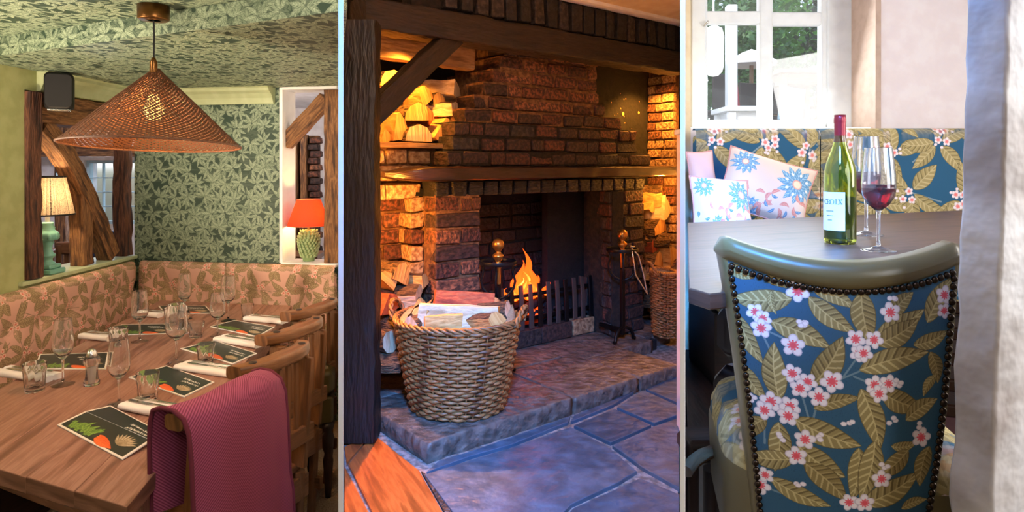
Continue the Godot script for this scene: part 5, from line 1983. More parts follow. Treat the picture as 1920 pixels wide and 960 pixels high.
	for i in 60:
		var f := i / 59.0
		var aa := lerpf(0.13, aend, f)
		var g := smoothstep(0.0, 0.10, f)
		var bf := lerpf(0.80, 0.645, sqrt(g)) + 0.014 * noise.get_noise_1d(aa * 5.0)
		var th := lerpf(0.03, 0.094, pow(g, 0.6)) * lerpf(1.0, 0.86, f)
		var top := 1.442 - 0.03 * (1.0 - g)
		var ring := PackedVector3Array()
		for p in rrect(1, 1, 0.16, 4):
			var bb := lerpf(bf, 0.94, 0.5 - p.x)
			var yy := top - th / 2 + p.y * th
			var nn := noise.get_noise_3d(aa * 14.0, p.y * 3.0, p.x * 3.0) * 0.008
			ring.push_back(il(aa, yy + nn, bb - (nn if p.x > 0.4 else 0.0)))
		rings.push_back(ring)
	k = MB.new()
	k.loft(rings)
	var ms := obj("mantel_shelf", k, M["mantel_wood"], self, inn_t())
	tag(ms, "long dark worn timber mantel shelf over the open fire", "mantel")

func timbers2() -> void:
	var o := obj("timber_post", timber([Vector3(-0.803, 0.002, -3.41), Vector3(-0.8, 0.9, -3.41), Vector3(-0.803, 1.6, -3.41), Vector3(-0.798, 2.21, -3.41)], 0.155, 0.175, Vector3.RIGHT, 0.012, 71), M["black_beam"])
	tag(o, "massive near-black hewn post at the left end of the hearth", "post")
	var k := timber([il(inn_a(654, 0.76), 2.3, 0.64), il(0.9, 2.302, 0.64), il(inn_a(1272, 0.64), 2.305, 0.64)], 0.2, 0.175, Vector3.UP, 0.014, 72)
	o = obj("bressummer_beam", k, M["soot_beam"], self, inn_t())
	tag(o, "long dark hewn beam spanning the inglenook over the fireplace", "beam")
	var p0 := px(694, 218, 3.5)
	var p1 := inn_px(858, 62, 0.64)
	o = obj("timber_brace", timber([p0, p0.lerp(p1, 0.5) + Vector3(0, 0.01, 0), p1], 0.09, 0.125, Vector3.UP, 0.007, 73), M["soot_beam"])
	tag(o, "dark diagonal brace from the black post up to the big beam", "brace")
	k = timber([il(inn_a(654, 1.08), 2.205, 1.02), il(0.2, 2.21, 1.02), il(0.92, 2.2, 1.02)], 0.1, 0.15, Vector3.UP, 0.01, 74)
	o = obj("back_beam", k, M["pale_timber"], self, inn_t())
	tag(o, "pale timber lying behind the diagonal brace above the stacked logs", "beam")
	o = obj("unseen_lamp", unseen_lamp_can(), glow("unseen_lamp_glow", Color(1, 0.75, 0.4), 3.0), self, Transform3D(Basis.IDENTITY, inn(0.03, 0.84, 2.13)))  # glowing body placed for an unseen lamp
	tag(o, "small unseen warm lamp placed behind the black post under the beam", "lamp", "unseen alcove lamps")
	o = obj("unseen_lamp", unseen_lamp_can(), M["unseen_lamp_glow"], self, Transform3D(Basis.IDENTITY, inn(2.6, 0.84, 2.3)))
	tag(o, "small unseen warm lamp placed behind the right end of the beam", "lamp", "unseen alcove lamps")

func unseen_lamp_can() -> MB:
	var k := MB.new()
	k.lathe(T(Vector3.ZERO), [[0.0, 0.0], [0.02, 0.0], [0.026, 0.012], [0.02, 0.03], [0.0, 0.035]], 12)
	return k

# ---------------------------------------------------------------- the fire
func fire() -> void:
	var bf := 0.98
	var o := thing("fire_grate", "iron fire grate of flat upright bars on a firebrick base", "grate", inn(1.45, bf, 0.085))
	o.basis = inn_basis()
	var aL := inn_a(904, bf) - 1.45
	var aR := inn_a(1108, bf) - 1.45
	var k: MB
	var n := 13
	for i in n:
		var x := lerpf(aL, aR, i / (n - 1.0))
		k = MB.new()
		var rings := []
		for j in 6:
			var f := j / 5.0
			var ring := PackedVector3Array()
			for p in rrect(0.046 * (1.0 - 0.15 * f), 0.016, 0.004, 2):
				ring.push_back(Vector3(x + p.x, 0.13 + f * 0.33, -0.02 * f * f + p.y + 0.004))
			rings.push_back(ring)
		k.loft(rings)
		obj("bar", k, M["ash_iron"] if i % 3 else M["iron"], o)
	for y in [0.2, 0.38]:
		k = MB.new()
		k.box(T(Vector3((aL + aR) / 2, y, -0.022)), Vector3(aR - aL + 0.04, 0.028, 0.016), 0.003)
		obj("rail", k, M["dark_iron"], o)
	for i in 4:
		k = MB.new()
		k.box(T(Vector3(aR + 0.01, 0.29, -0.07 - i * 0.07)), Vector3(0.014, 0.3, 0.036), 0.003)
		obj("side_bar", k, M["ash_iron"], o)
	k = MB.new()
	k.box(T(Vector3((aL + aR) / 2, 0.14, -0.2)), Vector3(aR - aL, 0.02, 0.32), 0.003)
	obj("bed_plate", k, M["dark_iron"], o)
	# firebrick base
	var edges := [aL, lerpf(aL, aR, 0.24), lerpf(aL, aR, 0.5), lerpf(aL, aR, 0.8), aR + 0.03]
	for i in 4:
		k = MB.new()
		k.box(T(Vector3((edges[i] + edges[i + 1]) / 2, 0.062, -0.03)), Vector3(edges[i + 1] - edges[i] - 0.01, 0.125, 0.1), 0.008)
		obj("firebrick", k, M[["brick_2", "soot_brick_1", "brick_4", "light_brick_0"][i]], o)
	# ash, coals, embers
	var r := RandomNumberGenerator.new()
	r.seed = 31
	var cold := MB.new()
	var hot := MB.new()
	for j in 150:
		var p := Vector3(lerpf(aL + 0.03, aR - 0.03, r.randf()), 0.165 + r.randf() * 0.08, -0.05 - r.randf() * 0.26)
		var glowing := r.randf() < 0.4 and absf(p.x + 0.1) < 0.36 and p.z > -0.22
		var b := hot if glowing else cold
		b.box(Transform3D(Basis.from_euler(Vector3(r.randf(), r.randf() * 6, r.randf())), p), Vector3(1, 0.8, 0.9) * r.randf_range(0.022, 0.055), 0.008)
	obj("cold_coals", cold, mat("coal", Color(0.06, 0.055, 0.05), 0.9), o).set_meta("kind", "stuff")
	obj("glowing_embers", hot, glow("ember_glow", Color(1, 0.28, 0.05), 2.6), o).set_meta("kind", "stuff")
	var nlog := 0
	for l in [[Vector3(-0.33, 0.27, -0.12), Vector3(0.12, 0.30, -0.2), "charred log lying across the flames in the grate"], [Vector3(0.0, 0.25, -0.08), Vector3(0.42, 0.33, -0.24), "charred log leaning at the right end of the grate"]]:
		var t := Transform3D(o.basis, o.position)
		k = MB.new()
		var pts := []
		for j in 9:
			pts.push_back(t * (l[0] as Vector3).lerp(l[1], j / 8.0) + Vector3(r.randf_range(-1, 1), r.randf_range(-1, 1), r.randf_range(-1, 1)) * 0.006)
		k.tube(pts, 0.034, 9)
		var ob := obj("charred_log", k, M["coal"])
		tag(ob, l[2], "log", "burning logs")
		nlog += 1
	# flames
	var fo := thing("flames", "orange flames rising from the middle of the grate", "fire", inn_px(985, 560, 1.1))
	fo.basis = inn_basis()
	var outer := glow("flame_glow", Color(1, 0.36, 0.06), 2.0)
	outer.transparency = BaseMaterial3D.TRANSPARENCY_ALPHA
	outer.albedo_color.a = 0.7
	outer.roughness = 1.0
	var inner := glow("flame_core", Color(1, 0.62, 0.22), 5.0)
	for fl in [[-0.06, 0.36, 0.045, 0.0, 1], [0.02, 0.46, 0.05, -0.02, 2], [0.05, 0.33, 0.045, 0.03, 3], [-0.12, 0.24, 0.04, 0.02, 4], [0.12, 0.2, 0.04, 0.0, 5], [0.0, 0.2, 0.06, 0.05, 6], [-0.2, 0.13, 0.035, 0.0, 7], [0.22, 0.12, 0.035, 0.0, 8]]:
		for layer in 2:
			var rings := []
			var H: float = 0.85 * fl[1] * (1.0 if layer == 0 else 0.55)
			for j in 15:
				var f := j / 14.0
				var rad: float = fl[2] * (1.0 if layer == 0 else 0.5) * pow(sin(PI * pow(minf(f * 0.93 + 0.07, 1.0), 0.62)), 1.1)
				rad = maxf(rad, 0.0005)
				var c := Vector3(fl[0] + 0.035 * f * sin(f * 7.0 + fl[4] * 1.7), f * H, fl[3] + 0.02 * f * cos(f * 6.0 + fl[4]))
				var ring := PackedVector3Array()
				for q in 10:
					var an := TAU * q / 10
					ring.push_back(c + Vector3(cos(an) * rad, 0, sin(an) * rad * 0.6))
				rings.push_back(ring)
			k = MB.new()
			k.loft(rings)
			obj("flame_tongue" if layer == 0 else "flame_heart", k, outer if layer == 0 else inner, fo)
	bulb("fire_light", inn(1.42, 1.0, 0.52), 0.12, Color(1, 0.45, 0.14), 0.08)

# ---------------------------------------------------------------- firedogs and tools
func firedog(at: Vector3, h: float, label: String) -> void:
	var o := thing("firedog", label, "firedog", at, 0, "cup-topped firedogs by the fire")
	o.basis = inn_basis()
	var k := MB.new()
	k.box(T(Vector3(0, h * 0.43, 0)), Vector3(0.035, h * 0.72, 0.03), 0.004)
	obj("shaft", k, M["dark_iron"], o)
	var R := 0.118
	k = MB.new()
	var rings := []
	for j in 40:
		var a := TAU * j / 40
		var ring := PackedVector3Array()
		for p in rrect(0.011, 0.026, 0.004, 2):
			ring.push_back(Vector3(cos(a) * (R + p.x), h + p.y, sin(a) * (R + p.x)))
		rings.push_back(ring)
	rings.push_back(rings[0])
	k.loft(rings, true, false, false)
	obj("ring", k, M["iron"], o)
	for j in 4:
		var a := TAU * (j + 0.5) / 4
		var d := Vector3(cos(a), 0, sin(a))
		k = MB.new()
		k.tube([Vector3(0, h - 0.235, 0) + d * 0.016, Vector3(0, h - 0.215, 0) + d * 0.06, Vector3(0, h - 0.17, 0) + d * 0.1, Vector3(0, h - 0.12, 0) + d * 0.112, Vector3(0, h - 0.06, 0) + d * 0.095, Vector3(0, h - 0.03, 0) + d * 0.1, Vector3(0, h, 0) + d * R], 0.0085, 8)
		obj("strap", k, M["iron"], o)
	k = MB.new()
	var b := h - 0.02
	k.lathe(T(Vector3.ZERO), [[0.0, b - 0.12], [0.016, b - 0.12], [0.018, b - 0.02], [0.03, b], [0.03, b + 0.008], [0.016, b + 0.02], [0.02, b + 0.035], [0.036, b + 0.055], [0.037, b + 0.068], [0.022, b + 0.083], [0.014, b + 0.09], [0.02, b + 0.098], [0.036, b + 0.118], [0.041, b + 0.137], [0.036, b + 0.157], [0.02, b + 0.172], [0.0, b + 0.178]], 22)
	obj("brass_finial", k, M["brass"], o)
	for s in [-1, 1]:
		k = MB.new()
		k.tube([Vector3(0, h * 0.14, 0), Vector3(s * 0.03, h * 0.15, 0.01), Vector3(s * 0.075, h * 0.12, 0.015), Vector3(s * 0.1, h * 0.06, 0.02), Vector3(s * 0.1, 0.015, 0.02), Vector3(s * 0.12, 0.011, 0.022)], 0.014, 8)
		obj("foot", k, M["dark_iron"], o)
	k = MB.new()
	k.box(T(Vector3(0, h * 0.12, -0.12)), Vector3(0.028, 0.028, 0.24), 0.004)
	obj("rear_bar", k, M["dark_iron"], o)

func firedogs() -> void:
	var p := inn_px(1167, 468, 0.62)
	firedog(Vector3(p.x, 0.088, p.z), p.y - 0.088, "iron firedog with cup and brass finial right of the fire, tongs hanging on it")
	var t := thing("fire_tongs", "long steel fire tongs hanging on the right firedog", "tongs", Vector3(p.x, p.y, p.z))
	t.basis = inn_basis()
	for s in [-1, 1]:
		var k := MB.new()
		k.tube([Vector3(-0.01, 0.02, 0.1), Vector3(-0.01 + s * 0.03, -0.03, 0.14), Vector3(0.02 + s * 0.045, -0.17, 0.15), Vector3(0.1, -0.33, 0.16)], 0.007, 8)
		obj("tong_arm", k, M["steel"], t)
	var k := MB.new()
	var ring := []
	for j in 17:
		ring.push_back(Vector3(-0.01 + cos(TAU * j / 16) * 0.018, 0.035, 0.105 + sin(TAU * j / 16) * 0.018))
	k.tube(ring, 0.005, 6, false)
	obj("hanging_loop", k, M["steel"], t)
	p = inn_px(934, 492, 0.6)
	firedog(Vector3(p.x, 0.088, p.z), p.y - 0.088, "iron firedog with cup and brass ball left of the fire, behind the log basket")

# ---------------------------------------------------------------- split logs
# a split log lying along z, its cut end at +z: kind 0 wedge, 1 half round, 2 quarter, 3 whole branch
func split_log(o: Node3D, kind: int, w: float, h: float, L: float, m: Material, seed: int) -> void:
	var r := RandomNumberGenerator.new()
	r.seed = seed
	var prof := []            # [point, is bark]
	if kind == 0:
		prof = [[Vector2(-0.5, -0.42), 0], [Vector2(-0.05, -0.5), 0], [Vector2(0.5, -0.3), 1], [Vector2(0.42, 0.1), 1], [Vector2(0.16, 0.46), 0], [Vector2(-0.02, 0.5), 0]]
	elif kind == 1:
		prof = [[Vector2(-0.5, -0.4), 0], [Vector2(0.5, -0.42), 1], [Vector2(0.47, -0.05), 1], [Vector2(0.3, 0.32), 1], [Vector2(0.0, 0.5), 1], [Vector2(-0.3, 0.34), 1], [Vector2(-0.47, 0.0), 1]]
	elif kind == 2:
		prof = [[Vector2(-0.5, -0.5), 0], [Vector2(0.44, -0.42), 1], [Vector2(0.45, -0.05), 1], [Vector2(0.2, 0.34), 1], [Vector2(-0.1, 0.48), 1], [Vector2(-0.42, 0.44), 0]]
	else:
		for j in 9:
			prof.push_back([Vector2(cos(TAU * j / 9), sin(TAU * j / 9)) * 0.5, 1])
	var N := prof.size()
	var rings := []
	var SL := 5
	for i in SL + 1:
		var f := float(i) / SL
		var ring := []
		for q in prof:
			var j := Vector2(r.randf_range(-1, 1), r.randf_range(-1, 1)) * 0.035
			ring.push_back(Vector3((q[0].x + j.x) * w, (q[0].y + j.y) * h, (0.5 - f) * L + (r.randf_range(-0.06, 0.06) * w if i == 0 or i == SL else 0.0)))
		rings.push_back(ring)
	var body := MB.new()
	var bark := MB.new()
	var has_bark := false
	for i in SL:
		for j in N:
			var a: Vector3 = rings[i][j]
			var b: Vector3 = rings[i][(j + 1) % N]
			var c: Vector3 = rings[i + 1][(j + 1) % N]
			var d: Vector3 = rings[i + 1][j]
			var is_bark: bool = prof[j][1] == 1 and prof[(j + 1) % N][1] >= 0 and prof[j][1] == 1
			var mb := bark if is_bark else body
			has_bark = has_bark or is_bark
			var out := Vector3((a.x + b.x + c.x + d.x) / w, (a.y + b.y + c.y + d.y) / h, 0)
			var n := (c - a).cross(d - b).normalized()
			if n.dot(out) < 0.0:
				n = -n
			var uvs := [Vector2(j * 0.06, a.z), Vector2(j * 0.06 + 0.06, b.z), Vector2(j * 0.06 + 0.06, c.z), Vector2(j * 0.06, d.z)]
			mb.face([a, b, c, d], uvs, n)
	for e in [[rings[0], Vector3(0, 0, 1)], [rings[SL], Vector3(0, 0, -1)]]:
		var uvs := []
		for q in e[0]:
			uvs.push_back(Vector2(q.x * 0.6, q.y * 0.3 + 0.2))
		body.face(e[0], uvs, e[1])
	obj("split_wood", body, m, o)
	if has_bark:
		obj("bark", bark, M["bark"], o)

var log_no := 0
func put_log(p: Vector3, w: float, h: float, L: float, kind: int, m: String, yaw: float, roll: float, label: String, group: String, pitch := 0.0) -> void:
	log_no += 1
	var o := thing("split_log", label, "log", p, 0, group)
	o.basis = inn_basis() * Basis.from_euler(Vector3(pitch, yaw, roll))
	split_log(o, kind, w, h, L, M[m], 900 + log_no)

func log_piles() -> void:
	# x, y, width and height in pixels, plane b, kind, wood, yaw, roll, label
	var up := [
		[724, 148, 62, 34, 1.12, 1, "split_wood", 0.3, 0.0, "half-round log high on the ledge, partly behind the diagonal brace"],
		[716, 170, 30, 26, 1.16, 2, "split_wood", 0.2, 0.4, "bright quartered log on the ledge beside the black post, under the brace"],
		[783, 176, 40, 38, 1.05, 2, "split_wood", 0.35, 0.5, "quartered log tilted on the ledge, just right of the brace"],
		[810, 184, 32, 22, 1.1, 1, "split_wood", 0.3, 0.3, "small half-round log in the upper middle of the ledge pile"],
		[839, 169, 50, 32, 1.08, 2, "split_wood_pale", 0.7, -0.3, "pale block topmost on the ledge pile"],
		[880, 183, 38, 30, 1.12, 0, "split_wood", 0.2, -0.2, "orange wedge at the right end of the ledge pile's top"],
		[836, 200, 46, 24, 1.02, 2, "split_wood_pale", 0.6, 0.25, "pale split block lying below the ledge pile's topmost block"],
		[778, 211, 62, 34, 1.0, 1, "split_wood", 0.1, 0.05, "broad half-round log with a bright cut face, middle of the ledge pile"],
		[846, 220, 32, 32, 1.05, 2, "split_wood_pale", 0.7, 0.6, "pale split log between the ledge pile and the stepped bricks"],
		[737, 237, 36, 50, 0.98, 0, "split_wood", 0.2, 0.25, "bright yellow wedge standing near the black post on the ledge"],
		[777, 250, 60, 34, 0.97, 1, "split_wood_pale", 0.15, 0.0, "pale half-round log lying flat on the ledge"],
		[826, 244, 42, 46, 0.98, 0, "split_wood", 0.1, -0.25, "orange wedge at the right foot of the ledge pile"],
		[715, 256, 24, 24, 1.0, 0, "split_wood", 0.1, 0.1, "small wedge at the left foot of the ledge pile"],
		[760, 190, 40, 26, 1.14, 1, "split_wood_red", 0.2, 0.1, "reddish log behind the brace in the middle of the ledge pile"],
		[805, 226, 30, 28, 1.12, 2, "split_wood_red", 0.2, 0.1, "dark red log deep in the middle of the ledge pile"],
	]
	for q in up:
		var p := inn_px(q[0], q[1], q[4])
		var s := -p.z / F
		put_log(p + inn_basis() * Vector3(0, 0, -0.12), q[2] * s * 1.05, q[3] * s * 1.05, 0.3, q[5], q[6], q[7], q[8], q[9], "split logs on the upper ledge")
	var lo := [
		[737, 512, 44, 40, 0.8, 1, "split_wood", 0.3, -0.4, "topmost log of the lower pile between black post and pier"],
		[714, 520, 26, 46, 0.78, 2, "split_wood", 0.2, 0.9, "split log against the black post in the lower pile"],
		[718, 568, 48, 34, 0.74, 0, "split_wood_red", 0.2, 0.1, "reddish wedge in the lower pile left of the basket"],
		[757, 552, 56, 26, 0.72, 2, "split_wood_pale", 0.8, 0.5, "pale long split log sloping in the lower pile"],
		[772, 526, 26, 26, 0.8, 2, "split_wood", 0.6, 0.2, "small split log close to the pier's whitewashed side"],
		[767, 576, 40, 34, 0.74, 1, "split_wood", 0.3, -0.2, "round-backed log just above the basket's left rim"],
		[713, 640, 40, 40, 0.62, 3, "split_wood_pale", 0.3, 0.0, "whole branch log at the left of the basket"],
		[722, 684, 60, 36, 0.55, 1, "split_wood", 0.9, 0.0, "log lying on the hearth between post and basket"],
		[735, 600, 50, 30, 0.7, 1, "split_wood", 0.3, 0.2, "log half hidden behind the basket's left handle"],
	]
	for q in lo:
		var p := inn_px(q[0], q[1], q[4])
		var s := -p.z / F
		put_log(p + inn_basis() * Vector3(0, 0, -0.1), q[2] * s * 1.05, q[3] * s * 1.05, 0.3, q[5], q[6], q[7], q[8], q[9], "split logs stacked in the lower left recess")
	var ri := [
		[1229, 362, 50, 28, 0.92, 2, "split_wood", 0.6, 0.5, "topmost log of the right hand pile under the mantel"],
		[1237, 388, 36, 44, 0.88, 0, "split_wood_pale", 0.3, 0.3, "flat split log standing on edge, second from the top at the right"],
		[1215, 384, 26, 28, 0.94, 0, "split_wood", 0.2, -0.3, "small wedge beside the right pier near the top of the pile"],
		[1228, 425, 48, 30, 0.9, 1, "split_wood", 0.2, 0.1, "broad split log in the middle of the right hand pile"],
		[1262, 432, 26, 44, 0.9, 3, "split_wood_pale", 0.3, 0.0, "round branch end at the far right of the pile"],
		[1238, 450, 46, 30, 0.86, 3, "split_wood_pale", 0.9, 0.2, "pale round branch lying across the right hand pile"],
		[1218, 458, 30, 26, 0.92, 2, "split_wood_red", 0.2, 0.4, "reddish split log beside the right pier's edge"],
		[1253, 474, 36, 26, 0.86, 2, "split_wood", 0.2, 0.1, "quartered log with an orange cut face at the right"],
		[1224, 486, 36, 28, 0.88, 1, "split_wood", 0.3, -0.2, "log above the right wicker basket's handle"],
		[1246, 500, 44, 22, 0.86, 0, "split_wood", 0.4, 0.1, "flat wedge just above the right wicker basket"],
		[1218, 512, 30, 24, 0.9, 2, "split_wood", 0.3, 0.0, "lowest visible log of the right hand pile, by the firedog"],
		[1240, 530, 50, 34, 0.95, 1, "split_wood", 0.3, 0.0, "log behind the rim of the right wicker basket"],
		[1215, 560, 30, 34, 0.95, 1, "split_wood", 0.3, 0.0, "shaded log low between right pier and basket"],
	]
	for q in ri:
		var p := inn_px(q[0], q[1], q[4])
		var s := -p.z / F
		put_log(p + inn_basis() * Vector3(-0.0, 0, -0.06), q[2] * s * 1.05, q[3] * s * 1.05, 0.22, q[5], q[6], q[7], q[8], q[9], "split logs stacked in the right recess")

# ---------------------------------------------------------------- wicker baskets
func wicker_basket(o: Node3D, r0: float, r1: float, h: float, fz: float, rows: int, stakes: int, m: Material) -> void:
	var strand := h / rows * 0.5
	var k: MB
	for i in rows:
		var f := (i + 0.5) / rows
		var rad := lerpf(r0, r1, pow(f, 0.8))
		k = MB.new()
		var pts := []
		var P := stakes * 4
		for j in P + 1:
			var a := TAU * j / P
			var d := rad + 0.0085 * cos(a * stakes / 2.0 + PI * i)
			pts.push_back(Vector3(cos(a) * d, h * f + 0.003 * sin(a * 5.0 + i * 1.3), sin(a) * d * fz))
		k.tube(pts, strand * 0.98, 6, false)
		obj("weaver", k, m, o)
	for j in stakes:
		var a := TAU * j / stakes
		k = MB.new()
		k.tube([Vector3(cos(a) * r0, 0.0, sin(a) * r0 * fz), Vector3(cos(a) * lerpf(r0, r1, 0.57), h * 0.5, sin(a) * lerpf(r0, r1, 0.57) * fz), Vector3(cos(a) * r1, h, sin(a) * r1 * fz)], 0.0055, 6)
		obj("stake", k, m, o)
	for s in 3:           # braided rim
		k = MB.new()
		var pts := []
		for j in 121:
			var a := TAU * j / 120
			var ph := a * 16.0 + TAU * s / 3.0
			var d := r1 + 0.012 * cos(ph)
			pts.push_back(Vector3(cos(a) * d, h + 0.008 + 0.011 * sin(ph), sin(a) * d * fz))
		k.tube(pts, 0.0085, 6, false)
		obj("rim_braid", k, m, o)
	for s in [-1, 1]:      # twisted handles
		for w in 2:
			k = MB.new()
			var pts := []
			for j in 29:
				var f := j / 28.0
				var a := PI * f
				var ph := f * 22.0 + PI * w
				pts.push_back(Vector3(s * (r1 + 0.01 + 0.03 * sin(a)) + 0.009 * cos(ph), h + 0.1 * sin(a) - 0.01, cos(a) * 0.08 + 0.009 * sin(ph)))
			k.tube(pts, 0.0085, 6)
			obj("handle", k, m, o)
	k = MB.new()
	k.lathe(T(Vector3(0, 0.008, 0)), [[0.0, 0.0], [r0 * 0.98, 0.0], [r0 * 0.98, 0.012], [0.0, 0.012]], 40, true, 1.0, fz)
	obj("bottom", k, m, o)

func baskets() -> void:
	var c := at_h(858, 760, 0.09)
	var s := -c.z / F
	var o := thing("log_basket", "large round wicker basket of split logs standing on the hearth", "basket", c, -0.25)
	var h := 163.0 * s
	var r1 := 116.0 * s
	wicker_basket(o, 84.0 * s, r1, h, 0.92, 25, 40, M["wicker"])
	# hessian lining with a frayed upper edge
	var k := MB.new()
	var rings := []
	var r := RandomNumberGenerator.new()
	r.seed = 12
	for q in [[0.62, 0.1], [0.86, 0.6], [0.93, 0.9], [0.95, 1.02], [0.9, 1.12], [0.82, 1.1]]:
		var ring := PackedVector3Array()
		for j in 60:
			var a := TAU * j / 60
			var back := clampf(-sin(a) * 1.3 + 0.35, 0.0, 1.0)
			var yy: float = q[1] if q[1] < 1.0 else lerpf(0.99, q[1] + 0.05 * r.randf_range(-1, 1), back)
			var d: float = r1 * q[0] * (1.0 + 0.012 * sin(a * 9.0))
			ring.push_back(Vector3(cos(a) * d, h * yy, sin(a) * d * 0.92))
		rings.push_back(ring)
	k.loft(rings, true, true, false)
	mottled("hessian", Color(0.5, 0.4, 0.27), Color(0.62, 0.52, 0.38), Color(0.7, 0.61, 0.47), 85, 9.0, 0.95, 0.3, 0.1)
	obj("hessian_lining", k, M["hessian"], o)
	var t := o.transform
	var lg := [
		[Vector3(0.02, 1.1, -0.06), 0.34, 0.085, 0.1, 0, "split_wood_red", 0.2, 0.0, 0.1, "long red-brown wedge topmost in the basket"],
		[Vector3(0.04, 1.02, 0.1), 0.44, 0.1, 0.095, 0, "split_wood_pale", 0.12, 0.4, 0.06, "long pale split log across the front of the basket"],
		[Vector3(-0.13, 0.985, 0.06), 0.24, 0.085, 0.08, 2, "split_wood", 1.0, 0.5, 0.25, "yellowish block at the left inside the basket"],
		[Vector3(0.17, 1.01, -0.08), 0.24, 0.09, 0.08, 1, "split_wood_pale", -0.3, 0.2, -0.1, "pale split log at the right rear of the basket"],
		[Vector3(-0.02, 0.975, 0.2), 0.2, 0.07, 0.07, 0, "split_wood", 0.3, 0.5, 0.0, "small wedge poking up at the basket's front"],
		[Vector3(-0.16, 0.95, 0.14), 0.2, 0.08, 0.07, 1, "split_wood_pale", 0.9, 0.0, 0.0, "grey pale log end at the front left of the basket"],
		[Vector3(0.19, 0.97, 0.1), 0.22, 0.09, 0.08, 2, "split_wood", -0.8, 0.5, -0.2, "split log at the front right inside the basket"],
		[Vector3(-0.05, 0.99, -0.18), 0.3, 0.1, 0.09, 1, "split_wood", 0.1, 0.0, 0.15, "bark-backed log at the rear of the basket"],
	]
	var n := 0
	for q in lg:
		var lo := thing("split_log", q[9], "log", t * Vector3(q[0].x * 0.95, h * (q[0].y + 0.075), q[0].z * 0.9), 0, "split logs in the large basket")
		lo.basis = t.basis * Basis.from_euler(Vector3(q[8], PI / 2 + 0.25 + q[6], q[7]))
		split_log(lo, q[4], q[2] * 1.25, q[3] * 1.15, q[1], M[q[5]], 700 + n)
		n += 1
	# right basket, lined with pale cloth
	var p := at_h(1245, 628, 0.09)
	o = thing("wicker_basket", "tall wicker basket with pale lining beside the right firedog", "basket", p, 0.2)
	s = -p.z / F
	wicker_basket(o, 0.075, 0.092, 0.5, 1.6, 26, 20, M["wicker"])
	k = MB.new()
	k.lathe(T(Vector3.ZERO), [[0.065, 0.05], [0.084, 0.47], [0.091, 0.51], [0.078, 0.515], [0.072, 0.45]], 32, false, 1.0, 1.6)
	obj("cloth_lining", k, M["hessian"], o)

# ================================================================ bar room
func bar_room() -> void:
	window3()
	bench3()
	table3()
	drinks()
	floral_chair()
	pillar()
	under_table()
	garden()

func window3() -> void:
	var o := Node3D.new()
	o.name = "window_3"
	add_child(o)
	o.set_meta("kind", "structure")
	var d := 3.56
	var X := func(x: float) -> float: return (x - CX) / F * d
	var Y := func(y: float) -> float: return EYE - (y - CY) / F * d
	var bar := func(called: String, x0: float, x1: float, y0: float, y1: float, th: float, bev: float) -> void:
		var k := MB.new()
		k.box(T(Vector3((X.call(x0) + X.call(x1)) / 2, (Y.call(y0) + Y.call(y1)) / 2, -d)), Vector3(X.call(x1) - X.call(x0), Y.call(y0) - Y.call(y1), th), bev)
		obj(called, k, M["white_paint"], o)
	bar.call("frame_post", 1292, 1320, -60, 242, 0.09, 0.01)
	bar.call("frame_post", 1545, 1592, -60, 242, 0.09, 0.01)
	bar.call("sash_stile", 1314, 1324, -60, 236, 0.06, 0.008)
	bar.call("sash_stile", 1536, 1550, -60, 236, 0.06, 0.008)
	bar.call("sash_stile", 1421, 1446, -60, 236, 0.065, 0.012)
	bar.call("glazing_bar", 1320, 1425, 22, 47, 0.045, 0.01)
	bar.call("glazing_bar", 1442, 1540, 24, 49, 0.045, 0.01)
	bar.call("bottom_rail", 1318, 1545, 225, 242, 0.07, 0.01)
	for c in [[1322, 1423], [1444, 1538]]:
		bar.call("pane", c[0], c[1], 45, 227, 0.004, 0.0)
		bar.call("pane", c[0], c[1], -60, 26, 0.004, 0.0)
	for q in o.get_children():
		if q.name.begins_with("pane"):
			q.material_override = M["window_glass"]
	var k := MB.new()       # stay hook on the frame
	k.tube([Vector3(X.call(1316), Y.call(52), -d + 0.05), Vector3(X.call(1318), Y.call(48), -d + 0.08), Vector3(X.call(1322), Y.call(44), -d + 0.05)], 0.006, 6)
	obj("window_catch", k, M["steel"], o)
	k = MB.new()
	k.box(T(Vector3(1.38, 1.632, -3.43)), Vector3(0.96, 0.03, 0.25), 0.006)
	struct("trim_8", k, M["white_paint"])
	shell_box("wall_head", Vector3(0.98, 2.42, -3.52), Vector3(1.95, 2.8, -3.62), "white_plaster")

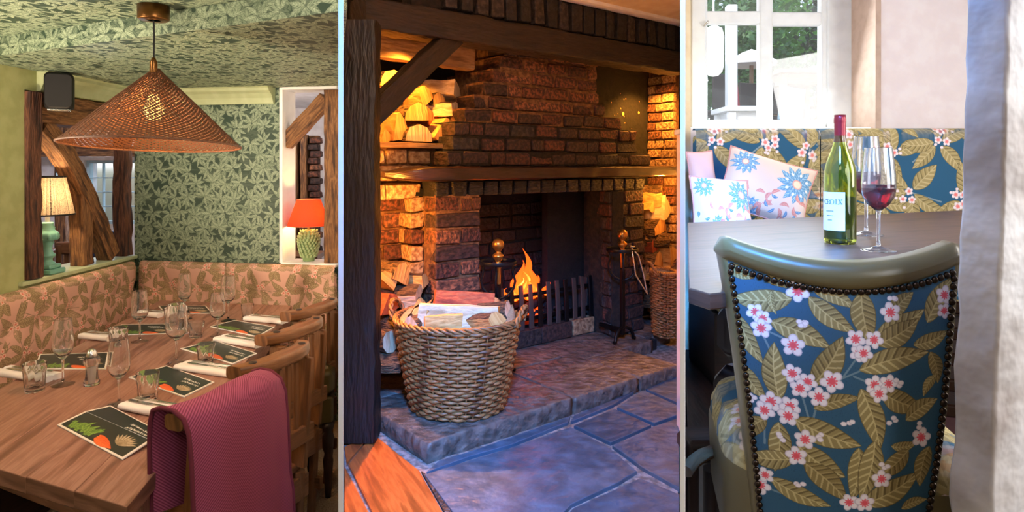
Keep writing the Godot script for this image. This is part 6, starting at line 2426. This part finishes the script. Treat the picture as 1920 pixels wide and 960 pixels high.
# a stuffed cushion in its own x, y plane
func cushion(o: Node3D, w: float, h: float, th: float, m: Material) -> void:
	for side in [1.0, -1.0]:
		var rows := []
		for j in 19:
			var ring := PackedVector3Array()
			for i in 25:
				var u := i / 12.0 - 1.0
				var v := j / 9.0 - 1.0
				var pin := 1.0 - 0.07 * (1.0 - u * u) * v * v
				var pin2 := 1.0 - 0.07 * (1.0 - v * v) * u * u
				var z := th * pow(maxf(0.0, (1.0 - pow(absf(u), 3.0)) * (1.0 - pow(absf(v), 3.0))), 0.55)
				z *= 1.0 + 0.08 * sin(u * 4.0 + v * 3.0)
				ring.push_back(Vector3(u * w / 2 * pin2, v * h / 2 * pin, z * side))
			rows.push_back(ring)
		var k := MB.new()
		k.loft(rows, false, false, false, Vector3(0, 0, side))
		for i in k.v.size():
			k.uv[i] = Vector2(k.v[i].x / w + 0.5, 0.5 - k.v[i].y / h)
		obj("cover", k, m, o)
	var k := MB.new()
	var edge := []
	for i in 81:
		var f := i / 20.0
		var s := int(f) % 4
		var g := (f - int(f)) * 2.0 - 1.0
		var pin := 1.0 - 0.07 * (1.0 - g * g)
		edge.push_back([Vector3(g * w / 2, -h / 2 * pin, 0), Vector3(w / 2 * pin, g * h / 2, 0), Vector3(-g * w / 2, h / 2 * pin, 0), Vector3(-w / 2 * pin, -g * h / 2, 0)][s])
	k.tube(edge, 0.004, 5, false, Vector3.BACK)
	obj("piping", k, M["cushion_edge"] if M.has("cushion_edge") else mat("cushion_edge", Color(0.86, 0.6, 0.55), 0.8), o)

func bench3() -> void:
	var o := thing("banquette", "blue floral banquette below the white window, behind the dark table", "bench seat", Vector3(0, FLOOR3, -3.2))
	for s in [[0.91, 1.52], [1.525, 2.3], [2.305, 3.38]]:
		var rows := []
		var NX := 24
		for j in 19:
			var ring := PackedVector3Array()
			for i in NX + 1:
				var x := lerpf(s[0], s[1], float(i) / NX)
				var a := j / 18.0
				var e := minf(x - s[0], s[1] - x)
				var y := 0.4 + 0.69 * a / 0.75 if a < 0.75 else 1.09 + sin((a - 0.75) * 4.0 * PI * 0.7) * 0.045
				var z := 0.06 if a < 0.75 else 0.015 + cos((a - 0.75) * 4.0 * PI * 0.7) * 0.045
				ring.push_back(Vector3(x, y, z - 0.02 * exp(-e * e / 0.0008)))
			rows.push_back(ring)
		var k := MB.new()
		k.loft(rows, false, false, false, Vector3(0, 0.3, 1))
		k.box(T(Vector3((s[0] + s[1]) / 2, 0.73, -0.01)), Vector3(s[1] - s[0] - 0.01, 0.74, 0.08), 0.01)
		obj("backrest", k, M["blue_floral"], o)
	var k := MB.new()
	k.box(T(Vector3(2.12, 0.38, 0.28)), Vector3(2.5, 0.14, 0.45), 0.03)
	obj("seat", k, M["blue_floral"], o)
	k = MB.new()
	k.box(T(Vector3(2.12, 0.155, 0.25)), Vector3(2.5, 0.31, 0.4), 0.004)
	obj("plinth", k, M["dark_wood"], o)
	var p := px(1436, 352, 2.95)
	o = thing("cushion", "large scatter cushion with faded blue flowers leaning on the banquette", "cushion", p, 0, "flowered cushions")
	o.basis = Basis.from_euler(Vector3(-0.3, -0.1, -0.32))
	cushion(o, 0.4, 0.3, 0.075, M["cushion_print"])
	p = px(1352, 386, 2.8)
	o = thing("cushion", "flat flowered cushion at the left end of the banquette, lower than the other", "cushion", p, 0, "flowered cushions")
	o.basis = Basis.from_euler(Vector3(-0.55, 0.05, -0.1))
	cushion(o, 0.26, 0.28, 0.06, M["cushion_print"])
	p = px(1315, 318, 3.06)
	o = thing("cushion", "plain pink cushion corner behind the flowered cushions at the left", "cushion", p, 0)
	o.basis = Basis.from_euler(Vector3(-0.2, 0.1, 0.05))
	cushion(o, 0.13, 0.18, 0.04, mat("pink_cloth", Color(0.88, 0.72, 0.68), 0.85))

func table3() -> void:
	var u := Vector2(0.9135, 0.407)
	var c := Vector2(0.308, 0.996)
	var far := Vector2(1.10, 2.45)
	var pts := [c, Vector2(0.2915, 1.032), Vector2(0.607, 2.2)]
	# far edge from the partition to the right, near edge back to the corner
	pts[2] = far - u * 0.535
	pts[1] = Vector2(0.276 * 1.045, 1.045)
	pts[2].x = maxf(pts[2].x, 0.2745 * pts[2].y)
	pts.append(far + u * 1.25)
	pts.append(c + u * 1.9)
	var o := thing("bar_table", "dark polished walnut table carrying wine bottle and glasses", "table", Vector3(1.1, FLOOR3, -1.7))
	var bs := Basis(Vector3.UP, PI / 2 + atan2(0.407, 0.9135))
	var loc := PackedVector2Array()
	for p in pts:
		var v := bs.inverse() * Vector3(p.x - 1.1, 0, -p.y + 1.7)
		loc.push_back(Vector2(v.x, v.z))
	var k := MB.new()
	k.slab(loc, 0.724, 0.75, 0.003, T(Vector3.ZERO, bs))
	obj("tabletop", k, M["dining_walnut"], o)
	for q in [Vector2(0.62, 1.45), Vector2(1.9, 2.0), Vector2(1.0, 2.2)]:
		k = MB.new()
		k.box(T(Vector3(q.x - 1.1, 0.362, -q.y + 1.7)), Vector3(0.07, 0.724, 0.07), 0.006)
		obj("leg", k, M["dark_wood"], o)

func drinks() -> void:
	# wine bottle
	var p := at_h(1575, 456, TABLE3)
	var s := -p.z / F
	var h := 241.0 * s
	var R := 31.0 * s / 1.12
	var o := thing("wine_bottle", "green glass wine bottle with red capsule and cream label on the walnut table", "bottle", p)
	var g := mat("bottle_green", Color(0.78, 0.82, 0.3, 0.02), 0.02)
	g.refraction_enabled = true
	g.refraction_scale = 0.05
	var prof := [[0.0, 0.02], [R * 0.7, 0.003], [R * 0.93, 0.0], [R, 0.01], [R, h * 0.5], [R * 0.985, h * 0.555], [R * 0.9, h * 0.61], [R * 0.72, h * 0.67], [R * 0.52, h * 0.73], [R * 0.4, h * 0.79], [R * 0.345, h * 0.85], [R * 0.335, h * 0.985], [R * 0.28, h * 0.985], [R * 0.28, h * 0.85], [R * 0.34, h * 0.79], [R * 0.46, h * 0.73], [R * 0.66, h * 0.67], [R * 0.85, h * 0.61], [R * 0.94, h * 0.55], [R * 0.955, h * 0.5], [R * 0.955, 0.016], [R * 0.8, 0.012], [0.0, 0.028]]
	var k := MB.new()
	k.lathe(T(Vector3.ZERO), prof, 40, false)
	obj("bottle_glass", k, g, o)
	k = MB.new()
	k.lathe(T(Vector3.ZERO), [[0.0, 0.03], [R * 0.79, 0.0135], [R * 0.95, 0.017], [R * 0.95, h * 0.36], [0.0, h * 0.362]], 36, false)
	var wd := mat("wine_dark", Color(0.03, 0.006, 0.01), 0.9)
	wd.specular_mode = BaseMaterial3D.SPECULAR_DISABLED
	obj("wine", k, wd, o)
	k = MB.new()
	k.lathe(T(Vector3.ZERO), [[R * 0.352, h * 0.785 + 0.0], [R * 0.36, h * 0.8], [R * 0.355, h * 0.93], [R * 0.385, h * 0.94], [R * 0.385, h * 0.965], [R * 0.365, h * 0.975], [R * 0.365, h * 0.998], [0.0, h]], 28, false)
	obj("foil_capsule", k, mat("red_foil", Color(0.5, 0.06, 0.1), 0.35, 0.4), o)
	# label wraps the left of the bottle as the viewer sees it
	var mid := PI / 2 + atan2(p.x, -p.z) + 0.62       # turned from the viewer towards the left
	k = MB.new()
	var rows := []
	for y in [h * 0.105, h * 0.2, h * 0.3, h * 0.4]:
		var ring := PackedVector3Array()
		for i in 21:
			var a := mid + (i / 20.0 - 0.5) * 1.85
			ring.push_back(Vector3(cos(a) * (R + 0.0008), y, sin(a) * (R + 0.0008)))
		rows.push_back(ring)
	k.loft(rows, false, false, false, Vector3(cos(mid), 0, sin(mid)))
	obj("label_paper", k, mat("label_cream", Color(0.86, 0.84, 0.78), 0.7), o)
	var ink := mat("label_ink", Color(0.3, 0.28, 0.26), 0.7)
	var f := SystemFont.new()
	f.font_names = PackedStringArray(["Droid Serif"])
	var word := "CROIX"
	for i in word.length():
		var tm := TextMesh.new()
		tm.text = word[i]
		tm.font = f
		tm.font_size = 16
		tm.pixel_size = 0.00105
		tm.depth = 0.0006
		var a := mid + 0.36 - i * 0.25
		var n := Vector3(cos(a), 0, sin(a))
		inst("letter", tm, ink, o, Transform3D(look(Vector3.UP.cross(n), Vector3.UP), n * (R + 0.0012) + Vector3(0, h * 0.325, 0)))
	for i in 3:
		k = MB.new()
		var a := mid + 0.02
		var n := Vector3(cos(a), 0, sin(a))
		k.box(Transform3D(look(Vector3.UP.cross(n), Vector3.UP), n * (R + 0.0006) + Vector3(0, h * (0.255 - 0.035 * i), 0)), Vector3(0.02 - 0.004 * i, 0.0016, 0.0012), 0.0002)
		obj("small_print", k, ink, o)
	# two glasses of red wine
	var red := mat("red_wine", Color(0.42, 0.015, 0.05, 0.02), 0.02)
	red.refraction_enabled = true
	red.refraction_scale = 0.033
	for q in [[1647, 470, 277, 66, "glass of red wine in front, its rim lower, right of the bottle"], [1624, 441, 256, 58, "glass of red wine standing behind the other one, close to the bottle"]]:
		p = at_h(q[0], q[1], TABLE3)
		s = -p.z / F
		h = (q[1] - q[2]) * s
		var b: float = q[3] * s * 0.5 / 1.12
		o = thing("wine_glass", q[4], "wine glass", p, 0, "glasses of red wine")
		wine_glass_parts(o, h, b, M["clear_glass"])
		k = MB.new()
		k.lathe(T(Vector3.ZERO), [[0.0, h * 0.412], [b * 0.3, h * 0.425], [b * 0.54, h * 0.457], [b * 0.88, h * 0.532], [b * 0.955, h * 0.6], [b * 0.96, h * 0.645], [0.0, h * 0.645]], 32, false)
		obj("wine", k, red, o)

# ---------------------------------------------------------------- the floral chair
func chair_print() -> StandardMaterial3D:
	var c := Canvas.new(522, 552, Color(0.16, 0.32, 0.41))
	c.wrap = false
	var r := RandomNumberGenerator.new()
	r.seed = 2
	for j in 3000:     # slubs of the velvet
		c.blob(Vector2(r.randf() * 522, r.randf() * 552), 1.0, 4.0, 0, Color(0.14, 0.29, 0.38), Color(0.18, 0.35, 0.44))
	var P := func(x: float, y: float) -> Vector2: return Vector2(x - 1365, y - 500) * 1.2
	var twig := Color(0.42, 0.5, 0.53)
	for q in [[1437, 640, 1460, 690], [1600, 660, 1560, 720], [1556, 712, 1600, 690], [1499, 731, 1515, 790], [1434, 627, 1470, 640], [1439, 784, 1440, 850], [1531, 743, 1520, 790], [1626, 714, 1590, 700], [1434, 938, 1480, 945]]:
		c.line(P.call(q[0], q[1]), P.call(q[2], q[3]), 2.2, twig)
	var pal := [Color(0.42, 0.35, 0.19), Color(0.58, 0.5, 0.3), Color(0.76, 0.68, 0.46), Color(0.4, 0.33, 0.18)]
	var pal2 := [Color(0.4, 0.33, 0.17), Color(0.53, 0.45, 0.26), Color(0.7, 0.61, 0.4), Color(0.38, 0.31, 0.16)]
	var lv := [
		[1378, 508, 1424, 532, 14], [1488, 565, 1379, 574, 25], [1453, 553, 1461, 598, 8], [1440, 528, 1480, 546, 13], [1516, 560, 1595, 620, 22], [1524, 543, 1596, 576, 18], [1608, 545, 1622, 640, 26],
		[1726, 602, 1782, 520, 22], [1632, 622, 1722, 577, 22], [1660, 590, 1702, 546, 18],
		[1392, 606, 1438, 696, 18], [1450, 612, 1552, 651, 25], [1520, 722, 1573, 628, 27], [1464, 758, 1456, 650, 25], [1400, 704, 1442, 762, 18], [1522, 766, 1602, 738, 16], [1488, 790, 1604, 828, 27], [1463, 802, 1458, 902, 23],
		[1442, 800, 1400, 852, 20], [1492, 868, 1404, 882, 22], [1496, 841, 1578, 891, 27], [1508, 873, 1582, 938, 25], [1450, 917, 1556, 952, 21], [1599, 832, 1590, 936, 22],
		[1630, 640, 1710, 594, 24], [1600, 688, 1728, 655, 25], [1698, 642, 1768, 618, 17], [1730, 655, 1744, 714, 16], [1742, 698, 1715, 737, 11], [1602, 722, 1636, 836, 25], [1638, 727, 1714, 757, 24],
		[1682, 779, 1744, 742, 19], [1656, 827, 1704, 820, 12], [1688, 834, 1628, 887, 20], [1610, 942, 1710, 878, 27], [1627, 818, 1604, 934, 25], [1728, 830, 1713, 908, 19], [1680, 950, 1730, 934, 12], [1390, 950, 1420, 905, 16], [1372, 640, 1400, 690, 12],
	]
	var n := 0
	for q in lv:
		c.leaf(P.call(q[0], q[1]), P.call(q[2], q[3]), q[4] * 1.05, (6.0 if n % 2 else -6.0), pal if n % 3 else pal2, 8.0)
		n += 1
	var white := Color(0.93, 0.87, 0.86)
	var shade := Color(0.78, 0.7, 0.72)
	var heart := Color(0.9, 0.33, 0.36)
	for q in [[1498, 550, 20], [1424, 597, 16], [1437, 608, 15], [1763, 553, 17], [1761, 582, 14], [1658, 582, 18], [1434, 627, 18], [1488, 652, 20], [1486, 705, 17], [1512, 717, 16], [1499, 731, 17], [1531, 743, 18], [1553, 712, 20], [1450, 765, 19], [1439, 784, 18], [1482, 768, 18], [1479, 787, 18],
		[1508, 827, 18], [1494, 862, 18], [1434, 938, 18], [1415, 907, 15], [1442, 914, 15], [1595, 632, 17], [1599, 658, 15], [1586, 940, 16], [1627, 632, 16], [1608, 657, 16], [1626, 714, 17], [1651, 711, 16], [1634, 730, 16], [1712, 812, 18], [1641, 890, 17], [1613, 939, 17]]:
		c.flower(P.call(q[0], q[1]), q[2] * 1.25, r.randf() * TAU, white, shade, heart)
	for q in [[1505, 611], [1660, 555], [1503, 609], [1580, 784], [1532, 818], [1500, 917], [1672, 711], [1658, 780], [1708, 791], [1648, 866], [1419, 765], [1470, 830]]:
		for j in 3:
			c.blob(P.call(q[0] + r.randf_range(-9, 9), q[1] + r.randf_range(-6, 6)), 6.5, 5.5, 0, white, shade)
	var m := mat("chair_print", Color.WHITE, 0.7)
	m.albedo_texture = c.tex()
	m.texture_repeat = false
	bump(m, M_fine, 0.02)
	return m

func back_pt(s: float, t: float, off := 0.0) -> Vector3:      # on the outside of the chair back; s across -1..1, t down 0..1
	var w := lerpf(0.18, 0.125, pow(t, 0.85))
	var top := 1.262 - FLOOR3 + 0.033 * s * s
	return Vector3(s * w, lerpf(top, 0.34, t), 0.02 * sin(t * PI) - 0.012 * t - 0.05 * s * s * (1.0 - 0.5 * t) + off)

func floral_chair() -> void:
	var o := thing("upholstered_chair", "chair with blue flowered back, olive leather edging and brass studs", "chair", Vector3(0.486, 1.45 - 0.95 * 0.93, -0.93), -0.2)
	o.scale = Vector3(0.93, 0.93, 0.93)
	var leather := mat("olive_leather", Color(0.42, 0.36, 0.22), 0.36)
	bump(leather, M_fine, 0.02)
	var m := chair_print()
	var rows := []
	for j in 25:
		var ring := PackedVector3Array()
		for i in 33:
			ring.push_back(back_pt((i / 16.0 - 1.0) * 0.955, j / 24.0))
		rows.push_back(ring)
	var k := MB.new()
	k.loft(rows, false, false, false, Vector3(0, 0, 1))
	for i in k.v.size():
		k.uv[i] = Vector2(k.v[i].x / 0.3625 + 0.5, (1.2917 - FLOOR3 - k.v[i].y) / 0.3833)
	obj("outside_back", k, m, o)
	# leather sides and front of the back
	rows = []
	for j in 25:
		var t := j / 24.0
		var ring := PackedVector3Array()
		for q in [[-0.955, 0.0], [-1.0, 0.002], [-1.04, -0.012], [-1.03, -0.05], [-0.8, -0.07], [0.0, -0.085], [0.8, -0.07], [1.03, -0.05], [1.04, -0.012], [1.0, 0.002], [0.955, 0.0]]:
			ring.push_back(back_pt(q[0], t, q[1]))
		rows.push_back(ring)
	k = MB.new()
	k.loft(rows, false, false, false, Vector3(0, 0, -1))
	obj("side_border", k, leather, o)
	# the rolled top
	var rings := []
	for i in 37:
		var s := (i / 18.0 - 1.0) * 1.06
		var e := clampf((1.06 - absf(s)) / 0.1, 0.0, 1.0)
		var g := sqrt(maxf(0.02, 1.0 - (1.0 - e) * (1.0 - e)))
		var c := back_pt(s, 0.0) + Vector3(0, 0.013 + 0.004 * absf(s), -0.022)
		var ring := PackedVector3Array()
		for p in rrect(0.066 * g, (0.046 - 0.006 * absf(s)) * g, 0.021 * g, 6):
			ring.push_back(c + Vector3(0, p.y - 0.012 * (1.0 - e), p.x))
		rings.push_back(ring)
	k = MB.new()
	k.loft(rings)
	obj("rolled_top", k, leather, o)
	# studs
	k = MB.new()
	k.lathe(T(Vector3.ZERO, Basis(Vector3.RIGHT, PI / 2)), [[0.0058, 0.0], [0.0053, 0.002], [0.0036, 0.0038], [0.0, 0.0046]], 10, false)
	var stud := k.mesh()
	for i in 33:
		var q := back_pt((i / 16.0 - 1.0) * 0.93, 0.022, 0.0)
		inst("stud", stud, M["stud_metal"], o, T(q))
	for sd in [-1, 1]:
		for i in 36:
			var q := back_pt(sd * 0.95, 0.045 + i * 0.0262, 0.001)
			inst("stud", stud, M["stud_metal"], o, T(q, Basis(Vector3.UP, -sd * 0.3)))
	# seat, its floral top and leather side, legs
	k = MB.new()
	rings = []
	for q in [[0.27, 0.97], [0.3, 1.0], [0.42, 1.02], [0.44, 1.0]]:
		var ring := PackedVector3Array()
		for p in rrect(0.4 * q[1], 0.4 * q[1], 0.1, 7):
			ring.push_back(Vector3(p.x + 0.03, q[0], p.y - 0.23))
		rings.push_back(ring)
	k.loft(rings)
	obj("seat_side", k, leather, o)
	k = MB.new()
	rings = []
	for q in [[0.425, 1.01], [0.455, 1.0], [0.485, 0.93], [0.5, 0.75], [0.505, 0.4]]:
		var ring := PackedVector3Array()
		for p in rrect(0.4 * q[1], 0.4 * q[1], 0.1 * q[1], 7):
			ring.push_back(Vector3(p.x + 0.03, q[0], p.y - 0.23))
		rings.push_back(ring)
	k.loft(rings)
	obj("seat_top", k, M["blue_floral"], o)
	for q in [[-0.15, -0.07], [0.15, -0.07], [-0.16, -0.39], [0.16, -0.39]]:
		k = MB.new()
		k.tube([Vector3(q[0], 0.28, q[1]), Vector3(q[0] * 1.04, -0.071, q[1] + (0.03 if q[1] > -0.2 else -0.02))], [0.022, 0.014], 8)
		obj("leg", k, M["dark_wood"], o)

func pillar() -> void:
	var m := mottled("aged_white", Color(0.62, 0.56, 0.52), Color(0.76, 0.72, 0.69), Color(0.82, 0.79, 0.77), 95, 1.6, 0.6, 0.8, 0.012)
	var u := Vector3(-0.42, 0, -0.91).normalized()
	var v := Vector3(0.91, 0, -0.42).normalized()
	var c := Vector3(0.614, 0, -0.8) + u * 0.026 + v * 0.11
	var pts := []
	for j in 12:
		var y := FLOOR3 + 0.001 + (2.745 - FLOOR3) * j / 11.0
		var w := clampf((1.45 - y) / 0.5, -1.0, 1.2)
		pts.push_back(c + Vector3(-0.012 * w, y, 0.0) + v * 0.004 * sin(y * 5.0))
	var k := timber(pts, 0.22, 0.052, u, 0.009, 96, 0.03)
	var o := obj("painted_post", k, m)
	tag(o, "rough white painted timber post at the right, nearest to the viewer", "post")

func under_table() -> void:
	var lm := mat("oxblood_leather", Color(0.13, 0.05, 0.045), 0.3)
	var o := thing("leather_bench", "dark oxblood leather bench under the walnut table at the left", "bench seat", Vector3(0.66, FLOOR3, -1.62), 0.4)
	var k := MB.new()
	k.box(T(Vector3(0.0, 0.56, 0.05)), Vector3(0.42, 0.16, 0.12), 0.05)
	obj("back_roll", k, lm, o)
	k = MB.new()
	k.box(T(Vector3(0.0, 0.4, 0.05)), Vector3(0.42, 0.15, 0.13), 0.04)
	obj("lower_roll", k, lm, o)
	k = MB.new()
	k.box(T(Vector3(0.0, 0.16, 0.05)), Vector3(0.4, 0.32, 0.11), 0.02)
	obj("base", k, lm, o)
	o = thing("bentwood_rail_stool", "low stool with a curved pale wood rail at the lower left", "stool", Vector3(0.47, FLOOR3, -1.42))
	k = MB.new()
	var pts := []
	for q in [[1287, 884, 1.13], [1300, 866, 1.15], [1318, 853, 1.18], [1340, 845, 1.22], [1366, 842, 1.28]]:
		pts.push_back(px(q[0], q[1], q[2]) - o.position)
	k.tube(pts, 0.012, 8)
	obj("curved_rail", k, M["pale_timber"], o)
	k = MB.new()
	k.box(T(Vector3(-0.02, 0.33, 0.0)), Vector3(0.15, 0.05, 0.1), 0.015)
	obj("seat", k, M["dark_wood"], o)
	for s in [-0.07, 0.03]:
		k = MB.new()
		k.box(T(Vector3(s, 0.155, 0.0)), Vector3(0.025, 0.31, 0.025), 0.004)
		obj("leg", k, M["dark_wood"], o)
	# ladder back chair at the right, mostly behind the post
	var p := px(1772, 600, 1.5)
	o = thing("ladder_back_chair", "glossy dark ladder back chair between flowered chair and white post", "chair", Vector3(p.x, FLOOR3, p.z), -0.35)
	var gloss := mat("gloss_wood", Color(0.16, 0.09, 0.06), 0.15)
	for s in [-1, 1]:
		k = MB.new()
		k.tube([Vector3(s * 0.15, 0.0, 0.0), Vector3(s * 0.15, 0.66, 0.02)], 0.014, 8)
		obj("back_post", k, gloss, o)
	for j in 5:
		k = MB.new()
		k.box(T(Vector3(0, 0.38 + j * 0.06, 0.012)), Vector3(0.29, 0.03, 0.014), 0.006)
		obj("slat", k, gloss, o)
	k = MB.new()
	k.box(T(Vector3(0, 0.3, -0.11)), Vector3(0.3, 0.04, 0.2), 0.012)
	obj("seat", k, mat("tartan_red", Color(0.25, 0.06, 0.07), 0.8), o)
	for s in [-1, 1]:
		k = MB.new()
		k.tube([Vector3(s * 0.13, 0.0, -0.2), Vector3(s * 0.13, 0.29, -0.2)], 0.014, 8)
		obj("leg", k, gloss, o)

# ---------------------------------------------------------------- the garden outside the window
func shrub(at: Vector3, size: Vector3, n: int, c: Color, seed: int, label: String, leaf := 0.07) -> void:
	var o := thing("garden_shrub", label, "shrub", at, 0, "garden greenery")
	var r := RandomNumberGenerator.new()
	r.seed = seed
	var k := MB.new()
	for j in n:
		var d := Vector3(r.randfn(), r.randfn(), r.randfn()).normalized() * pow(r.randf(), 0.4)
		var p := Vector3(d.x * size.x, size.y + d.y * size.y, d.z * size.z) * 0.5
		p += Vector3(r.randfn(), r.randfn(), r.randfn()) * 0.03
		var b := Basis.from_euler(Vector3(r.randf() * TAU, r.randf() * TAU, r.randf() * TAU))
		var l := leaf * r.randf_range(0.7, 1.3)
		k.face([p, p + b * Vector3(l * 0.3, l * 0.5, 0.01), p + b * Vector3(0, l, 0), p + b * Vector3(-l * 0.3, l * 0.5, 0.01)])
	var m := mat("foliage_%d" % seed, c, 0.6)
	m.backlight_enabled = true
	m.backlight = c * 0.8
	obj("foliage", k, m, o).set_meta("kind", "stuff")
	k = MB.new()
	k.tube([Vector3(0, 0.0, 0), Vector3(0.02, size.y * 0.5, 0)], 0.03, 6)
	obj("stem", k, M["oak_beam"], o)

func garden() -> void:
	var G := 1.55
	var k := MB.new()
	k.slab(poly_xd([Vector2(1.12, 3.75), Vector2(6.5, 3.75), Vector2(9.0, 14.0), Vector2(3.95, 14.0)]), G - 0.2, G, 0.01)
	struct("ground", k, mottled("paving", Color(0.5, 0.47, 0.42), Color(0.58, 0.55, 0.5), Color(0.65, 0.62, 0.57), 97, 1.0, 0.9, 0.3))
	shrub(Vector3(3.8, G, -9.3), Vector3(1.5, 2.6, 0.9), 3000, Color(0.3, 0.52, 0.18), 41, "bright green shrub in sunlight seen through the right panes", 0.1)
	shrub(Vector3(2.75, G, -7.9), Vector3(1.3, 2.3, 1.0), 2600, Color(0.2, 0.38, 0.16), 42, "mid green shrub seen through the left panes", 0.1)
	shrub(Vector3(4.15, G, -7.7), Vector3(1.3, 3.0, 1.0), 2800, Color(0.1, 0.2, 0.11), 43, "dark green bush at the right edge of the window", 0.1)
	shrub(Vector3(4.6, G, -11.6), Vector3(3.4, 4.6, 1.4), 5200, Color(0.28, 0.48, 0.22), 44, "tall pale green trees filling the background of the garden", 0.16)
	# lantern
	var p := px(1338, 96, 4.3)
	var o := thing("garden_lantern", "white rounded lantern hanging outside the left pane", "lantern", p)
	k = MB.new()
	k.lathe(T(Vector3.ZERO), [[0.0, -0.17], [0.03, -0.165], [0.055, -0.14], [0.066, -0.1], [0.068, 0.1], [0.055, 0.15], [0.03, 0.165], [0.0, 0.17]], 24)
	obj("globe", k, glow("lantern_glow", Color(1, 1, 1), 1.1), o)
	k = MB.new()
	k.tube([Vector3(0, 0.17, 0), Vector3(0, 0.6, 0)], 0.006, 6)
	obj("hanging_rod", k, M["white_paint"], o)
	bulb("lantern_light", Vector3(0, 0, 0), 0.3, Color(1, 1, 1), 0.05, o)
	# white post and beam of a pergola
	var q := px(1371, 100, 5.2)
	o = thing("pergola_post", "white garden post seen through the left pane", "post", Vector3(q.x, G, q.z))
	k = MB.new()
	k.box(T(Vector3(0, 0.6, 0)), Vector3(0.08, 1.2, 0.08), 0.008)
	obj("post_shaft", k, M["white_paint"], o)
	# furniture
	var t0 := px(1400, 210, 5.0)
	plain_table("garden_table", Vector3(t0.x - 0.05, G, t0.z), 0.34, 0.4, t0.y - G + 0.03, "white garden table low in the left pane", M["white_paint"], M["white_paint"])
	var t1 := px(1490, 138, 5.9)
	plain_table("garden_table", Vector3(t1.x, G, t1.z), 0.44, 0.4, t1.y - G + 0.02, "tall pale garden table in the right pane", M["pale_timber"], M["pale_timber"])
	var t2 := px(1405, 117, 6.2)
	o = thing("garden_parasol", "white garden parasol beyond the tables", "parasol", Vector3(t2.x + 0.02, G, t2.z))
	k = MB.new()
	k.lathe(T(Vector3.ZERO), [[0.25, t2.y - G - 0.03], [0.24, t2.y - G], [0.1, t2.y - G + 0.09], [0.0, t2.y - G + 0.13]], 8)
	obj("canopy", k, M["white_linen"], o)
	k = MB.new()
	k.lathe(T(Vector3.ZERO), [[0.02, 0.0], [0.02, t2.y - G]], 10)
	obj("pole", k, M["pale_timber"], o)
	q = px(1374, 172, 5.6)
	o = thing("folded_red_parasol", "small folded red parasol standing in the left pane", "parasol", Vector3(q.x, G, q.z))
	k = MB.new()
	k.lathe(T(Vector3.ZERO), [[0.0, 0.3], [0.05, 0.32], [0.06, 0.42], [0.04, 0.62], [0.01, 0.72], [0.0, 0.73]], 12)
	obj("folded_canopy", k, mat("garden_red", Color(0.62, 0.08, 0.14), 0.7), o)
	k = MB.new()
	k.lathe(T(Vector3.ZERO), [[0.012, 0.0], [0.012, 0.32]], 8)
	obj("pole", k, M["pale_timber"], o)
	q = px(1484, 196, 5.3)
	o = thing("menu_board", "leaning blue framed garden board with a pinkish panel in the right pane", "sign", Vector3(q.x, q.y, q.z), 0.25)
	o.rotation.z = -0.12
	k = MB.new()
	for s in [-1, 1]:
		k.box(T(Vector3(s * 0.1, 0, 0)), Vector3(0.03, 0.28, 0.02), 0.004)
	k.box(T(Vector3(0, 0.125, 0)), Vector3(0.17, 0.03, 0.02), 0.004)
	k.box(T(Vector3(0, -0.125, 0)), Vector3(0.17, 0.03, 0.02), 0.004)
	obj("frame", k, mat("pale_blue", Color(0.6, 0.72, 0.8), 0.6), o)
	k = MB.new()
	k.box(T(Vector3.ZERO), Vector3(0.17, 0.22, 0.01), 0.002)
	obj("panel", k, mat("pinkish_panel", Color(0.7, 0.55, 0.52), 0.6), o)
	k = MB.new()
	k.box(T(Vector3(0, -0.2, -0.08), Basis(Vector3.RIGHT, -0.3)), Vector3(0.03, 0.5, 0.02), 0.003)
	obj("prop", k, M["pale_timber"], o)
	q = px(1520, 190, 6.6)
	o = thing("garden_wall", "low brown stone garden wall behind the board", "wall", Vector3(q.x + 0.35, G, q.z))
	var r := RandomNumberGenerator.new()
	r.seed = 55
	for row in 5:
		for col in 7:
			inst("stone", BR[(row + col * 3) % 7], M["light_brick_%d" % ((row * 2 + col) % 5)], o, Transform3D(Basis.IDENTITY.scaled(Vector3(1, 1.2, 2)), Vector3(-0.7 + col * 0.23 + 0.1 * (row % 2), 0.06 + row * 0.12, 0)))
	for e in [[1352, 196, 5.4, "dark rattan garden chair low in the left pane"], [1400, 165, 6.0, "dark garden chair behind the folded red parasol"], [1460, 175, 6.0, "dark garden chair beside the tall pale table"]]:
		q = px(e[0], e[1], e[2])
		o = thing("garden_chair", e[3], "chair", Vector3(q.x, G, q.z), 0.4, "garden chairs outside")
		k = MB.new()
		k.box(T(Vector3(0, 0.34, -0.1)), Vector3(0.22, 0.05, 0.22), 0.012)
		obj("seat", k, mat("rattan", Color(0.2, 0.17, 0.16), 0.7) if not M.has("rattan") else M["rattan"], o)
		k = MB.new()
		k.box(T(Vector3(0, 0.52, 0.02)), Vector3(0.22, 0.3, 0.03), 0.012)
		obj("backrest", k, M["rattan"], o)
		for s in [[-1, -1], [1, -1], [-1, 1], [1, 1]]:
			k = MB.new()
			k.box(T(Vector3(s[0] * 0.09, 0.16, -0.1 + s[1] * 0.09)), Vector3(0.025, 0.32, 0.025), 0.003)
			obj("leg", k, M["rattan"], o)
